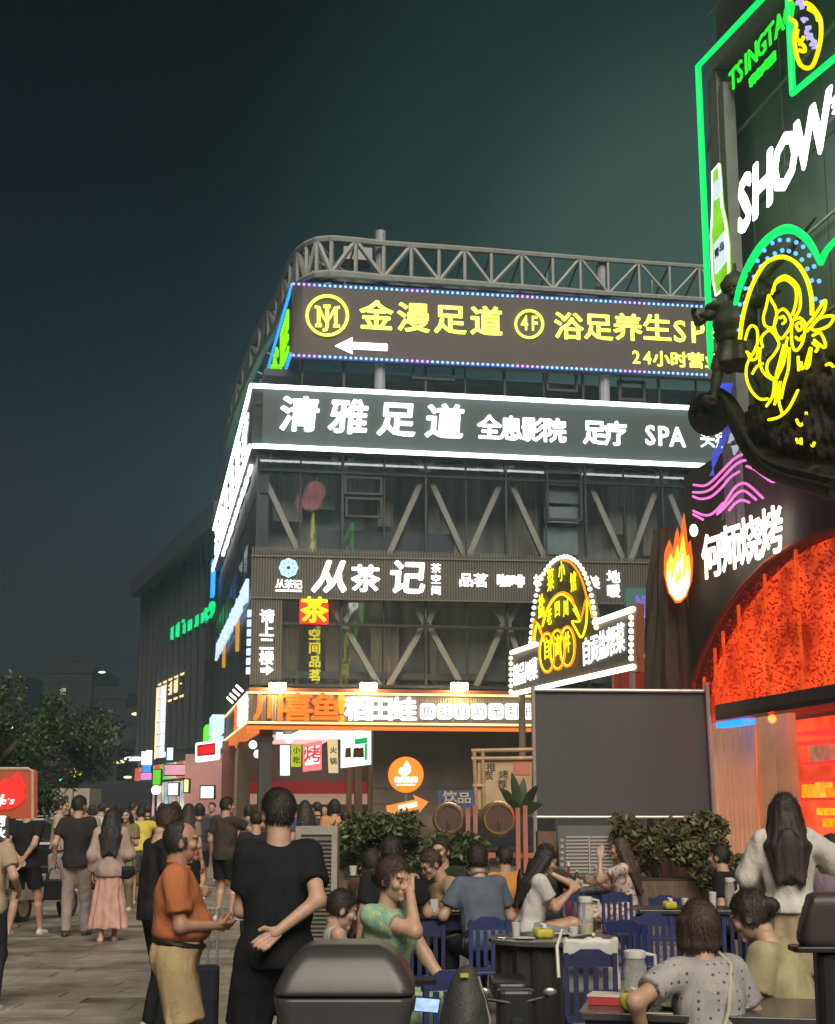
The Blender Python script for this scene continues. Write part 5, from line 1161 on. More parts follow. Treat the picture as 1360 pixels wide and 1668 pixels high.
def field(prims, h, k=.03, pad=.03, post=None):
    lo = np.min([p[1] for p in prims], 0) - pad; hi = np.max([p[2] for p in prims], 0) + pad
    n = np.ceil((hi - lo) / h).astype(int) + 2
    ax = [lo[i] + h * np.arange(n[i]) for i in range(3)]
    f = np.full(n, .25); pm_ = pad + k
    for fn, a, b in prims:
        i0 = np.maximum(0, ((a - pm_ - lo) / h).astype(int)); i1 = np.minimum(n, ((b + pm_ - lo) / h).astype(int) + 2)
        sl = tuple(slice(i0[i], i1[i]) for i in range(3))
        P = np.stack(np.meshgrid(*[ax[i][sl[i]] for i in range(3)], indexing='ij'), -1)
        d = fn(P); g = f[sl]; hh = np.clip(.5 + .5 * (d - g) / k, 0, 1); f[sl] = d * (1 - hh) + g * hh - k * hh * (1 - hh)
    if post is not None:
        P = np.stack(np.meshgrid(*ax, indexing='ij'), -1); f = post(P, f)
    f[0] = f[-1] = .2; f[:, 0] = f[:, -1] = .2; f[:, :, 0] = f[:, :, -1] = .2
    return nets(f, lo, h)
def join(parts):
    V = []; Q = []; k = 0
    for v, q in parts:
        V.append(v); Q.append(q + k); k += len(v)
    return np.concatenate(V), np.concatenate(Q)
def mesh_obj(name, V, Q, m, parent=None, local=True, colors=None, origin=None):
    org = np.array(origin if origin is not None else [V[:, 0].mean(), V[:, 1].mean(), V[:, 2].min()])
    me = bpy.data.meshes.new(name); me.vertices.add(len(V)); me.vertices.foreach_set('co', (V - org).astype(np.float32).ravel())
    me.loops.add(len(Q) * 4); me.loops.foreach_set('vertex_index', Q.ravel().astype(np.int32))
    me.polygons.add(len(Q)); me.polygons.foreach_set('loop_start', np.arange(0, len(Q) * 4, 4, dtype=np.int32))
    me.polygons.foreach_set('loop_total', np.full(len(Q), 4, np.int32)); me.polygons.foreach_set('use_smooth', np.ones(len(Q), bool)); me.update(calc_edges=True); me.validate()
    if colors is not None:
        at_ = me.color_attributes.new('tint', 'FLOAT_COLOR', 'POINT'); at_.data.foreach_set('color', np.concatenate([colors, np.ones((len(V), 1))], 1).astype(np.float32).ravel())
    me.materials.append(m); o = bpy.data.objects.new(name, me); COL.objects.link(o)
    if parent is not None:
        o.parent = parent
        if not local: org = org - np.array(wpos(parent))
    o.location = tuple(org); return o
def skin_mat():
    if 'skin' in MATS: return MATS['skin']
    m = mat('skin', (.5, .5, .5), .48, 0, .1, 20, .08, 160); n = m.node_tree; b = n.nodes['Principled BSDF']
    at_ = n.nodes.new('ShaderNodeAttribute'); at_.attribute_name = 'tint'; no = [q for q in n.nodes if q.type == 'TEX_NOISE'][0]
    mx = n.nodes.new('ShaderNodeMixRGB'); mx.blend_type = 'MULTIPLY'; mx.inputs[0].default_value = .35
    n.links.new(at_.outputs['Color'], mx.inputs[1]); n.links.new(no.outputs['Fac'], mx.inputs[2]); n.links.new(mx.outputs[0], b.inputs['Base Color'])
    return m
def cloth(name, col, rough=.85, var=.16):
    if name in MATS: return MATS[name]
    m = mat(name, col, rough, 0, var, 7, .18, 220, spec=.2); n = m.node_tree; b = n.nodes['Principled BSDF']
    t = n.nodes.new('ShaderNodeTexCoord'); mp = n.nodes.new('ShaderNodeMapping'); mp.inputs['Scale'].default_value = (1, 1, .55); mp.inputs['Rotation'].default_value = (.5, .3, .2)
    n.links.new(t.outputs['Object'], mp.inputs[0]); f = n.nodes.new('ShaderNodeTexNoise'); f.inputs['Scale'].default_value = 11; f.inputs['Detail'].default_value = 2; f.inputs['Distortion'].default_value = 1.6
    n.links.new(mp.outputs[0], f.inputs['Vector']); bp = n.nodes.new('ShaderNodeBump'); bp.inputs['Strength'].default_value = .32; bp.inputs['Distance'].default_value = .035
    n.links.new(f.outputs['Fac'], bp.inputs['Height']); old = b.inputs['Normal'].links[0].from_node; n.links.new(bp.outputs[0], old.inputs['Normal']); return m
def hair_mat(c=(.012, .009, .008)): return mat('hair_%d' % int(c[0] * 1000), tuple(q * 1.7 for q in c), .62, 0, .4, 30, .22, 120, stretch=(1, 1, .12))
def ik(a, b, l1, l2, pole):
    a = np.array(a, float); b = np.array(b, float); d = b - a; L_ = np.linalg.norm(d); dn = d / L_
    L_ = min(L_, (l1 + l2) * .995); b = a + dn * L_
    x = (l1 * l1 - l2 * l2 + L_ * L_) / (2 * L_); y = math.sqrt(max(0, l1 * l1 - x * x))
    p = np.array(pole, float); p = p - dn * p.dot(dn); p /= max(1e-6, np.linalg.norm(p)); return a + dn * x + p * y, b
def rotx(v, a): c_, s_ = math.cos(a), math.sin(a); return A(v[0], v[1] * c_ + v[2] * s_, -v[1] * s_ + v[2] * c_)
def hand(W, d, nrm, sgn, curl=.5, k=1., lod=0):
    """palm and five fingers. d along forearm, nrm palm normal, sgn +1/-1 gives the thumb side"""
    d = d / np.linalg.norm(d); n_ = nrm - d * nrm.dot(d); n_ /= max(1e-6, np.linalg.norm(n_)); s_ = np.cross(d, n_) * sgn; pr = []
    lens = (.040, .044, .041, .033)
    for i in range(4):
        o = (.030 - .020 * i) * k; kn = W + d * (.088 - .004 * abs(i - 1)) * k + s_ * o
        pr.append(rc(W + s_ * o * .6 + d * .004, kn, .0135 * k, .0115 * k)); p = kn; a = curl * (.5 + .12 * i)
        for j, f_ in enumerate((1, .62, .5)):
            dd = d * math.cos(a) + n_ * math.sin(a); q = p + dd * lens[i] * f_ * k; pr.append(rc(p, q, (.0092 - .0008 * j) * k, (.0086 - .0009 * j) * k)); p = q; a += curl * .75
    b0 = W + s_ * .022 * k + d * .02 * k; b1 = b0 + (d * .6 + s_ * .7 + n_ * .45) * .042 * k; b2 = b1 + (d * .85 + s_ * .2 + n_ * .35 * (1 + curl)) * .032 * k
    pr += [rc(b0, b1, .0145 * k, .0115 * k), rc(b1, b2, .011 * k, .0088 * k)]; return pr
NP = [0]
def figure(px, D, ztop, face, label, top=None, bottom=None, hair='short', pose='stand', lean=0., la=None, ra=None, le=None, re=None, feet=None, yaw=0., pitch=0., fem=False, fat=0., skin=(.60, .37, .26), shoes=(.5, .5, .5),
           lod=1, hcol=(.012, .009, .008), curl=.5, group=None, pz=None, glasses=False, X=None, mask=False, seatw=0., hn=None, zbase=0., tw=0., shw=None):
    NP[0] += 1; sd = NP[0] * 7
    H0 = 1.70
    sit = pose == 'sit'
    pz = pz if pz is not None else (.50 if sit else .93)
    top_u = pz + .772 * math.cos(R_(lean * .6))
    s = (ztop - zbase) / top_u if not sit else (ztop - zbase) / (pz + .785 * math.cos(R_(lean * .8)))
    Xw = X if X is not None else GX(px, D)
    root = empty('person', (Xw, D, zbase), label, 'person', group, R_(face), s)
    la_ = R_(lean); P = A(0, 0, pz)
    U = lambda x, y, z: P + rotx((x, y, z), la_)
    sh = shw if shw else (.150 if fem else .168)
    N = U(0, -.005, .50); S = {-1: U(-sh, 0, .455), 1: U(sh, 0, .455)}
    hl = la_ * .75; HB = N + rotx((0, .012, .058), hl)
    ya = R_(yaw); pa = R_(pitch)
    hf = A(-math.sin(ya) * math.cos(pa), math.cos(ya) * math.cos(pa), math.sin(pa)); hr = A(math.cos(ya), math.sin(ya), 0); hu = np.cross(hr, hf)
    Hc = HB + hu * .098 + hf * .022; HM = np.stack([hr, hf, hu], 1)
    HS = 1.27 if hair == 'kid' else (1.01 if not fem else .99)
    HH = lambda x, y, z: Hc + HM @ (A(x, y, z) * HS)
    hs = {0: .0065, 1: .011, 2: .019}[lod]; bs_ = {0: .014, 1: .02, 2: .028}[lod]; cs = {0: .0115, 1: .018, 2: .027}[lod]
    # joints
    hip = {q: P + A(q * .088, 0, -.03) for q in (-1, 1)}
    ft = feet or ([(-.11, .40), (.11, .38)] if sit else [(-.10, 0), (.10, .03)])
    KN = {}; AN = {}
    for i, q in enumerate((-1, 1)):
        z_ = ft[i][2] if len(ft[i]) > 2 else .075
        KN[q], AN[q] = ik(hip[q], A(ft[i][0], ft[i][1], z_), .425, .42, A(q * .12, 1, .25 if sit else .0))
    EL = {}; WR = {}
    for q, t, e_ in ((-1, la, le), (1, ra, re)):
        tgt = P + A(*t) if t is not None else S[q] + A(q * .07, .05, -.50)
        EL[q], WR[q] = ik(S[q], tgt, .275, .245, A(*(e_ if e_ is not None else (q * .45, -1, -.3))))
    w_ = -.012 if fem else 0
    torso = lambda e: [el(U(0, 0, .0), (.158 + e, .112 + e + fat * .04, .125 + e)), el(U(0, fat * .045, .17), (.132 + w_ + e + fat * .03, .098 + e + fat * .07, .15 + e)), el(U(0, .005, .31), (.155 + w_ + e, .108 + e + fat * .02, .16 + e)),
        rc(U(-sh * .62, 0, .435), U(sh * .62, 0, .435), .058 + e, .058 + e)] + ([el(U(q * .07, .085, .33), (.062 + e * .5, .055, .06)) for q in (-1, 1)] if fem else [])
    MT = None
    arms = lambda q, e, fr=1.: [rc(S[q], S[q] + (EL[q] - S[q]) * fr, .052 + e, .038 + e + (.012 if fr < 1 else 0), fr < 1)]
    body = torso(0) + [rc(N - hu * .02, HB + hu * .04, .056 if fem else .064, .050 if fem else .060)]
    for q in (-1, 1):
        body += arms(q, 0) + [rc(EL[q], WR[q] + (WR[q] - EL[q]) * .08, .038, .025), el(S[q], (.058, .055, .058))]
        body += [rc(hip[q], KN[q], .085, .054), rc(KN[q], AN[q], .052, .034), rc(KN[q] * .72 + AN[q] * .28 - A(0, .012, 0), KN[q] * .45 + AN[q] * .55, .05, .04)]
        toe = AN[q] + A(q * .03, .13, -AN[q][2] + .03 if AN[q][2] < .12 else -.03); body += [rc(AN[q] - A(0, .03, .02), toe, .035, .026)]
    parts_ = []; hn_ = []
    for q in (-1, 1):
        fd = WR[q] - EL[q]; fd = fd / np.linalg.norm(fd); nr = A(-q, 0, 0) if abs(fd[0]) < .8 else A(0, 1, 0)
        if hn is not None and q in hn: nr = A(*hn[q])
        hp = hand(WR[q], fd, nr, 1 if q > 0 else -1, curl, 1.0 if lod < 2 else 1.25)
        if lod == 0: parts_.append(field(hp, .0048, .006, .01))
        else: hn_ += hp
    if lod > 0: parts_.append(field(hn_, .009 if lod == 1 else .016, .012, .015))
    parts_.append(field(body, bs_, .03, .02))
    # head
    E3 = lambda c, r: el(HH(*c), tuple(q * HS for q in r), HM)
    fw = .94 if fem else 1.
    head = [E3((0, -.012, .022), (.074 * fw, .092, .092)), E3((0, .012, -.045), (.056 * fw, .07, .074)), rc(HH(0, -.03, -.09), HH(0, -.012, -.02), .05, .055)]
    feat = [rc(HH(0, .086, .008), HH(0, .101, -.026), .0065, .0115), rc(HH(-.012, .09, -.030), HH(.012, .09, -.030), .0075, .0075), rc(HH(-.036, .076, .026), HH(.036, .076, .026), .011, .011), E3((0, .076, -.092), (.021, .016, .018)),
            rc(HH(-.019, .079, -.056), HH(.019, .079, -.056), .0058, .0058), rc(HH(-.014, .078, -.066), HH(.014, .078, -.066), .008, .008), E3((-.04, .06, -.02), (.024, .024, .024)), E3((.04, .06, -.02), (.024, .024, .024)),
            E3((-.077 * fw, -.008, -.008), (.010, .020, .032)), E3((.077 * fw, -.008, -.008), (.010, .020, .032))]
    eyes = [(-.031, .083, .004), (.031, .083, .004)]
    def hp_(Pg, f):
        for c in eyes:
            d = np.sqrt(((Pg - HH(c[0], c[1] + .012, c[2])) ** 2).sum(-1)) - .015; d = -d
            f = np.where(d > f, d, f)
            d2 = np.sqrt(((Pg - HH(c[0], c[1] - .010, c[2])) ** 2).sum(-1)) - .0135; f = np.minimum(f, d2)
        return f
    hv = field(head + feat if lod < 2 else head + feat[:1] + feat[8:], hs, .016, .012, hp_ if lod < 2 else None); parts_.append(hv)
    V, Q = join(parts_)
    sk = np.array(skin); Cc = np.tile(sk, (len(V), 1)); nh = len(hv[0]); q = (V[-nh:] - Hc) @ HM / HS; ch = np.tile(sk, (nh, 1))
    if lod < 2:
        lip = (np.abs(q[:, 0]) < .024) & (q[:, 2] < -.050) & (q[:, 2] > -.072) & (q[:, 1] > .072); ch[lip] = sk * A(1.0, .62, .62)
        br = (np.abs(np.abs(q[:, 0]) - .031) < .018) & (q[:, 2] > .020) & (q[:, 2] < .030) & (q[:, 1] > .06); ch[br] = sk * .18
        for c in eyes:
            dd = np.hypot(q[:, 0] - c[0], q[:, 2] - c[2]); ey = (dd < .0125) & (q[:, 1] > .06) & (np.abs(q[:, 2] - c[2]) < .0052); ch[ey] = (.30, .25, .22); ch[(dd < .0085) & (q[:, 1] > .06)] = (.02, .012, .01)
            ln = (dd < .018) & (q[:, 1] > .06) & (q[:, 2] - c[2] > .006) & (q[:, 2] - c[2] < .0115); ch[ln] = sk * .35
    Cc[-nh:] = ch
    mesh_obj('body', V, Q, skin_mat(), root, True, Cc, (0, 0, 0))
    # garments
    if top:
        kind, col = top[0], top[1]; mt = top[2] if len(top) > 2 else cloth('cloth_%03d_%03d_%03d' % tuple(int(c * 999) for c in col), col)
        e = {'tee': .020, 'polo': .022, 'tank': .013, 'blouse': .032, 'dress': .016, 'shirt': .026, 'cardigan': .036}[kind]
        pr = torso(e); fr = {'tee': .62, 'polo': .68, 'tank': 0, 'blouse': 1, 'dress': .5, 'shirt': .66, 'cardigan': 1}[kind]
        for q_ in (-1, 1):
            if fr > 0: pr += [rc(S[q_], S[q_] + (EL[q_] - S[q_]) * fr, .047 + e, .045 + e * .95, fr < 1)]
            if kind in ('blouse', 'cardigan'): pr += [rc(EL[q_], EL[q_] + (WR[q_] - EL[q_]) * .8, .048 + e * .8, .045 + e * .6, True)]
        hem = -.085 if kind in ('tee', 'shirt', 'cardigan') else (.068 if kind == 'polo' else -.02 if kind == 'blouse' else -.04)
        if kind in ('tee', 'shirt', 'cardigan') and not sit: pr += [rc(U(0, 0, .25), U(0, 0, -.10), .10 + e, .125 + e)] if kind != 'tee' or fat >= 0 else []
        up = rotx((0, 0, 1), la_); nk = N
        neck = .060 if kind != 'tank' else .095
        def post(Pg, f):
            f = f + wrinkle(Pg, {0: .009, 1: .009, 2: .006}[lod], sd, .85) - {0: .006, 1: .007, 2: .004}[lod]
            hgt = (Pg - P) @ up
            f = np.where(hgt < .25, f - .008 * np.clip((.25 - hgt) / .3, 0, 1), f)
            # keep the arms: only cut torso hem close to the axis
            ax_ = np.abs(Pg[..., 0]) < sh + .045
            f = np.where(ax_, np.maximum(f, hem - hgt), f)
            dn = np.sqrt(((Pg - (nk + rotx((0, .03, .045), la_))) ** 2).sum(-1)) - neck; f = np.maximum(f, -dn)
            if kind == 'polo': f = f + .030 * np.clip((.125 - hgt) / .055, 0, 1)
            return np.maximum(f, hgt - .56)
        V, Q = field(pr, cs, .035, .03, post)
        nm_ = {'tee': 't_shirt', 'polo': 'polo_shirt', 'tank': 'tank_top', 'blouse': 'blouse', 'dress': 'dress_top', 'shirt': 'shirt', 'cardigan': 'cardigan'}[kind]
        mesh_obj(nm_, V, Q, mt, root)
        if kind in ('polo', 'shirt'):
            cp_ = [nk + rotx((.07 * math.cos(t), .062 * math.sin(t) + .012, .022 + (.02 if math.sin(t) < 0 else -.018)), la_) for t in np.linspace(-1.3 * PI / 2 - .9, PI * .5 + 1.1, 14)]
            obj('collar', MB().tube([tuple(c) for c in cp_], .015, 6), mt, root, True, True)
    if bottom:
        kind, col = bottom[0], bottom[1]; mt = bottom[2] if len(bottom) > 2 else cloth('cloth_%03d_%03d_%03d' % tuple(int(c * 999) for c in col), col)
        pr = [el(P + A(0, 0, .0), (.166, .122 + fat * .03, .13))] + ([el(P + A(0, fat * .03, .06), (.155 + fat * .02, .115 + fat * .04, .08))])
        hem_z = None
        if kind in ('pants', 'trousers'):
            for q_ in (-1, 1): pr += [rc(hip[q_], KN[q_], .098, .070), rc(KN[q_], KN[q_] + (AN[q_] - KN[q_]) * .97, .070, .058 if kind == 'pants' else .048, True)]
        elif kind == 'shorts' or kind == 'longshorts':
            fr = .72 if kind == 'shorts' else .80
            for q_ in (-1, 1): pr += [rc(hip[q_], hip[q_] + (KN[q_] - hip[q_]) * fr, .104 + .006 * (kind == 'longshorts'), .098 + .014 * (kind == 'longshorts'), True)]
        else:
            if sit:
                for q_ in (-1, 1): pr += [rc(hip[q_], KN[q_], .105, .085)]
                pr += [rc((hip[-1] + hip[1]) / 2, (KN[-1] + KN[1]) / 2, .1, .08), rc(KN[-1], KN[1], .08, .08), rc((KN[-1] + KN[1]) / 2, (KN[-1] + KN[1]) / 2 * .6 + (AN[-1] + AN[1]) / 2 * .4, .12, .13, True)]
            else:
                hem_z = {'skirt': .52, 'longskirt': .20}[kind]; cz = pz - .02
                def cone(Pg):
                    t = np.clip((cz - Pg[..., 2]) / (cz - hem_z), 0, 1); r_ = .13 + .085 * t
                    th = np.arctan2(Pg[..., 1], Pg[..., 0]); r_ = r_ + (.004 + .016 * t) * np.sin(th * 11 + 2 * np.sin(th * 2))
                    d = np.hypot(Pg[..., 0] * .9, Pg[..., 1] * 1.05) - r_
                    return np.maximum(np.maximum(d * .9, hem_z - Pg[..., 2]), Pg[..., 2] - cz)
                pr += [(cone, A(-.28, -.28, hem_z), A(.28, .28, cz))]
        up = rotx((0, 0, 1), la_)
        def post(Pg, f):
            f = f + wrinkle(Pg, {0: .010, 1: .009, 2: .006}[lod], sd + 1, .75) - {0: .006, 1: .007, 2: .004}[lod]
            return np.maximum(f, (Pg - P) @ up - .105)
        V, Q = field(pr, cs, .03, .03, post); mesh_obj({'pants': 'trousers', 'trousers': 'trousers', 'shorts': 'shorts', 'longshorts': 'shorts', 'skirt': 'skirt', 'longskirt': 'skirt'}[kind], V, Q, mt, root)
    # hair
    hm = hair_mat(hcol); hp2 = [E3((0, -.016, .030), (.083, .100, .098))]
    if hair == 'cap': hp2 = [E3((0, -.012, .036), (.088, .104, .09))]
    if hair == 'puffy': hp2 = [E3((0, -.018, .036), (.095, .108, .106))]
    if hair in ('long', 'bob', 'bun', 'tail', 'kid', 'bald'): hp2 = [E3((0, -.018, .026), (.086, .102, .102))]
    extra = []
    if hair == 'long':
        for dx, dy in ((-.05, -.05), (0, -.075), (.05, -.05), (-.072, -.01), (.072, -.01), (-.03, -.08), (.03, -.08)):
            a = HH(dx, dy, .02); b = N + rotx((dx * 1.7, -.115 if dy < -.03 else -.075, -.08), la_); c = N + rotx((dx * 1.1, -.165, -.26 - .04 * abs(dx) / .05), la_)
            extra += [rc(a, b, .040, .036), rc(b, c, .036, .018)]
        extra += [el(N + rotx((0, -.138, -.15), la_), (.088, .040, .19)), el(N + rotx((0, -.06, .05), la_), (.08, .06, .10))]
    if hair == 'bob':
        for dx, dy in ((-.065, -.03), (0, -.07), (.065, -.03), (-.035, -.06), (.035, -.06), (-.07, .0), (.07, .0)): extra += [rc(HH(dx, dy, .02), HH(dx * 1.12, dy * 1.05, -.075), .036, .031)]
    if hair == 'bun': extra += [E3((0, -.125, .0), (.042, .04, .042))]
    if hair == 'tail': extra += [rc(HH(0, -.10, .03), HH(0, -.15, -.06), .028, .034), rc(HH(0, -.15, -.06), HH(0, -.14, -.22), .034, .012)]
    low = {'short': -.052, 'cap': -.05, 'puffy': -.06, 'kid': -.04, 'bald': -.05}.get(hair, -.075)
    def hpost(Pg, f):
        q = (Pg - Hc) @ HM / HS
        f = f + .0012 * np.sin(q[..., 0] * 110 + 3 * np.sin(q[..., 1] * 40)) * (lod < 1)
        th_ = np.arctan2(q[..., 0], -(q[..., 1] + .01)); f = f + .0009 * np.sin(th_ * 19 + 2.2 * np.sin(q[..., 2] * 14) + sd) + .0008 * np.sin(th_ * 37 + 3 * np.sin(q[..., 2] * 9))
        q = q + (wrinkle(Pg, .012, sd + 3, 4.5))[..., None]
        cap = np.maximum((q[..., 1] - .052) - np.clip(q[..., 2] - .055, -.02, 1) * 1.4, np.where(q[..., 1] > -.01, (.006 - q[..., 2]) + np.where(np.abs(q[..., 0]) > .06, -.03, 0), low - q[..., 2]))
        if hair == 'bald': cap = np.maximum(cap, (q[..., 1] - .0) - np.clip(.05 - q[..., 2], 0, 1) * .8)
        if extra: cap = np.where(q[..., 2] < .0, np.maximum(q[..., 1] - .035, -1), cap) if hair in ('long', 'bob') else np.where(q[..., 1] < -.05, -1, cap)
        return np.maximum(f, cap)
    V, Q = field(hp2 + extra, {0: .0075, 1: .012, 2: .02}[lod], .02, .012, hpost)
    if lod < 2 and len(V):
        # loose strands laid over the hair so that its surface and outline break up
        rs_ = np.random.RandomState(sd); ns = 2600 if lod == 0 else 900
        q = (V - Hc) @ HM; ok = np.where((q[:, 2] > -.2) | (q[:, 1] < 0))[0]; pick = V[rs_.choice(ok, ns)]
        out = pick - (Hc - hf * .012 + hu * .0); out[:, 2] *= .5; out /= np.linalg.norm(out, axis=1)[:, None] + 1e-6
        ql = (pick - Hc) @ HM; fall = np.clip((.09 - ql[:, 2]) / .09, .15, 1)[:, None]
        flow = A(0, 0, -1) * fall + hf[None] * (-.35) * (1 - fall) + np.sign(rs_.rand(ns) - .5)[:, None] * hr[None] * .25 * (1 - fall); flow = flow + rs_.randn(ns, 3) * .22
        flow -= out * (flow * out).sum(1)[:, None]; flow /= np.linalg.norm(flow, axis=1)[:, None] + 1e-6
        sdv = np.cross(flow, out) * (.0014 if lod == 0 else .0026); ln_ = rs_.uniform(.018, .042, ns)[:, None] * (1.6 if hair in ('long',) else .85)
        p0 = pick - out * .002; p1 = pick + flow * ln_ * .5 + out * rs_.uniform(.001, .006, ns)[:, None]; p2 = pick + flow * ln_ + out * rs_.uniform(-.002, .006, ns)[:, None]
        SV = np.stack([p0 - sdv, p0 + sdv, p1 + sdv, p1 - sdv, p2 + sdv * .2, p2 - sdv * .2], 1).reshape(-1, 3); b_ = np.arange(ns)[:, None] * 6
        SQ = np.concatenate([b_ + np.array([0, 1, 2, 3]), b_ + np.array([3, 2, 4, 5])]); V, Q = join([(V, Q), (SV, SQ)])
    mesh_obj('cap' if hair == 'cap' else 'hair', V, Q, hm, root)
    # shoes
    if shoes is not None:
        for q_ in (-1, 1):
            an = AN[q_]; dz = min(0, .045 - an[2]) if an[2] < .13 else -.03
            pr = [el(an + A(q_ * .005, -.025, dz + .005), (.043, .06, .05)), el(an + A(q_ * .02, .09, dz - .003), (.045, .085, .036)), el(an + A(q_ * .012, .03, dz), (.04, .09, .045))]
            V, Q = field(pr, .012 if lod < 2 else .02, .02, .02, (lambda Pg, f: np.maximum(f, .004 - Pg[..., 2])) if an[2] < .13 else None)
            mesh_obj('shoe', V, Q, mat('shoe_%03d_%03d' % (int(shoes[0] * 999), int(shoes[2] * 999)), shoes, .5), root)
    if glasses:
        mb = MB()
        for x in (-.031, .031): mb.tube([tuple(HH(x + .02 * math.cos(2 * PI * k / 12), .102, .004 + .016 * math.sin(2 * PI * k / 12))) for k in range(12)], .0022, 4, True)
        mb.tube([tuple(HH(-.05, .10, .006)), tuple(HH(-.08, .0, .008))], .0022, 4); mb.tube([tuple(HH(.05, .10, .006)), tuple(HH(.08, .0, .008))], .0022, 4)
        obj('glasses', mb, M_DARK, root, False, True)
    if mask:
        V, Q = field([E3((0, .045, -.055), (.062, .058, .045))], .009, .01, .01); mesh_obj('face_mask', V, Q, cloth('mask_cloth', (.6, .65, .7)), root)
    root['_s'] = s
    J = dict(P=P, N=N, S=S, E=EL, W=WR, K=KN, A=AN, H=Hc, root=root, s=s, M=Matrix.Translation(Vector((Xw, D, zbase))) @ Matrix.Rotation(R_(face), 4, 'Z') @ Matrix.Scale(s, 4))
    del root['_s']
    return J
def wp(J, v): return J['M'] @ Vector(tuple(v))
# ================================================================ furniture
chair_blue = mat('blue_painted_wood', (.028, .038, .13), .42, 0, .22, 5, .12, 40)
chair_navy = mat('navy_painted_wood', (.022, .027, .085), .42, 0, .22, 5, .12, 40)
def make_chair(m):
    t = empty('dining_chair', (0, 0, 0), 'blue slat back wooden chair', 'chair', 'blue slat back chairs')
    obj('seat', MB().rbox(-.20, .20, -.20, .20, .43, .46, .04), m, t, False, True, bevel=.006)
    for x in (-.18, .18):
        obj('leg', MB().hexa([(x - .018, .155, 0), (x + .018, .155, 0), (x + .018, .19, 0), (x - .018, .19, 0), (x - .02, .15, .43), (x + .02, .15, .43), (x + .02, .19, .43), (x - .02, .19, .43)]), m, t, False, True)
        obj('leg', MB().hexa([(x - .018, -.24, 0), (x + .018, -.24, 0), (x + .018, -.205, 0), (x - .018, -.205, 0), (x - .018, -.235, .90), (x + .018, -.235, .90), (x + .018, -.205, .90), (x - .018, -.205, .90)]), m, t, False, True)
        obj('stretcher', MB().box(x - .01, x + .01, -.205, .155, .2, .225), m, t, False, True)
    pts = [(-.20, .80), (-.10, .80), (.10, .80), (.20, .80), (.20, .875), (.12, .895), (.07, .925), (-.07, .925), (-.12, .895), (-.20, .875)]
    pl_ = Plane((0, -.235, 0), 0)
    obj('top_rail', MB().pprism(pl_, pts, -.002, .028), m, t, False, True)
    for x in (-.11, -.037, .037, .11): obj('slat', MB().box(x - .019, x + .019, -.232, -.215, .462, .798), m, t, False, True)
    return t
proto_b = make_chair(chair_blue); proto_n = make_chair(chair_navy); used = {}
def chair(px, D, rz, lab, navy=False):
    p = proto_n if navy else proto_b; loc = (GX(px, D), D, 0)
    if navy not in used:
        used[navy] = 1; p.location = loc; p.scale = (.84, .84, .84); p.rotation_euler = (0, 0, R_(rz)); p['label'] = lab; return p
    return dup(p, loc, R_(rz), lab, .84)
def table(px, D, w_, d_, rz, lab, navy=False, h=.75, topm=None):
    m = chair_navy if navy else chair_blue; t = empty('dining_table', (GX(px, D), D, 0), lab, 'table', 'blue tables', R_(rz))
    obj('tabletop', MB().rbox(-w_ / 2, w_ / 2, -d_ / 2, d_ / 2, h - .035, h, .02), topm or mat('dark_tabletop', (.055, .052, .055), .22, 0, .3, 5, .08, 30), t, False, True, bevel=.005)
    obj('apron', MB().box(-w_ / 2 + .03, w_ / 2 - .03, -d_ / 2 + .03, -d_ / 2 + .05, h - .13, h - .036), m, t, False, True)
    obj('apron', MB().box(-w_ / 2 + .03, w_ / 2 - .03, d_ / 2 - .05, d_ / 2 - .03, h - .13, h - .036), m, t, False, True)
    for x in (-1, 1):
        for y in (-1, 1): cx_ = x * (w_ / 2 - .05); cy_ = y * (d_ / 2 - .05 if True else 0); obj('leg', MB().box(cx_ - .03, cx_ + .03, cy_ - .03, cy_ + .03, 0, h - .131), m, t, False, True)
    return t
clear = mat('milky_plastic', (.72, .70, .64), .2, 0, .08, 6, 0); clear.node_tree.nodes['Principled BSDF'].inputs['Alpha'].default_value = .32; tea = mat('pale_tea', (.42, .40, .12), .2, 0, .1, 4, 0)
M_CUP = mat('white_cup', (.62, .62, .6), .35); M_LID = mat('milky_lid', (.62, .62, .58), .4)
def pitcher(px, D, z, lab, h=.27, r=.055, s_=1, handle=1):
    x = GX(px, D); e_ = empty('water_pitcher', (x, D, z), lab, 'pitcher', 'clear plastic pitchers')
    obj('jug', MB().lathe([(r * .8, .004), (r * .86, .01), (r, .03), (r, h * .72), (r * .86, h * .78), (r * .86, h * .86)], (0, 0, 0), 20), clear, e_, True, True)
    obj('tea', MB().lathe([(r * .75, .014), (r * .9, .035), (r * .9, h * .3)], (0, 0, 0), 16), tea, e_, True, True)
    obj('lid', MB().lathe([(r * .92, h * .86), (r * .94, h * .88), (r * .94, h * .98), (r * .7, h)], (0, 0, 0), 20), M_LID, e_, True, True)
    obj('handle', MB().tube([(handle * r * .9, 0, h * .93), (handle * r * 1.7, 0, h * .9), (handle * r * 1.75, 0, h * .6), (handle * r * 1.0, 0, h * .5)], .009, 6), M_LID, e_, True, True); return e_
def cup(px, D, z, lab, h=.09, m=None): 
    e_ = obj('cup', MB().lathe([(.026, 0), (.036, h), (.033, h), (.024, .006)], (GX(px, D), D, z), 14), m or M_CUP, None, True); return tag(e_, lab, 'cup', 'white cups on the tables')
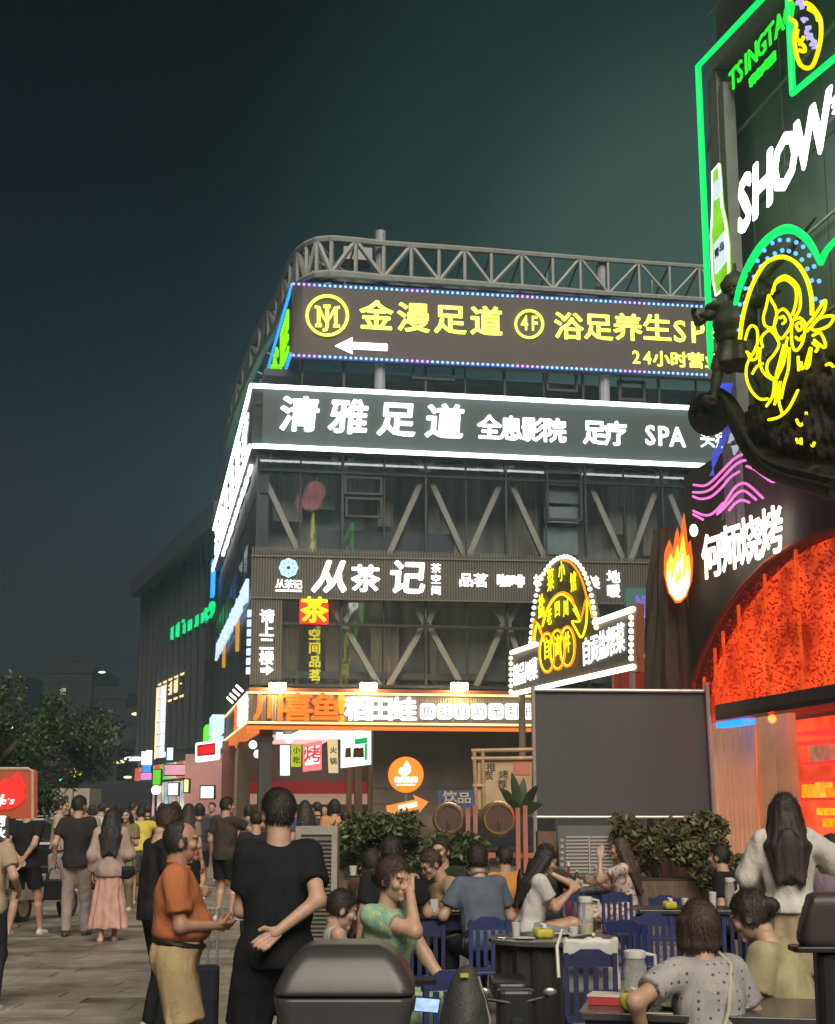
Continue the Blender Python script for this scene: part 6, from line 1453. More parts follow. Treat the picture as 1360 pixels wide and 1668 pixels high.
def tissue(px, D, z, lab, w_=.2, rz=.2):
    x = GX(px, D); e_ = empty('tissue_pack', (x, D, z), lab, 'tissue pack', 'yellow tissue packs', rz)
    V, Q = field([rb_((0, 0, .035), (w_ / 2, .055, .034), .025)], .012, .01, .02, lambda Pg, f: f + wrinkle(Pg, .006, 5, 2)); mesh_obj('pack', V, Q, mat('yellow_wrap', (.52, .48, .06), .4, 0, .1, 10), e_)
    obj('tissue', MB().tube([(0, 0, .06), (.01, .01, .085), (-.02, 0, .10)], [.03, .02, .004], 6), M_CUP, e_, True, True); return e_
def bottle(px, D, z, lab, col, h=.26, r=.033, capc=(.7, .7, .7)):
    x = GX(px, D); e_ = empty('bottle', (x, D, z), lab, 'bottle', 'bottles on the tables')
    obj('bottle_body', MB().lathe([(r, 0), (r, h * .6), (r * .4, h * .8), (r * .38, h * .93)], (0, 0, 0), 14), mat('bottle_%d' % int(col[0] * 100 + col[1] * 1000), col, .2), e_, True, True)
    obj('bottle_cap', MB().lathe([(r * .42, h * .93), (r * .42, h)], (0, 0, 0), 12), mat('cap_%d' % int(capc[0] * 100), capc, .4), e_, True, True); return e_
# ================================================================ statue, carved scroll
brz = mat('dark_bronze', (.055, .058, .036), .6, .2, .45, 6, .6, 30)
crv = mat('carved_dark_wood', (.036, .030, .022), .8, 0, .5, 5, 1.0, 14, spec=.2)
SO = .9
e_ = empty('carved_scroll', RP.P(*RP.hit(1200, 760, SO), SO), 'large dark carved scroll and ridge ornament on the restaurant eave', 'ornament')
sp = []
cx0, cy0 = 1152, 671
for i in range(46):
    a = R_(80 + 14.5 * i * -1); r_ = 5 + 29 * (1 - i / 45) ** .8; sp.append((cx0 + r_ * math.cos(a) * .85, cy0 - r_ * math.sin(a)))
body_ = smooth_pts([(1370, 790), (1320, 778), (1280, 768), (1245, 752), (1222, 724), (1203, 690), (1184, 656), (1165, 642)], 4)
pth = body_ + sp[2:]
wd = [.22 - .10 * min(1, i / len(body_)) for i in range(len(body_))] + [.125 - .05 * i / 44 for i in range(44)]
obj('scroll_body', tube_px(RP, pth, SO, wd, 12), crv, e_, True)
obj('scroll_disc', quad_px(RP, [(1152 + 27 * math.cos(t), 671 - 30 * math.sin(t)) for t in np.linspace(0, 2 * PI, 24, endpoint=False)], SO - .12, SO - .02), crv, e_)
for k in (-8, 8): obj('scroll_bead', tube_px(RP, [(x + k * .6, y + k) for x, y in body_], SO + .2, .035, 6), crv, e_, True)
pr = []; rg3 = random.Random(11)
for i in range(60):
    x = rg3.uniform(1245, 1420); y = 712 + rg3.uniform(-60, 50) - (x - 1215) * .12; a, z = RP.hit(x, y, .6); r_ = rg3.uniform(.12, .26); p = RP.P(a, z, .6 + rg3.uniform(-.3, .3)); pr.append(el(tuple(p), (r_, r_, r_ * .8)))
for i in range(22):
    x = rg3.uniform(1300, 1420); y = rg3.uniform(570, 680); a, z = RP.hit(x, y, .6); r_ = rg3.uniform(.10, .2); p = RP.P(a, z, .6 + rg3.uniform(-.2, .2)); pr.append(el(tuple(p), (r_, r_, r_)))
V, Q = field(pr, .035, .05, .06, lambda Pg, f: f + wrinkle(Pg, .06, 3, 1.3) + wrinkle(Pg, .025, 4, 3.)); mesh_obj('dragon_ridge', V, Q, crv, e_, False)
# warrior statue
st = figure(0, 1, 2.0, 150, 'dark bronze warrior statue with raised blade standing over the carved scroll', ('shirt', (.1, .1, .1), brz), ('skirt', (.1, .1, .1), brz), 'puffy', fat=1.0, la=(-.35, .35, .55), ra=(.3, .3, .25), feet=[(-.22, 0), (.22, .1)], lod=1, X=0, skin=(.1, .1, .06))
rt = st['root']; rt['category'] = 'statue'; rt.name = 'warrior_statue'
pz_ = RP.hit(1185, 655, SO + .2); P0 = RP.P(pz_[0], pz_[1], SO); rt.location = P0; ht_ = abs(RP.hit(1185, 500, SO)[1] - pz_[1]); k_ = ht_ / 1.75 * 1.2; rt.scale = (k_ * 1.5, k_ * 1.5, k_)
for c in kids(rt): c.data.materials.clear(); c.data.materials.append(brz)
obj('helmet', MB().lathe([(.13, 1.60), (.14, 1.68), (.09, 1.80), (.02, 1.88), (.015, 1.98)], (0, 0, 0), 14), brz, rt, True, True)
obj('sword', MB().tube([tuple(st['W'][-1]), tuple(st['W'][-1] + A(-.35, .35, .12)), tuple(st['W'][-1] + A(-.65, .60, .35))], [.03, .035, .01], 6), brz, rt, True, True)
obj('shoulder_plate', MB().ball(tuple(st['S'][-1]), .13, 10, (1, 1, .7)), brz, rt, True, True); obj('shoulder_plate', MB().ball(tuple(st['S'][1]), .13, 10, (1, 1, .7)), brz, rt, True, True)
obj('belt', MB().tube([(.19 * math.cos(t), .16 * math.sin(t), .98) for t in np.linspace(0, 2 * PI, 16, endpoint=False)], .035, 6, True), brz, rt, True, True)
# ================================================================ hedges, planters, palm
def shrub(px, D, w_, h, z0, n, lab, m, seed, dep=.7, size=.05, planter=True, name='hedge'):
    X = GX(px, D); e_ = empty(name, (X, D, 0), lab, 'plant'); rg_ = random.Random(seed)
    if planter:
        obj('planter_box', MB().rbox(X - w_ / 2 + .05, X + w_ / 2 - .05, D - dep / 2, D + dep / 2, 0, z0, .03), mat('planter_wood', (.14, .09, .06), .7, 0, .3, 5, .3, 20, stretch=(6, 1, 1)), e_)
        obj('soil', MB().box(X - w_ / 2 + .08, X + w_ / 2 - .08, D - dep / 2 + .04, D + dep / 2 - .04, z0 + .004, z0 + .02), mat('soil', (.05, .035, .025), .95), e_)
    cl = [(X + rg_.uniform(-w_ / 2, w_ / 2) * .85, D + rg_.uniform(-dep / 2, dep / 2) * .8, z0 + h * rg_.uniform(.2, .80), rg_.uniform(.13, .26)) for _ in range(int(14 * w_ * max(1, h)))]
    mb = MB()
    for c in cl[::2]: mb.tube([(c[0] * .7 + X * .3, D, z0), (c[0], c[1], c[2])], [.012, .005], 4)
    obj('stems', mb, mat('tree_bark', (.09, .07, .05), .9), e_)['kind'] = 'stuff'
    def f():
        c_ = rg_.choice(cl); d = Vector((rg_.gauss(0, 1), rg_.gauss(0, 1), rg_.gauss(0, 1))).normalized() * c_[3] * rg_.random() ** .35
        return (c_[0] + d.x, c_[1] + d.y, c_[2] + d.z * .9)
    obj('foliage', leaf_cloud(n, f, size, rg_, .38), m, e_)['kind'] = 'stuff'; return e_
hleaf = mat('hedge_leaf', (.075, .10, .035), .45, 0, .45, 3, 0); hleaf2 = mat('hedge_leaf_olive', (.10, .10, .04), .5, 0, .45, 3, 0)
shrub(625, 19.5, 1.15, .85, .75, 5200, 'dense dark green hedge in a planter under the round orange sign', hleaf, 21)
shrub(730, 19.0, .8, .55, .75, 2600, 'lower part of the hedge below the left barrel', hleaf, 22)
shrub(1090, 18.6, 1.35, .95, .78, 6500, 'large leafy shrub in a brown planter right of the menu board', hleaf2, 23, size=.055)
shrub(1170, 18.0, .5, .7, .70, 1800, 'small upright shrub at the right end beside the screen pole', hleaf2, 24)
shrub(398, 33.0, 1.2, .7, .8, 1500, 'light green potted bush under the canopy behind the brown shirted man', mat('bright_leaf', (.16, .19, .05), .5, 0, .3, 3, 0), 25, size=.07)
e_ = empty('palm_plant', Vector((GX(845, 20.6), 20.6, 0)), 'broad leaved palm plant in front of the bamboo framed board', 'plant')
X0 = GX(848, 20.6); obj('stem', MB().tube([(X0, 20.6, 0), (X0, 20.6, 1.55)], .03, 8), mat('tree_bark'), e_)
rg4 = random.Random(4)
for k, (dx, dz) in enumerate(((-.35, .12), (-.30, .42), (-.12, .62), (.05, .55), (.22, .45), (.30, .2), (-.42, -.05), (.1, .25), (-.2, .25))):
    p0 = Vector((X0, 20.6, 1.5)); p2 = Vector((X0 + dx, 20.6 - .25 + .1 * k % .4, 1.5 + dz)); p1 = (p0 + p2) / 2 + Vector((0, 0, .1)); V = []; Fc = []
    for i in range(9):
        t = i / 8; c = p0 * (1 - t) ** 2 + p1 * 2 * t * (1 - t) + p2 * t * t; w_ = .065 * math.sin(PI * min(1, t * .9 + .08)); d_ = (p2 - p0).normalized(); sd_ = d_.cross(Vector((0, 1, .2))).normalized() * w_
        V += [c - sd_, c + Vector((0, -.01, -.012)), c + sd_]
    for i in range(8): Fc += [(i * 3, i * 3 + 1, i * 3 + 4, i * 3 + 3), (i * 3 + 1, i * 3 + 2, i * 3 + 5, i * 3 + 4)]
    obj('palm_leaf', (V, Fc), mat('palm_leaf_green', (.05, .075, .035), .35, 0, .3, 4, .1), e_, True)
# menu board
D_ = 18.6; mbp = Plane(at(955, HY, D_), 0); e_ = empty('menu_board', Vector((GX(955, D_), D_, 0)), 'free standing menu board with rows of pale print under the screen', 'board')
obj('board', quad_px(mbp, [(908, 1345), (1004, 1345), (1004, 1428), (912, 1428)][::-1], -.04, 0), mat('menu_grey', (.13, .13, .13), .6), e_)
pp = mat('menu_paper', (.42, .38, .35), .7)
for c0, c1 in ((922, 958), (962, 998)):
    for k in range(11): y = 1362 + 5.7 * k; obj('menu_row', quad_px(mbp, [(c0, y), (c1, y - .3), (c1, y + 2.6), (c0, y + 3)][::-1], 0, .008), pp, e_)
obj('divider', quad_px(mbp, [(958.5, 1361), (961, 1361), (962, 1424), (959.5, 1424)][::-1], 0, .01), pp, e_)
for k in range(6): obj('side_mark', quad_px(mbp, [(913, 1366 + 10 * k), (918, 1366 + 10 * k), (918, 1371 + 10 * k), (913, 1371 + 10 * k)][::-1], 0, .008), pp, e_)
for x in (912, 1000): obj('leg', MB().tube([mbp.P(mbp.hit(x, 1428)[0], 0, -.02), mbp.P(mbp.hit(x, 1428)[0], .85, -.02)], .015), M_DARK, e_)
obj('crate', MB().box(GX(875, 19), GX(905, 19), 19, 19.3, 0, 1.35), mat('brown_wood_panel', (.13, .08, .055), .7, 0, .3, 4), None); tag(bpy.context.scene.objects['crate'], 'tall brown wooden box post between screen pole and menu board', 'box')
bpy.data.objects['crate'].name = 'wooden_stand'
# air cooler
D_ = 13.2; x0, x1 = GX(482, D_), GX(550, D_); zt = at(0, 1346, D_).z
e_ = empty('air_cooler', Vector(((x0 + x1) / 2, D_ + .2, 0)), 'tall grey louvred air cooler cabinet behind the big man in black', 'air cooler')
cg = mat('grey_plastic', (.34, .32, .28), .45)
obj('cabinet', MB().rbox(x0, x1, D_ + .03, D_ + .4, .08, zt, .03), cg, e_, bevel=.01)
for a_, b_, c_, d_ in ((x0, x1, zt - .07, zt), (x0, x0 + .05, .3, zt - .071), (x1 - .05, x1, .3, zt - .071)): obj('front_frame', MB().box(a_, b_, D_, D_ + .03, c_, d_), cg, e_)
for k in range(24): z_ = zt - .12 - .035 * k; obj('louvre', MB().hexa([(x0 + .05, D_ + .002, z_), (x1 - .05, D_ + .002, z_), (x1 - .05, D_ + .028, z_ + .012), (x0 + .05, D_ + .028, z_ + .012), (x0 + .05, D_ + .002, z_ + .006), (x1 - .05, D_ + .002, z_ + .006), (x1 - .05, D_ + .028, z_ + .018), (x0 + .05, D_ + .028, z_ + .018)]), mat('louvre_dark', (.16, .15, .13), .5), e_)
for x in (x0 + .05, x1 - .05): obj('castor', MB().lathe([(.035, -.02), (.035, .02)], (x, D_ + .2, .038), 12, 'x'), M_BLACK, e_)
# ================================================================ tables, chairs, table ware
table(705, 13.4, 1.25, .7, 4, 'dark topped table between the seated diners left of centre')
table(965, 17.2, 1.0, .6, 6, 'blue table under the menu board with white cups')
table(1140, 13.9, 1.25, .7, -4, 'dark table with pitcher behind the woman in the spotted blouse', True)
T4 = table(1135, 7.15, 1.1, .70, -12, 'nearest dark table with red box and yellow tissue pack at lower right', True)
rt_ = empty('round_table', (GX(898, 10.8), 10.8, 0), 'round dark glossy table in the centre with clear pitcher and tissue pack', 'table')
obj('tabletop', MB().lathe([(.44, .715), (.46, .722), (.46, .748), (.45, .752)], (0, 0, 0), 40), mat('glossy_dark_top', (.10, .095, .09), .16, .1, .3, 4, .06, 20), rt_, True, True)
obj('cloth_skirt', (lambda n: ([( (.40 + .02 * math.sin(k * 1.7)) * math.cos(2 * PI * k / n), (.40 + .02 * math.sin(k * 1.7)) * math.sin(2 * PI * k / n), z) for z in (.05, .714) for k in range(n)], [(k, (k + 1) % n, n + (k + 1) % n, n + k) for k in range(n)]))(60), mat('dark_cloth_brown', (.028, .022, .021), .8, 0, .4, 4, stretch=(5, 5, .4)), rt_, True, True)
for k in range(4): a = R_(45 + 90 * k); obj('leg', MB().tube([(.38 * math.cos(a), .38 * math.sin(a), 0), (.36 * math.cos(a), .36 * math.sin(a), .715)], .022, 8), M_DARK, rt_, True, True)
chair(690, 11.6, 180, 'dark blue chair with its back to us left of the round table', True)
chair(800, 12.2, 185, 'bright blue chair under the man in the grey blue shirt')
chair(960, 9.4, 178, 'navy slat back chair in front of the round table, nearest fully seen', True)
chair(1000, 11.9, 150, 'blue chair just right behind the round table')
chair(1060, 12.6, 175, 'blue chair left of the table behind the spotted blouse')
chair(1150, 12.4, 182, 'blue chair with back to us behind the bob haired woman')
chair(1215, 12.8, 170, 'blue chair near the olive woman, far side', True)
chair(1075, 15.2, 165, 'blue chair below the right shrub')
chair(930, 15.9, 185, 'blue chair on the near side of the blue menu board table')
chair(1010, 15.8, 190, 'blue chair beside the woman in the floral dress')
chair(1225, 6.1, 176, 'navy chair back at the bottom edge behind the spotted blouse woman', True)
chair(595, 8.9, 150, 'blue chair under the woman in the green dress')
chair(545, 8.7, 160, 'blue chair behind the small boy')
chair(755, 8.2, 200, 'blue chair low in the foreground with dark backpack')
chair(1135, 6.2, 8, 'navy chair under the spotted blouse woman', True)
chair(1275, 7.7, 100, 'blue chair under the woman in olive')
chair(860, 14.3, -90, 'blue chair under the woman looking at her phone')
z = .752
pitcher(950, 10.75, z, 'clear pitcher with milky lid standing on the round table', .28)
tissue(882, 10.7, z, 'crumpled yellow tissue pack on the round table', .13)
pitcher(1027, 7.1, z, 'large clear jar like pitcher on the nearest table', .25, .055)
tissue(1026, 6.95, z, 'yellow tissue pack on the nearest table beside the red box', .13)
x_ = GX(985, 7.2); e_ = empty('red_snack_box', (x_, 7.2, z), 'flat red box with white top on the nearest table', 'box', None, -.3)
obj('box_body', MB().box(-.09, .09, -.07, .07, 0, .035), mat('red_card', (.45, .05, .04), .5), e_, False, True); obj('box_top', MB().box(-.092, .092, -.072, .072, .036, .045), mat('cream_card', (.62, .55, .5), .6), e_, False, True)
tag(obj('plate', MB().lathe([(.05, 0), (.085, .012), (.08, .014), (.045, .004)], (GX(1088, 7.05), 7.05, z), 20), M_CUP, None, True), 'small white plate in front of the spotted blouse woman', 'plate')
tag(obj('chopsticks', MB().tube([(GX(1030, 6.8), 6.8, z + .01), (GX(1085, 6.75), 6.75, z + .012)], .004, 5), mat('pale_wood', (.5, .42, .25), .5)), 'pale chopsticks on the nearest table', 'chopsticks')
cup(912, 17.1, z, 'leftmost white cup on the blue table'); cup(943, 17.2, z, 'middle white cup on the blue table'); cup(990, 17.1, z, 'right white cup by the floral dress woman')
pitcher(972, 17.25, z, 'clear pitcher on the blue table before the menu board', .24, .05)
bottle(924, 16.4, .45, 'tall red bottle in front of the blue table', (.42, .03, .03), .62, .04); 
bottle(937, 17.15, z, 'dark bottle between the cups on the blue table', (.05, .03, .03), .2)
cup(576, 13.2, 1.07, 'white cup lifted by the diner with the brown top', .08); 
for i, (x, col, lab) in enumerate(((668, (.45, .4, .05), 'mustard carton left on the diners table'), (680, (.5, .42, .2), 'cream carton on the diners table'), (707, (.5, .5, .5), 'pale tin on the diners table'), (728, (.3, .4, .12), 'small green pack on the diners table'))):
    c = GX(x, 13.3); tag(obj('carton', MB().rbox(c - .035, c + .035, 13.27, 13.34, z, z + .11 + .02 * (i % 2), .01), mat('carton_%d' % i, col, .5), None, bevel=.004), lab, 'carton')
cup(693, 13.1, z, 'white bowl like cup on the diners table', .06)
pitcher(1183, 13.8, z, 'clear upright bottle shaped pitcher on the right rear table', .27, .045)
cup(1155, 13.7, z, 'tilted white paper roll on the right rear table', .15)
tissue(1086, 13.7, z, 'yellow tissue pack on the right rear table', .12)
tag(obj('red_packet', MB().rbox(GX(1203, 13.6), GX(1220, 13.6), 13.55, 13.65, z, z + .09, .01), mat('red_card', (.45, .05, .04), .5)), 'red packet right of the pitcher on the rear table', 'packet')
bottle(887, 15.2, z + .05, 'orange drink bottle held up beside the phone', (.8, .16, .02), .2, .03, (.7, .5, .1))
for i, (x, D, zz_, lab) in enumerate(((850, 10.6, .752, 'flat pale plate on the left of the round table'), (915, 10.95, .752, 'small plate behind the pitcher on the round table'), (1180, 7.0, .752, 'plate right of the spotted blouse woman'), (1120, 13.8, .752, 'small plate on the right rear table'), (655, 13.2, .752, 'plate near the cartons on the diners table'), (740, 13.3, .752, 'plate at the right end of the diners table'))):
    tag(obj('plate', MB().lathe([(.045, 0), (.08, .012), (.075, .014), (.04, .004)], (GX(x, D), D, zz_), 20), M_CUP, None, True), lab, 'plate')
for i, (x, D, lab) in enumerate(((838, 10.9, 'white cup on the left of the round table'), (930, 10.5, 'white cup left of the round table pitcher'), (1060, 7.3, 'white cup behind the nearest tissue pack'), (1110, 13.8, 'white cup on the rear right table'))): cup(x, D, .752, lab)
# white cable / tape draped over the chair by the round table
tag(obj('white_strap', MB().tube([tuple(v) for v in [(GX(962, 9.7), 9.7, .86), (GX(930, 10.2), 10.2, .80), (GX(912, 10.3), 10.3, .84), (GX(903, 10.2), 10.2, .74), (GX(905, 10.1), 10.1, .55)]], .012, 6), M_LID, None, True), 'white strap looping from the round table behind the chair', 'strap')
V, Q = field([rb_((0, 0, .17), (.18, .02, .17), .02)], .02, .02, .02, lambda Pg, f: f + wrinkle(Pg, .012, 8))
wb = mesh_obj('plastic_bag', V + A(GX(958, 9.72), 9.72, .50), Q, mat('white_plastic_bag', (.55, .55, .52), .4), None, False); tag(wb, 'white plastic bag hanging behind the navy chair slats', 'bag')
# ================================================================ foreground scooter boxes
D_ = 4.75; XB = GX(563, D_)
sc_ = empty('scooter', (XB, D_ + .2, 0), 'parked scooter with big dark rounded top box in the foreground', 'scooter')
bxm = mat('dark_box_plastic', (.045, .043, .045), .38, 0, .25, 2, .03, 14); zs = 1.07
def lidp(Pg, f):
    zz_ = Pg[..., 2]; hw = .222 - .10 * np.clip((zz_ - zs) / .17, 0, 1) ** 1.6; q = np.abs(Pg[..., 0] - XB) - hw; q2 = np.abs(Pg[..., 1] - D_ - .2) - (.21 - .08 * np.clip((zz_ - zs) / .17, 0, 1) ** 1.5); q3 = np.maximum(zz_ - zs - .155, zs + .005 - zz_)
    r = .045; a = np.maximum(q + r, 0); b = np.maximum(q2 + r, 0); c = np.maximum(q3 + r * (zz_ > zs + .05), 0)
    d = np.sqrt(a * a + b * b + c * c) - r; return np.maximum(d, zs + .005 - zz_)
V, Q = field([rb_((XB, D_ + .2, zs + .08), (.24, .23, .09), .02)], .011, .01, .02, lidp); mesh_obj('box_lid', V, Q, bxm, sc_, False)
def basep(Pg, f):
    zz_ = Pg[..., 2]; hw = .222 - .05 * np.clip((zs - zz_) / .2, 0, 1); q = np.abs(Pg[..., 0] - XB) - hw; q2 = np.abs(Pg[..., 1] - D_ - .2) - .21; r = .05
    d = np.sqrt(np.maximum(q + r, 0) ** 2 + np.maximum(q2 + r, 0) ** 2) - r; return np.maximum(np.maximum(d, zz_ - zs - .002), zs - .2 - zz_)
V, Q = field([rb_((XB, D_ + .2, zs - .1), (.24, .23, .12), .02)], .014, .01, .02, basep); mesh_obj('box_base', V, Q, bxm, sc_, False)
0 and obj('rear_reflector', MB().rbox(XB - .15, XB + .10, D_ - .022, D_ - .006, zs + .02, zs + .085, .006), mat('smoked_red_lens', (.055, .036, .038), .2), sc_, bevel=.006)
0 and obj('latch', MB().rbox(XB - .03, XB + .03, D_ - .026, D_ - .008, zs - .05, zs - .01, .005), M_BLACK, sc_)
for i, x in enumerate((.10, .115, .13)): obj('maker_letter', MB().box(XB + x, XB + x + .01, D_ - .014, D_ - .009, zs - .09, zs - .08), M_STEEL, sc_)
obj('rack', MB().box(XB - .12, XB + .12, D_ + .05, D_ + .6, .84, .88), M_DARK, sc_); obj('saddle', MB().rbox(XB - .14, XB + .14, D_ + .45, D_ + 1.05, .72, .84, .06), M_BLACK, sc_, bevel=.03)
obj('rear_body', MB().rbox(XB - .12, XB + .12, D_ + .1, D_ + .9, .35, .71, .05), bxm, sc_, bevel=.02); obj('wheel', MB().lathe([(.16, -.05), (.23, -.045), (.24, 0), (.23, .045), (.16, .05)], (XB, D_ + .35, .24), 24, 'x'), M_BLACK, sc_, True); obj('wheel', MB().lathe([(.16, -.05), (.23, -.045), (.24, 0), (.23, .045), (.16, .05)], (XB, D_ + 1.5, .24), 24, 'x'), M_BLACK, sc_, True)
obj('footboard', MB().box(XB - .13, XB + .13, D_ + .9, D_ + 1.3, .3, .35), bxm, sc_); obj('front_shield', MB().rbox(XB - .16, XB + .16, D_ + 1.3, D_ + 1.4, .3, .95, .03), bxm, sc_); obj('handlebar', MB().tube([(XB - .3, D_ + 1.3, .98), (XB, D_ + 1.35, .97), (XB + .3, D_ + 1.3, .98)], .016), M_DARK, sc_)
# dark padded panel on a thick post at the right edge
D_ = 4.6; XR = GX(1345, D_)
e_ = empty('delivery_stand', (XR, D_, 0), 'dark padded panel on a thick black post cut by the right edge', 'stand')
cS = 2400 / D_; zc_ = lambda y: CAMZ - (y - HY) / cS
V, Q = field([rb_((XR + .03, D_, zc_(1490)), (.135, .05, .085), .035)], .012, .01, .02, lambda Pg, f: np.maximum(f, -(Pg[..., 0] - XR + .118 - .35 * (Pg[..., 2] - zc_(1530))))); mesh_obj('panel', V, Q, mat('brown_black_vinyl', (.05, .038, .038), .45, 0, .2, 5, .05, 60), e_, False)
obj('panel_lip', MB().rbox(XR - .13, XR + .18, D_ - .06, D_ + .05, zc_(1536), zc_(1527), .02), M_BLACK, e_, bevel=.004)
obj('post', MB().rbox(XR - .055, XR + .04, D_ - .04, D_ + .06, 0, zc_(1536), .03), M_BLACK, e_, bevel=.01); obj('base', MB().rbox(XR - .2, XR + .2, D_ - .2, D_ + .2, -.0, .05, .05), M_BLACK, e_)
# backpack, phone, dark helmet shapes in the foreground
D_ = 8.1; V, Q = field([el((0, 0, .27), (.125, .13, .28)), el((0, -.08, .18), (.10, .08, .15))], .014, .05, .03, lambda Pg, f: np.maximum(f + wrinkle(Pg, .012, 31), -Pg[..., 2]))
e_ = empty('backpack', (GX(757, D_ - .45), D_ - .45, .33), 'dark grey backpack hanging on the blue chair in the foreground', 'backpack'); mesh_obj('pack_body', V, Q, mat('charcoal_nylon', (.045, .045, .045), .6, 0, .2, 6, .3, 60), e_)
obj('seam', MB().tube([(.10, -.08, .1), (.115, -.05, .3), (.06, -.06, .5)], .006, 5), mat('grey_seam', (.3, .3, .3), .5), e_, True, True); obj('tag_label', MB().box(-.03, .01, -.10, -.095, .50, .52), mat('yellow_wrap'), e_, False, True)
D_ = 7.2; p = at(695, 1636, D_); e_ = empty('phone', p, 'lit phone screen held low left of the backpack', 'phone', None, .2)
obj('phone_case', MB().rbox(-.062, .062, -.006, .004, -.036, .036, .004), M_BLACK, e_, False, True); obj('screen', MB().box(-.056, .056, -.009, -.0062, -.031, .031), glow('phone_screen', (.45, .65, 1), .9, False, .5, 14), e_, False, True)
e_.rotation_euler = (.3, .1, .2)
# parked scooter parts glinting between chairs
XS, DS = GX(838, 9.3), 9.3; e_ = empty('parked_moped', (XS, DS, 0), 'black moped handlebars and seat glinting below the round table', 'moped')
obj('handlebar', MB().tube([(XS - .22, DS, .52), (XS, DS + .05, .48), (XS + .2, DS + .02, .53)], .012, 8), M_DARK, e_, True); obj('front_cover', MB().rbox(XS - .12, XS + .12, DS + .03, DS + .2, .2, .56, .05), M_BLACK, e_, bevel=.02); obj('seat', MB().rbox(XS - .12, XS + .12, DS + .5, DS + 1.1, .45, .55, .05), M_BLACK, e_, bevel=.02)
obj('wheel', MB().lathe([(.14, -.04), (.2, -.035), (.21, 0), (.2, .035), (.14, .04)], (XS, DS + .1, .21), 20, 'x'), M_BLACK, e_, True); obj('wheel', MB().lathe([(.14, -.04), (.2, -.035), (.21, 0), (.2, .035), (.14, .04)], (XS, DS + 1.0, .21), 20, 'x'), M_BLACK, e_, True)
for dx in (-.2, .2): obj('mirror', MB().ball((XS + dx, DS - .01, .56), .03, 8, (1.4, .4, .8)), M_STEEL, e_, True)
# luggage cart by the orange shirt man
D_ = 10.3; XC = GX(345, D_); e_ = empty('luggage_cart', (XC, D_, 0), 'folding luggage cart with pale metal rails, dark bag and small wheels', 'cart')
for dx in (-.09, -.03, .03, .09): obj('rail', MB().tube([(XC + dx - .03, D_, .35), (XC + dx - .03, D_ + .03, .98)], .009, 6), M_STEEL, e_, True)
obj('handle', MB().tube([(XC - .12, D_, .35), (XC - .12, D_ + .03, .98), (XC + .06, D_ + .03, .98), (XC + .06, D_, .35)], .011, 6), M_STEEL, e_, True)
obj('bag', MB().rbox(XC - .06, XC + .09, D_ - .2, D_ - .02, .2, .62, .04), cloth('navy_bag', (.02, .022, .035)), e_, bevel=.02); obj('foot_plate', MB().box(XC - .13, XC + .1, D_ - .22, D_ + .05, .13, .15), M_DARK, e_)
for dx in (-.1, .09): obj('wheel', MB().lathe([(.03, -.02), (.075, -.018), (.08, 0), (.075, .018), (.03, .02)], (XC + dx, D_ + .02, .08), 20, 'x' if dx < 0 else 'y'), M_BLACK, e_, True)
obj('hub', MB().lathe([(.035, -.026), (.035, .026)], (XC + .09, D_ + .02, .08), 14, 'y'), mat('yellow_hub', (.35, .28, .08), .5), e_, True)
# ================================================================ vehicles on the left
def car(px, D, lab, col, rz=90, gl_='car_glass'):
    t = empty('parked_car', (GX(px, D), D, 0), lab, 'car', 'cars parked on the left', R_(rz)); pnt = mat('car_paint_%d' % int(col[0] * 1000), col, .25, .3, .05, 1, .0, coat=.6)
    prof = [(-2.2, .35), (-2.25, .7), (-2.1, .92), (-1.2, .98), (1.15, .98), (2.05, .82), (2.25, .6), (2.2, .35)]
    pl_ = Plane((0, .85, 0), 0); obj('car_body', MB().pprism(pl_, prof, 0, 1.7), pnt, t, False, True, bevel=.06)
    cab = [(-1.7, .975), (-1.1, 1.42), (.2, 1.45), (1.05, .975)]; obj('cabin', MB().pprism(Plane((0, .72, 0), 0), cab, 0, 1.44), mat('car_glass', (.02, .022, .025), .05), t, False, True, bevel=.05)
    obj('roof', MB().pprism(Plane((0, .68, 0), 0), [(-1.08, 1.422), (.2, 1.452), (.18, 1.49), (-1.0, 1.46)], 0, 1.36), pnt, t, False, True, bevel=.02)
    for x in (-1.4, 1.4):
        for y in (-.78, .78):
            w_ = obj('wheel', MB().lathe([(.2, -.1), (.31, -.09), (.33, 0), (.31, .09), (.2, .1)], (x, y, .33), 20, 'y'), M_BLACK, t, True, True); obj('rim', MB().lathe([(.2, -.105), (.2, .105)], (0, 0, .33), 14, 'y'), M_STEEL, w_, True, True)
    for y in (-.6, .6): obj('headlight', MB().rbox(2.12, 2.24, y - .18, y + .18, .62, .74, .02), mat('headlight_glass', (.5, .5, .5), .1), t, False, True)
    return t
car(60, 31, 'black car parked behind the man with hands behind his back', (.012, .012, .014), 12); car(125, 35, 'dark car farther back left of the crowd', (.02, .022, .03), 200); car(175, 39, 'dark silver car beside the hoarding', (.05, .05, .055), 185)
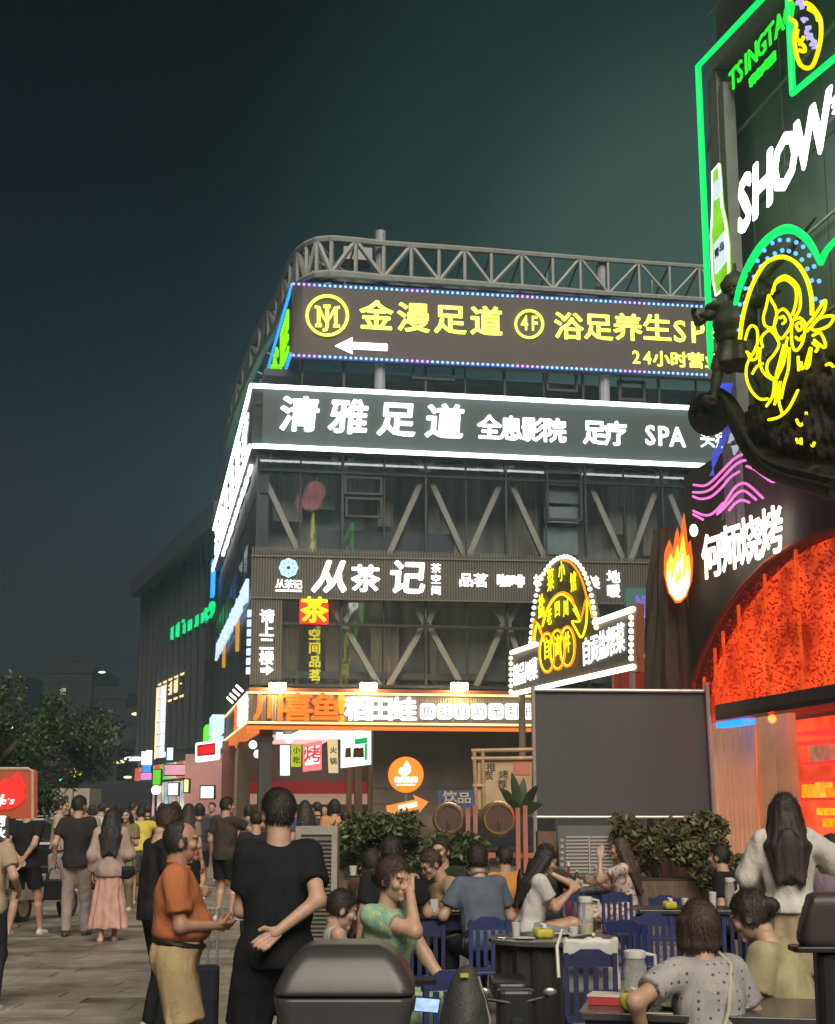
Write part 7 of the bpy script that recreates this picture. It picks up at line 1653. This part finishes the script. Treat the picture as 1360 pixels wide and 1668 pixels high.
def moped(px, D, lab, rz, col):
    t = empty('parked_moped', (GX(px, D), D, 0), lab, 'moped', 'mopeds parked on the left', R_(rz)); pnt = mat('moped_%d' % int(col[0] * 1000), col, .3, 0, .1, 2, 0, coat=.5)
    for x in (-.6, .6): w_ = obj('wheel', MB().lathe([(.14, -.05), (.22, -.045), (.23, 0), (.22, .045), (.14, .05)], (x, 0, .23), 20, 'y'), M_BLACK, t, True, True); obj('rim', MB().lathe([(.13, -.055), (.13, .055)], (0, 0, .23), 12, 'y'), M_STEEL, w_, True, True)
    obj('front_cover', MB().hexa([(.35, -.16, .3), (.55, -.12, .3), (.55, .12, .3), (.35, .16, .3), (.25, -.17, .95), (.38, -.14, 1.0), (.38, .14, 1.0), (.25, .17, .95)]), pnt, t, False, True, bevel=.03); obj('footboard', MB().box(-.15, .4, -.13, .13, .28, .33), pnt, t, False, True)
    obj('rear_body', MB().rbox(-.75, -.15, -.13, .13, .33, .7, .05), pnt, t, False, True, bevel=.03); obj('saddle', MB().rbox(-.75, -.1, -.13, .13, .705, .8, .05), M_BLACK, t, False, True, bevel=.03); obj('handlebar', MB().tube([(.25, -.33, 1.05), (.3, 0, 1.0), (.25, .33, 1.05)], .015, 6), M_DARK, t, True, True)
    obj('headlight', MB().ball((.4, 0, .9), .07, 10, (.5, 1.2, 1)), mat('headlight_glass', (.5, .5, .5), .1), t, True, True)
    for y in (-.28, .28): obj('mirror', MB().ball((.26, y, 1.17), .045, 8, (.3, 1.3, .8)), M_DARK, t, True, True)
    return t
moped(80, 22.5, 'cream and dark moped parked beyond the first walking man', 70, (.3, .3, .27)); moped(232, 27, 'yellow delivery moped beyond the standing woman', 60, (.5, .42, .04)); moped(20, 24, 'black moped at the left edge under the red sign', 100, (.02, .02, .02))
# ================================================================ people
BK = (.016, .016, .018); NV = (.02, .022, .032)
# --- walkers on the left
figure(46, 19.8, 1.74, -12, 'man in black t-shirt and shorts walking away with hands clasped behind his back', ('tee', BK), ('shorts', (.018, .018, .022)), 'short', la=(-.02, -.17, .06), ra=(.05, -.19, .02), le=(-1, -.6, 0), re=(1, -.6, 0), yaw=-55, feet=[(-.13, -.12), (.17, .16)], shoes=(.6, .58, .5), lod=0, glasses=True, hn={-1: (0, -1, 0), 1: (0, -1, 0)})
J = figure(128, 19.6, 1.79, 3, 'tall man in dark t-shirt and pale trousers carrying a black bag', ('tee', (.03, .026, .026)), ('pants', (.36, .29, .28)), 'short', la=(-.27, .04, -.02), yaw=-35, feet=[(-.08, -.05), (.12, .14)], shoes=(.05, .045, .04), lod=0)
p = wp(J, J['W'][-1]); e_ = empty('handbag', (p.x, p.y, p.z - .48), 'black square bag in the tall man left hand', 'bag'); obj('bag_body', MB().rbox(-.12, .14, -.05, .05, 0, .26, .03), cloth('black_leather', (.015, .015, .016), .4), e_, False, True, bevel=.015); obj('strap', MB().tube([(-.08, 0, .25), (-.05, 0, .38), (.03, 0, .42), (.08, 0, .38), (.1, 0, .25)], .01, 6), M_BLACK, e_, True, True)
J = figure(183, 18.9, 1.63, 6, 'long haired woman in pale cardigan and long pink skirt walking away', ('cardigan', (.40, .31, .27)), ('longskirt', (.56, .33, .27)), 'long', fem=True, ra=(.14, .22, .22), feet=[(-.07, -.1), (.08, .08)], shoes=(.55, .36, .22), lod=0, yaw=-15)
p = wp(J, J['P'] + A(.21, -.06, .0)); e_ = empty('shoulder_bag', (p.x, p.y, p.z - .12), 'small black rounded shoulder bag of the woman in the pink skirt', 'bag'); V, Q = field([el((0, 0, .1), (.12, .05, .10))], .012, .02, .02, lambda Pg, f: np.maximum(f, Pg[..., 2] - .16)); mesh_obj('bag_body', V, Q, cloth('black_leather', (.015, .015, .016), .4), e_); obj('strap', MB().tube([(-.09, 0, .15), (-.06, .02, .5), (.04, .03, .52), (.09, 0, .15)], .007, 5), M_BLACK, e_, True, True)
figure(14, 20.8, 1.68, -20, 'person in grey behind the man with clasped hands', ('tee', (.12, .10, .09)), ('longshorts', (.30, .24, .2)), 'bob', fem=True, lod=1, shoes=(.3, .28, .25))
figure(-16, 12.5, 1.60, -5, 'person cut by the left edge, beige sleeve showing', ('shirt', (.42, .32, .22)), ('pants', (.03, .03, .035)), 'short', ra=(.26, .1, .12), lod=1)
figure(98, 27, 1.78, -85, 'young man in cream t-shirt seen in profile behind the walkers', ('tee', (.42, .38, .27)), ('pants', BK), 'short', lod=1)
figure(207, 24.5, 1.62, 175, 'woman in olive shirt and trousers walking toward us', ('shirt', (.20, .16, .09)), ('pants', (.22, .18, .10)), 'long', fem=True, la=(-.1, .25, .3), lod=1, shoes=(.5, .45, .4))
figure(232, 26, 1.66, 20, 'person in yellow top leaning by the yellow moped', ('blouse', (.62, .50, .08)), ('shorts', (.1, .1, .1)), 'short', lean=12, ra=(.3, .35, .45), lod=1)
# --- near standing group
J = figure(262, 11.4, 1.665, -62, 'woman in black t-shirt with white shoulder stripes and wide black trousers looking down', ('tee', (.018, .018, .02)), ('pants', (.014, .014, .017)), 'puffy', fem=True, la=(-.18, .24, .12), ra=(.16, .26, .14), pitch=-28, lod=0, shoes=(.4, .38, .36), hcol=(.028, .016, .014))
for q_ in (-1, 1):
    for k_ in (0, .03): obj('shoulder_stripe', MB().tube([tuple(J['N'] + A(q_ * .07, .0 + k_ - .015, .0)), tuple(J['S'][q_] + A(-q_ * .02, k_ - .015, .062)), tuple(J['S'][q_] + A(q_ * .045, k_ - .015, .02)), tuple(J['S'][q_] * .6 + J['E'][q_] * .4 + A(q_ * .066, k_ - .015, 0))], .007, 4), M_CUP, J['root'], True, True)
J = figure(292, 8.3, 1.57, -84, 'older balding man in orange polo and khaki cargo shorts standing in profile', ('polo', (.46, .155, .065)), ('longshorts', (.40, .30, .165)), 'bald', fat=.7, la=(-.10, .22, .17), ra=(.08, .25, .18), le=(-.5, -.6, -.8), re=(.5, -.5, -1), lod=0, skin=(.50, .28, .19), shoes=(.2, .15, .1), curl=1.1, hcol=(.02, .017, .016), hn={-1: (.6, 0, .6), 1: (-.6, 0, .6)}, feet=[(-.11, 0), (.11, .02)])
r_ = J['root']; z_ = .93 + .085
obj('belt', MB().tube([((.163) * math.cos(t), .022 + .146 * math.sin(t), z_ - .005 - .02 * math.sin(t)) for t in np.linspace(0, 2 * PI, 28, endpoint=False)], .017, 6, True), cloth('black_leather', (.015, .015, .016), .4), r_, True, True)
obj('buckle', MB().rbox(-.025, .025, .195, .21, z_ - .04, z_ + .0, .005), M_STEEL, r_, False, True)
obj('cargo_pocket', MB().rbox(.165, .198, -.03, .10, .56, .71, .01), cloth('cloth_400_300_165', (.40, .30, .165)), r_, False, True, bevel=.008)
p = wp(J, J['W'][1] + A(-.03, .11, .04)); e_ = tag(obj('folded_paper', MB().box(p.x - .01, p.x + .05, p.y - .03, p.y + .03, p.z - .01, p.z + .004), M_CUP), 'small white folded paper held by the man in orange', 'paper')
J = figure(455, 7.75, 1.735, 6, 'big man in black t-shirt and long black shorts with one hand behind his back', ('tee', (.014, .014, .016)), ('longshorts', (.012, .012, .015)), 'short', fat=.3, shw=.152, la=(-.12, .27, .12), ra=(.0, -.215, .10), le=(-.3, -.5, -1), re=(1, -.45, -.2), yaw=22, lod=0, skin=(.62, .38, .28), shoes=(.1, .1, .1), hn={1: (0, -1, .1)}, curl=.8, feet=[(-.17, 0), (.16, .04)])
figure(368, 22.3, 1.79, -28, 'man in dark brown t-shirt reaching out to the right under the canopy', ('tee', (.055, .042, .036)), ('shorts', BK), 'short', ra=(.30, .45, .38), re=(.5, 0, -1), yaw=-30, lod=0, fat=.2)
# --- boy and woman in green
figure(547, 8.6, 1.175, -78, 'small boy in white tank top with short hair looking down', ('tank', (.62, .60, .60)), ('shorts', (.05, .07, .2)), 'kid', pitch=-22, lod=0, la=(-.14, .26, .2), ra=(.14, .28, .2), skin=(.62, .40, .29))
J = figure(624, 9.0, 1.375, -122, 'woman in pale green patterned dress seated with a hand at her nose', ('dress', (.20, .36, .24)), ('skirt', (.21, .36, .22)), 'bun', fem=True, pose='sit', lean=4, pz=.52, ra=(.03, .20, .585), re=(.5, .5, -1), la=(-.14, .36, .05), lod=0, yaw=-12, pitch=-10, feet=[(-.1, .42), (.12, .44)], shoes=(.3, .25, .2), curl=.9, hcol=(.03, .018, .014))
# pattern for the green dress
def print_mat(base, spots, name, sc_=22, th=.62):
    m = cloth(name, base); n = m.node_tree; b = n.nodes['Principled BSDF']; src = b.inputs['Base Color'].links[0].from_socket
    t = n.nodes.new('ShaderNodeTexCoord'); v = n.nodes.new('ShaderNodeTexNoise'); v.inputs['Scale'].default_value = sc_; v.inputs['Detail'].default_value = 1; n.links.new(t.outputs['Object'], v.inputs['Vector'])
    r = n.nodes.new('ShaderNodeValToRGB'); r.color_ramp.elements[0].position = th - .03; r.color_ramp.elements[1].position = th; n.links.new(v.outputs['Fac'], r.inputs[0]); mx = n.nodes.new('ShaderNodeMixRGB'); mx.inputs[2].default_value = spots + (1,)
    n.links.new(r.outputs[0], mx.inputs[0]); n.links.new(src, mx.inputs[1]); n.links.new(mx.outputs[0], b.inputs['Base Color']); return m
gp = print_mat((.26, .44, .33), (.40, .48, .28), 'green_print', 26, .55)
for c in kids(J['root']):
    if c.name.startswith(('dress_top', 'skirt')): c.data.materials[0] = gp
# --- diners behind
figure(597, 13.3, 1.30, -40, 'diner in dark brown top lifting a white cup', ('tee', (.10, .055, .045)), ('pants', BK), 'short', pose='sit', la=(-.08, .28, .48), ra=(.12, .28, .42), lean=8, lod=1, yaw=10)
figure(641, 12.6, 1.42, 15, 'broad diner in black t-shirt seen from behind beside the hedge', ('tee', BK), ('pants', BK), 'short', pose='sit', lean=8, ra=(.2, .3, .25), lod=1)
figure(752, 14.1, 1.30, 118, 'diner with glasses in tan top bending over the table', ('tee', (.40, .29, .18)), ('pants', NV), 'short', pose='sit', lean=26, la=(-.14, .42, .22), ra=(.12, .42, .22), glasses=True, pitch=-30, lod=1, hcol=(.03, .017, .014))
figure(728, 15.0, 1.36, 150, 'dark haired diner in black behind the man with glasses', ('tee', (.03, .035, .03)), ('pants', BK), 'short', pose='sit', lean=10, lod=1, la=(-.2, .38, .25))
figure(790, 12.9, 1.345, 22, 'man in grey blue shirt seen from behind leaning over the table', ('shirt', (.105, .125, .165)), ('pants', NV), 'short', pose='sit', lean=16, la=(-.26, .38, .18), ra=(.2, .36, .18), fat=.5, lod=0, yaw=-20)
figure(822, 15.6, 1.26, 30, 'diner in orange top mostly hidden behind the grey blue shirt', ('tee', (.55, .25, .06)), ('pants', NV), 'short', pose='sit', lod=1)
J = figure(858, 14.4, 1.30, -88, 'long haired woman in white t-shirt and grey skirt looking at her phone', ('tee', (.58, .57, .55)), ('skirt', (.24, .26, .30)), 'long', fem=True, pose='sit', lean=12, la=(-.06, .40, .34), ra=(.06, .40, .36), le=(-.2, .2, -1), re=(.2, .2, -1), pitch=-24, lod=1, feet=[(-.08, .62, .2), (.08, .60, .2)])
p = wp(J, (J['W'][1] + J['W'][-1]) / 2 + A(0, .10, .05)); tag(obj('held_phone', MB().rbox(p.x - .07, p.x + .07, p.y - .02, p.y + .02, p.z, p.z + .012, .004), M_CUP), 'pale phone held by the long haired woman in white', 'phone')
figure(888, 15.3, 1.30, 160, 'diner facing us holding an orange drink', ('tee', (.05, .045, .04)), ('pants', NV), 'bob', fem=True, pose='sit', lod=1, la=(-.1, .25, .5), skin=(.6, .4, .28))
J = figure(1017, 16.7, 1.33, 80, 'woman in pale floral dress seated with hand to her mouth', ('dress', (.55, .45, .40)), ('skirt', (.55, .45, .40)), 'long', fem=True, pose='sit', lean=4, la=(-.02, .27, .56), le=(-.3, .3, -1), ra=(.12, .32, .3), lod=1, pitch=0, hcol=(.035, .02, .016))
fp = print_mat((.56, .46, .42), (.30, .12, .10), 'floral_print', 24, .6)
for c in kids(J['root']):
    if c.name.startswith(('dress_top', 'skirt')): c.data.materials[0] = fp
figure(1205, 14.9, 1.30, 60, 'person in black bending behind the rear table beside the shrub', ('tee', BK), ('pants', BK), 'short', pose='sit', lean=22, lod=1)
figure(1234, 15.2, 1.34, 130, 'person in dull purple patterned top beside the standing woman', ('tee', (.20, .14, .15)), ('pants', NV), 'bob', fem=True, pose='sit', lod=1)
figure(1352, 13.5, 1.42, 150, 'person in purple checked shirt at the right edge behind the white blouse', ('shirt', (.22, .16, .20)), ('pants', NV), 'short', pose='sit', lod=1)
J = figure(1278, 10.6, 1.745, -8, 'long haired woman in loose white blouse and tan skirt standing with back to us', ('blouse', (.60, .58, .54)), ('skirt', (.33, .25, .16)), 'long', fem=True, ra=(.24, .20, .30), re=(1, -.6, -.5), la=(-.14, .26, .12), le=(-1, -.6, -.5), lod=0, yaw=8, hcol=(.016, .010, .010), feet=[(-.09, 0), (.1, .05)])
# --- near diners on the right
J = figure(1160, 6.85, 1.245, 22, 'bob haired woman in grey blouse with dark spots seen from behind', ('tee', (.34, .33, .33)), ('pants', (.05, .05, .055)), 'bob', fem=True, pose='sit', lean=14, pz=.48, la=(-.30, .14, .13), le=(-1, -.2, -.5), ra=(.2, .32, .2), lod=0, fat=.5, hcol=(.03, .02, .018), yaw=-4, skin=(.58, .35, .25))
dm = cloth('spotted_cloth', (.36, .35, .35)); n = dm.node_tree; b = n.nodes['Principled BSDF']; src = b.inputs['Base Color'].links[0].from_socket
t = n.nodes.new('ShaderNodeTexCoord'); sxx = n.nodes.new('ShaderNodeMapping'); sxx.inputs['Scale'].default_value = (27, 27, 27); n.links.new(t.outputs['Object'], sxx.inputs[0])
vor = n.nodes.new('ShaderNodeTexVoronoi'); vor.inputs['Randomness'].default_value = .25; vor.inputs['Scale'].default_value = 1.0; n.links.new(sxx.outputs[0], vor.inputs['Vector'])
rr_ = n.nodes.new('ShaderNodeValToRGB'); rr_.color_ramp.elements[0].position = .17; rr_.color_ramp.elements[0].color = (1, 1, 1, 1); rr_.color_ramp.elements[1].position = .24; rr_.color_ramp.elements[1].color = (0, 0, 0, 1); n.links.new(vor.outputs['Distance'], rr_.inputs[0])
mx = n.nodes.new('ShaderNodeMixRGB'); mx.inputs[2].default_value = (.09, .08, .08, 1); n.links.new(rr_.outputs[0], mx.inputs[0]); n.links.new(src, mx.inputs[1]); n.links.new(mx.outputs[0], b.inputs['Base Color'])
for c in kids(J['root']):
    if c.name.startswith('t_shirt'): c.data.materials[0] = dm
Sx = J['S'][1] * .55 + J['N'] * .45
obj('bag_strap', MB().tube([tuple(Sx + A(0, .03, .075)), tuple(Sx + A(-.01, -.105, .02)), tuple(J['P'] + A(-.02, -.10, .30)), tuple(J['P'] + A(-.13, -.135, .09))], .008, 6), mat('cream_strap', (.5, .45, .36), .5), J['root'], True, True)
figure(1302, 7.6, 1.265, 62, 'woman in olive green t-shirt leaning over the table with hair tied back', ('tee', (.36, .33, .19)), ('pants', (.16, .15, .13)), 'bun', fem=True, pose='sit', lean=22, pz=.49, la=(-.10, .42, .22), le=(-.5, -.4, -.9), ra=(.12, .36, .20), re=(.7, -.3, -.8), pitch=-26, lod=0, hcol=(.022, .015, .013), skin=(.60, .38, .27))
# --- far crowd
far = [(150, 31, 1.70, -30, 'pale figure in the far crowd left of the olive woman', (.3, .3, .28)), (165, 33, 1.72, 20, 'far figure in white, second in the distant crowd', (.5, .5, .48)), (178, 35, 1.68, 160, 'far dark figure third in the distant crowd', (.03, .03, .04)),
       (193, 36, 1.72, 10, 'far pale blue figure in the distant crowd', (.35, .42, .45)), (216, 34, 1.74, -60, 'far figure in grey right of the olive woman', (.2, .2, .2)), (240, 31, 1.70, 30, 'far figure in dark top under the globe lamp', (.05, .04, .04)), (140, 30, 1.60, 170, 'far orange haired looking figure near the cars', (.5, .3, .15)),
       (285, 24, 1.74, 10, 'dark haired figure right behind the woman in black', (.10, .08, .07)), (307, 22, 1.70, -20, 'figure with brown hair behind the orange man head', (.22, .17, .13)), (325, 27, 1.72, 15, 'dark figure farther back between orange and brown shirts', (.05, .05, .06)), (346, 34, 1.76, 170, 'far figure by the bright doorway', (.1, .09, .1)),
       (418, 18, 1.60, 20, 'dark haired person in navy hidden behind the big man', (.02, .02, .03)), (497, 24, 1.76, 20, 'person in blue grey shirt under the canopy behind the big man', (.07, .08, .13)), (517, 27, 1.74, 40, 'person in dark top under the canopy, middle', (.05, .05, .05)), (545, 24, 1.78, 10, 'man in orange tan top with back to us under the canopy', (.52, .27, .13)),
       (563, 22, 1.60, -15, 'dark haired person in black beside the orange tan top', (.02, .02, .02)), (480, 30, 1.72, -30, 'far figure at the shop counter left', (.2, .12, .1)), (530, 31, 1.70, 160, 'far figure at the shop counter right', (.3, .2, .16)), (405, 30, 1.70, -10, 'far figure by the dark pillar', (.16, .15, .14)), (265, 33, 1.74, 12, 'far figure left of the pink lit shop', (.08, .07, .07)), (120, 33, 1.68, 175, 'far figure beside the parked cars', (.2, .18, .16)), (228, 38, 1.7, 0, 'small far figure in front of the advert board', (.4, .38, .3))]
rgp = random.Random(9)
for x, D, h, f_, lab, col in far:
    hr_ = rgp.choice(['short', 'short', 'long', 'bob']); figure(x, D, h, f_, lab, (rgp.choice(['tee', 'tee', 'shirt']), col), (rgp.choice(['pants', 'shorts', 'pants']), rgp.choice([BK, NV, (.15, .14, .12)])), hr_, fem=hr_ != 'short', la=rgp.choice([None, (-.1, .28, .25)]), lod=2, group='distant crowd')
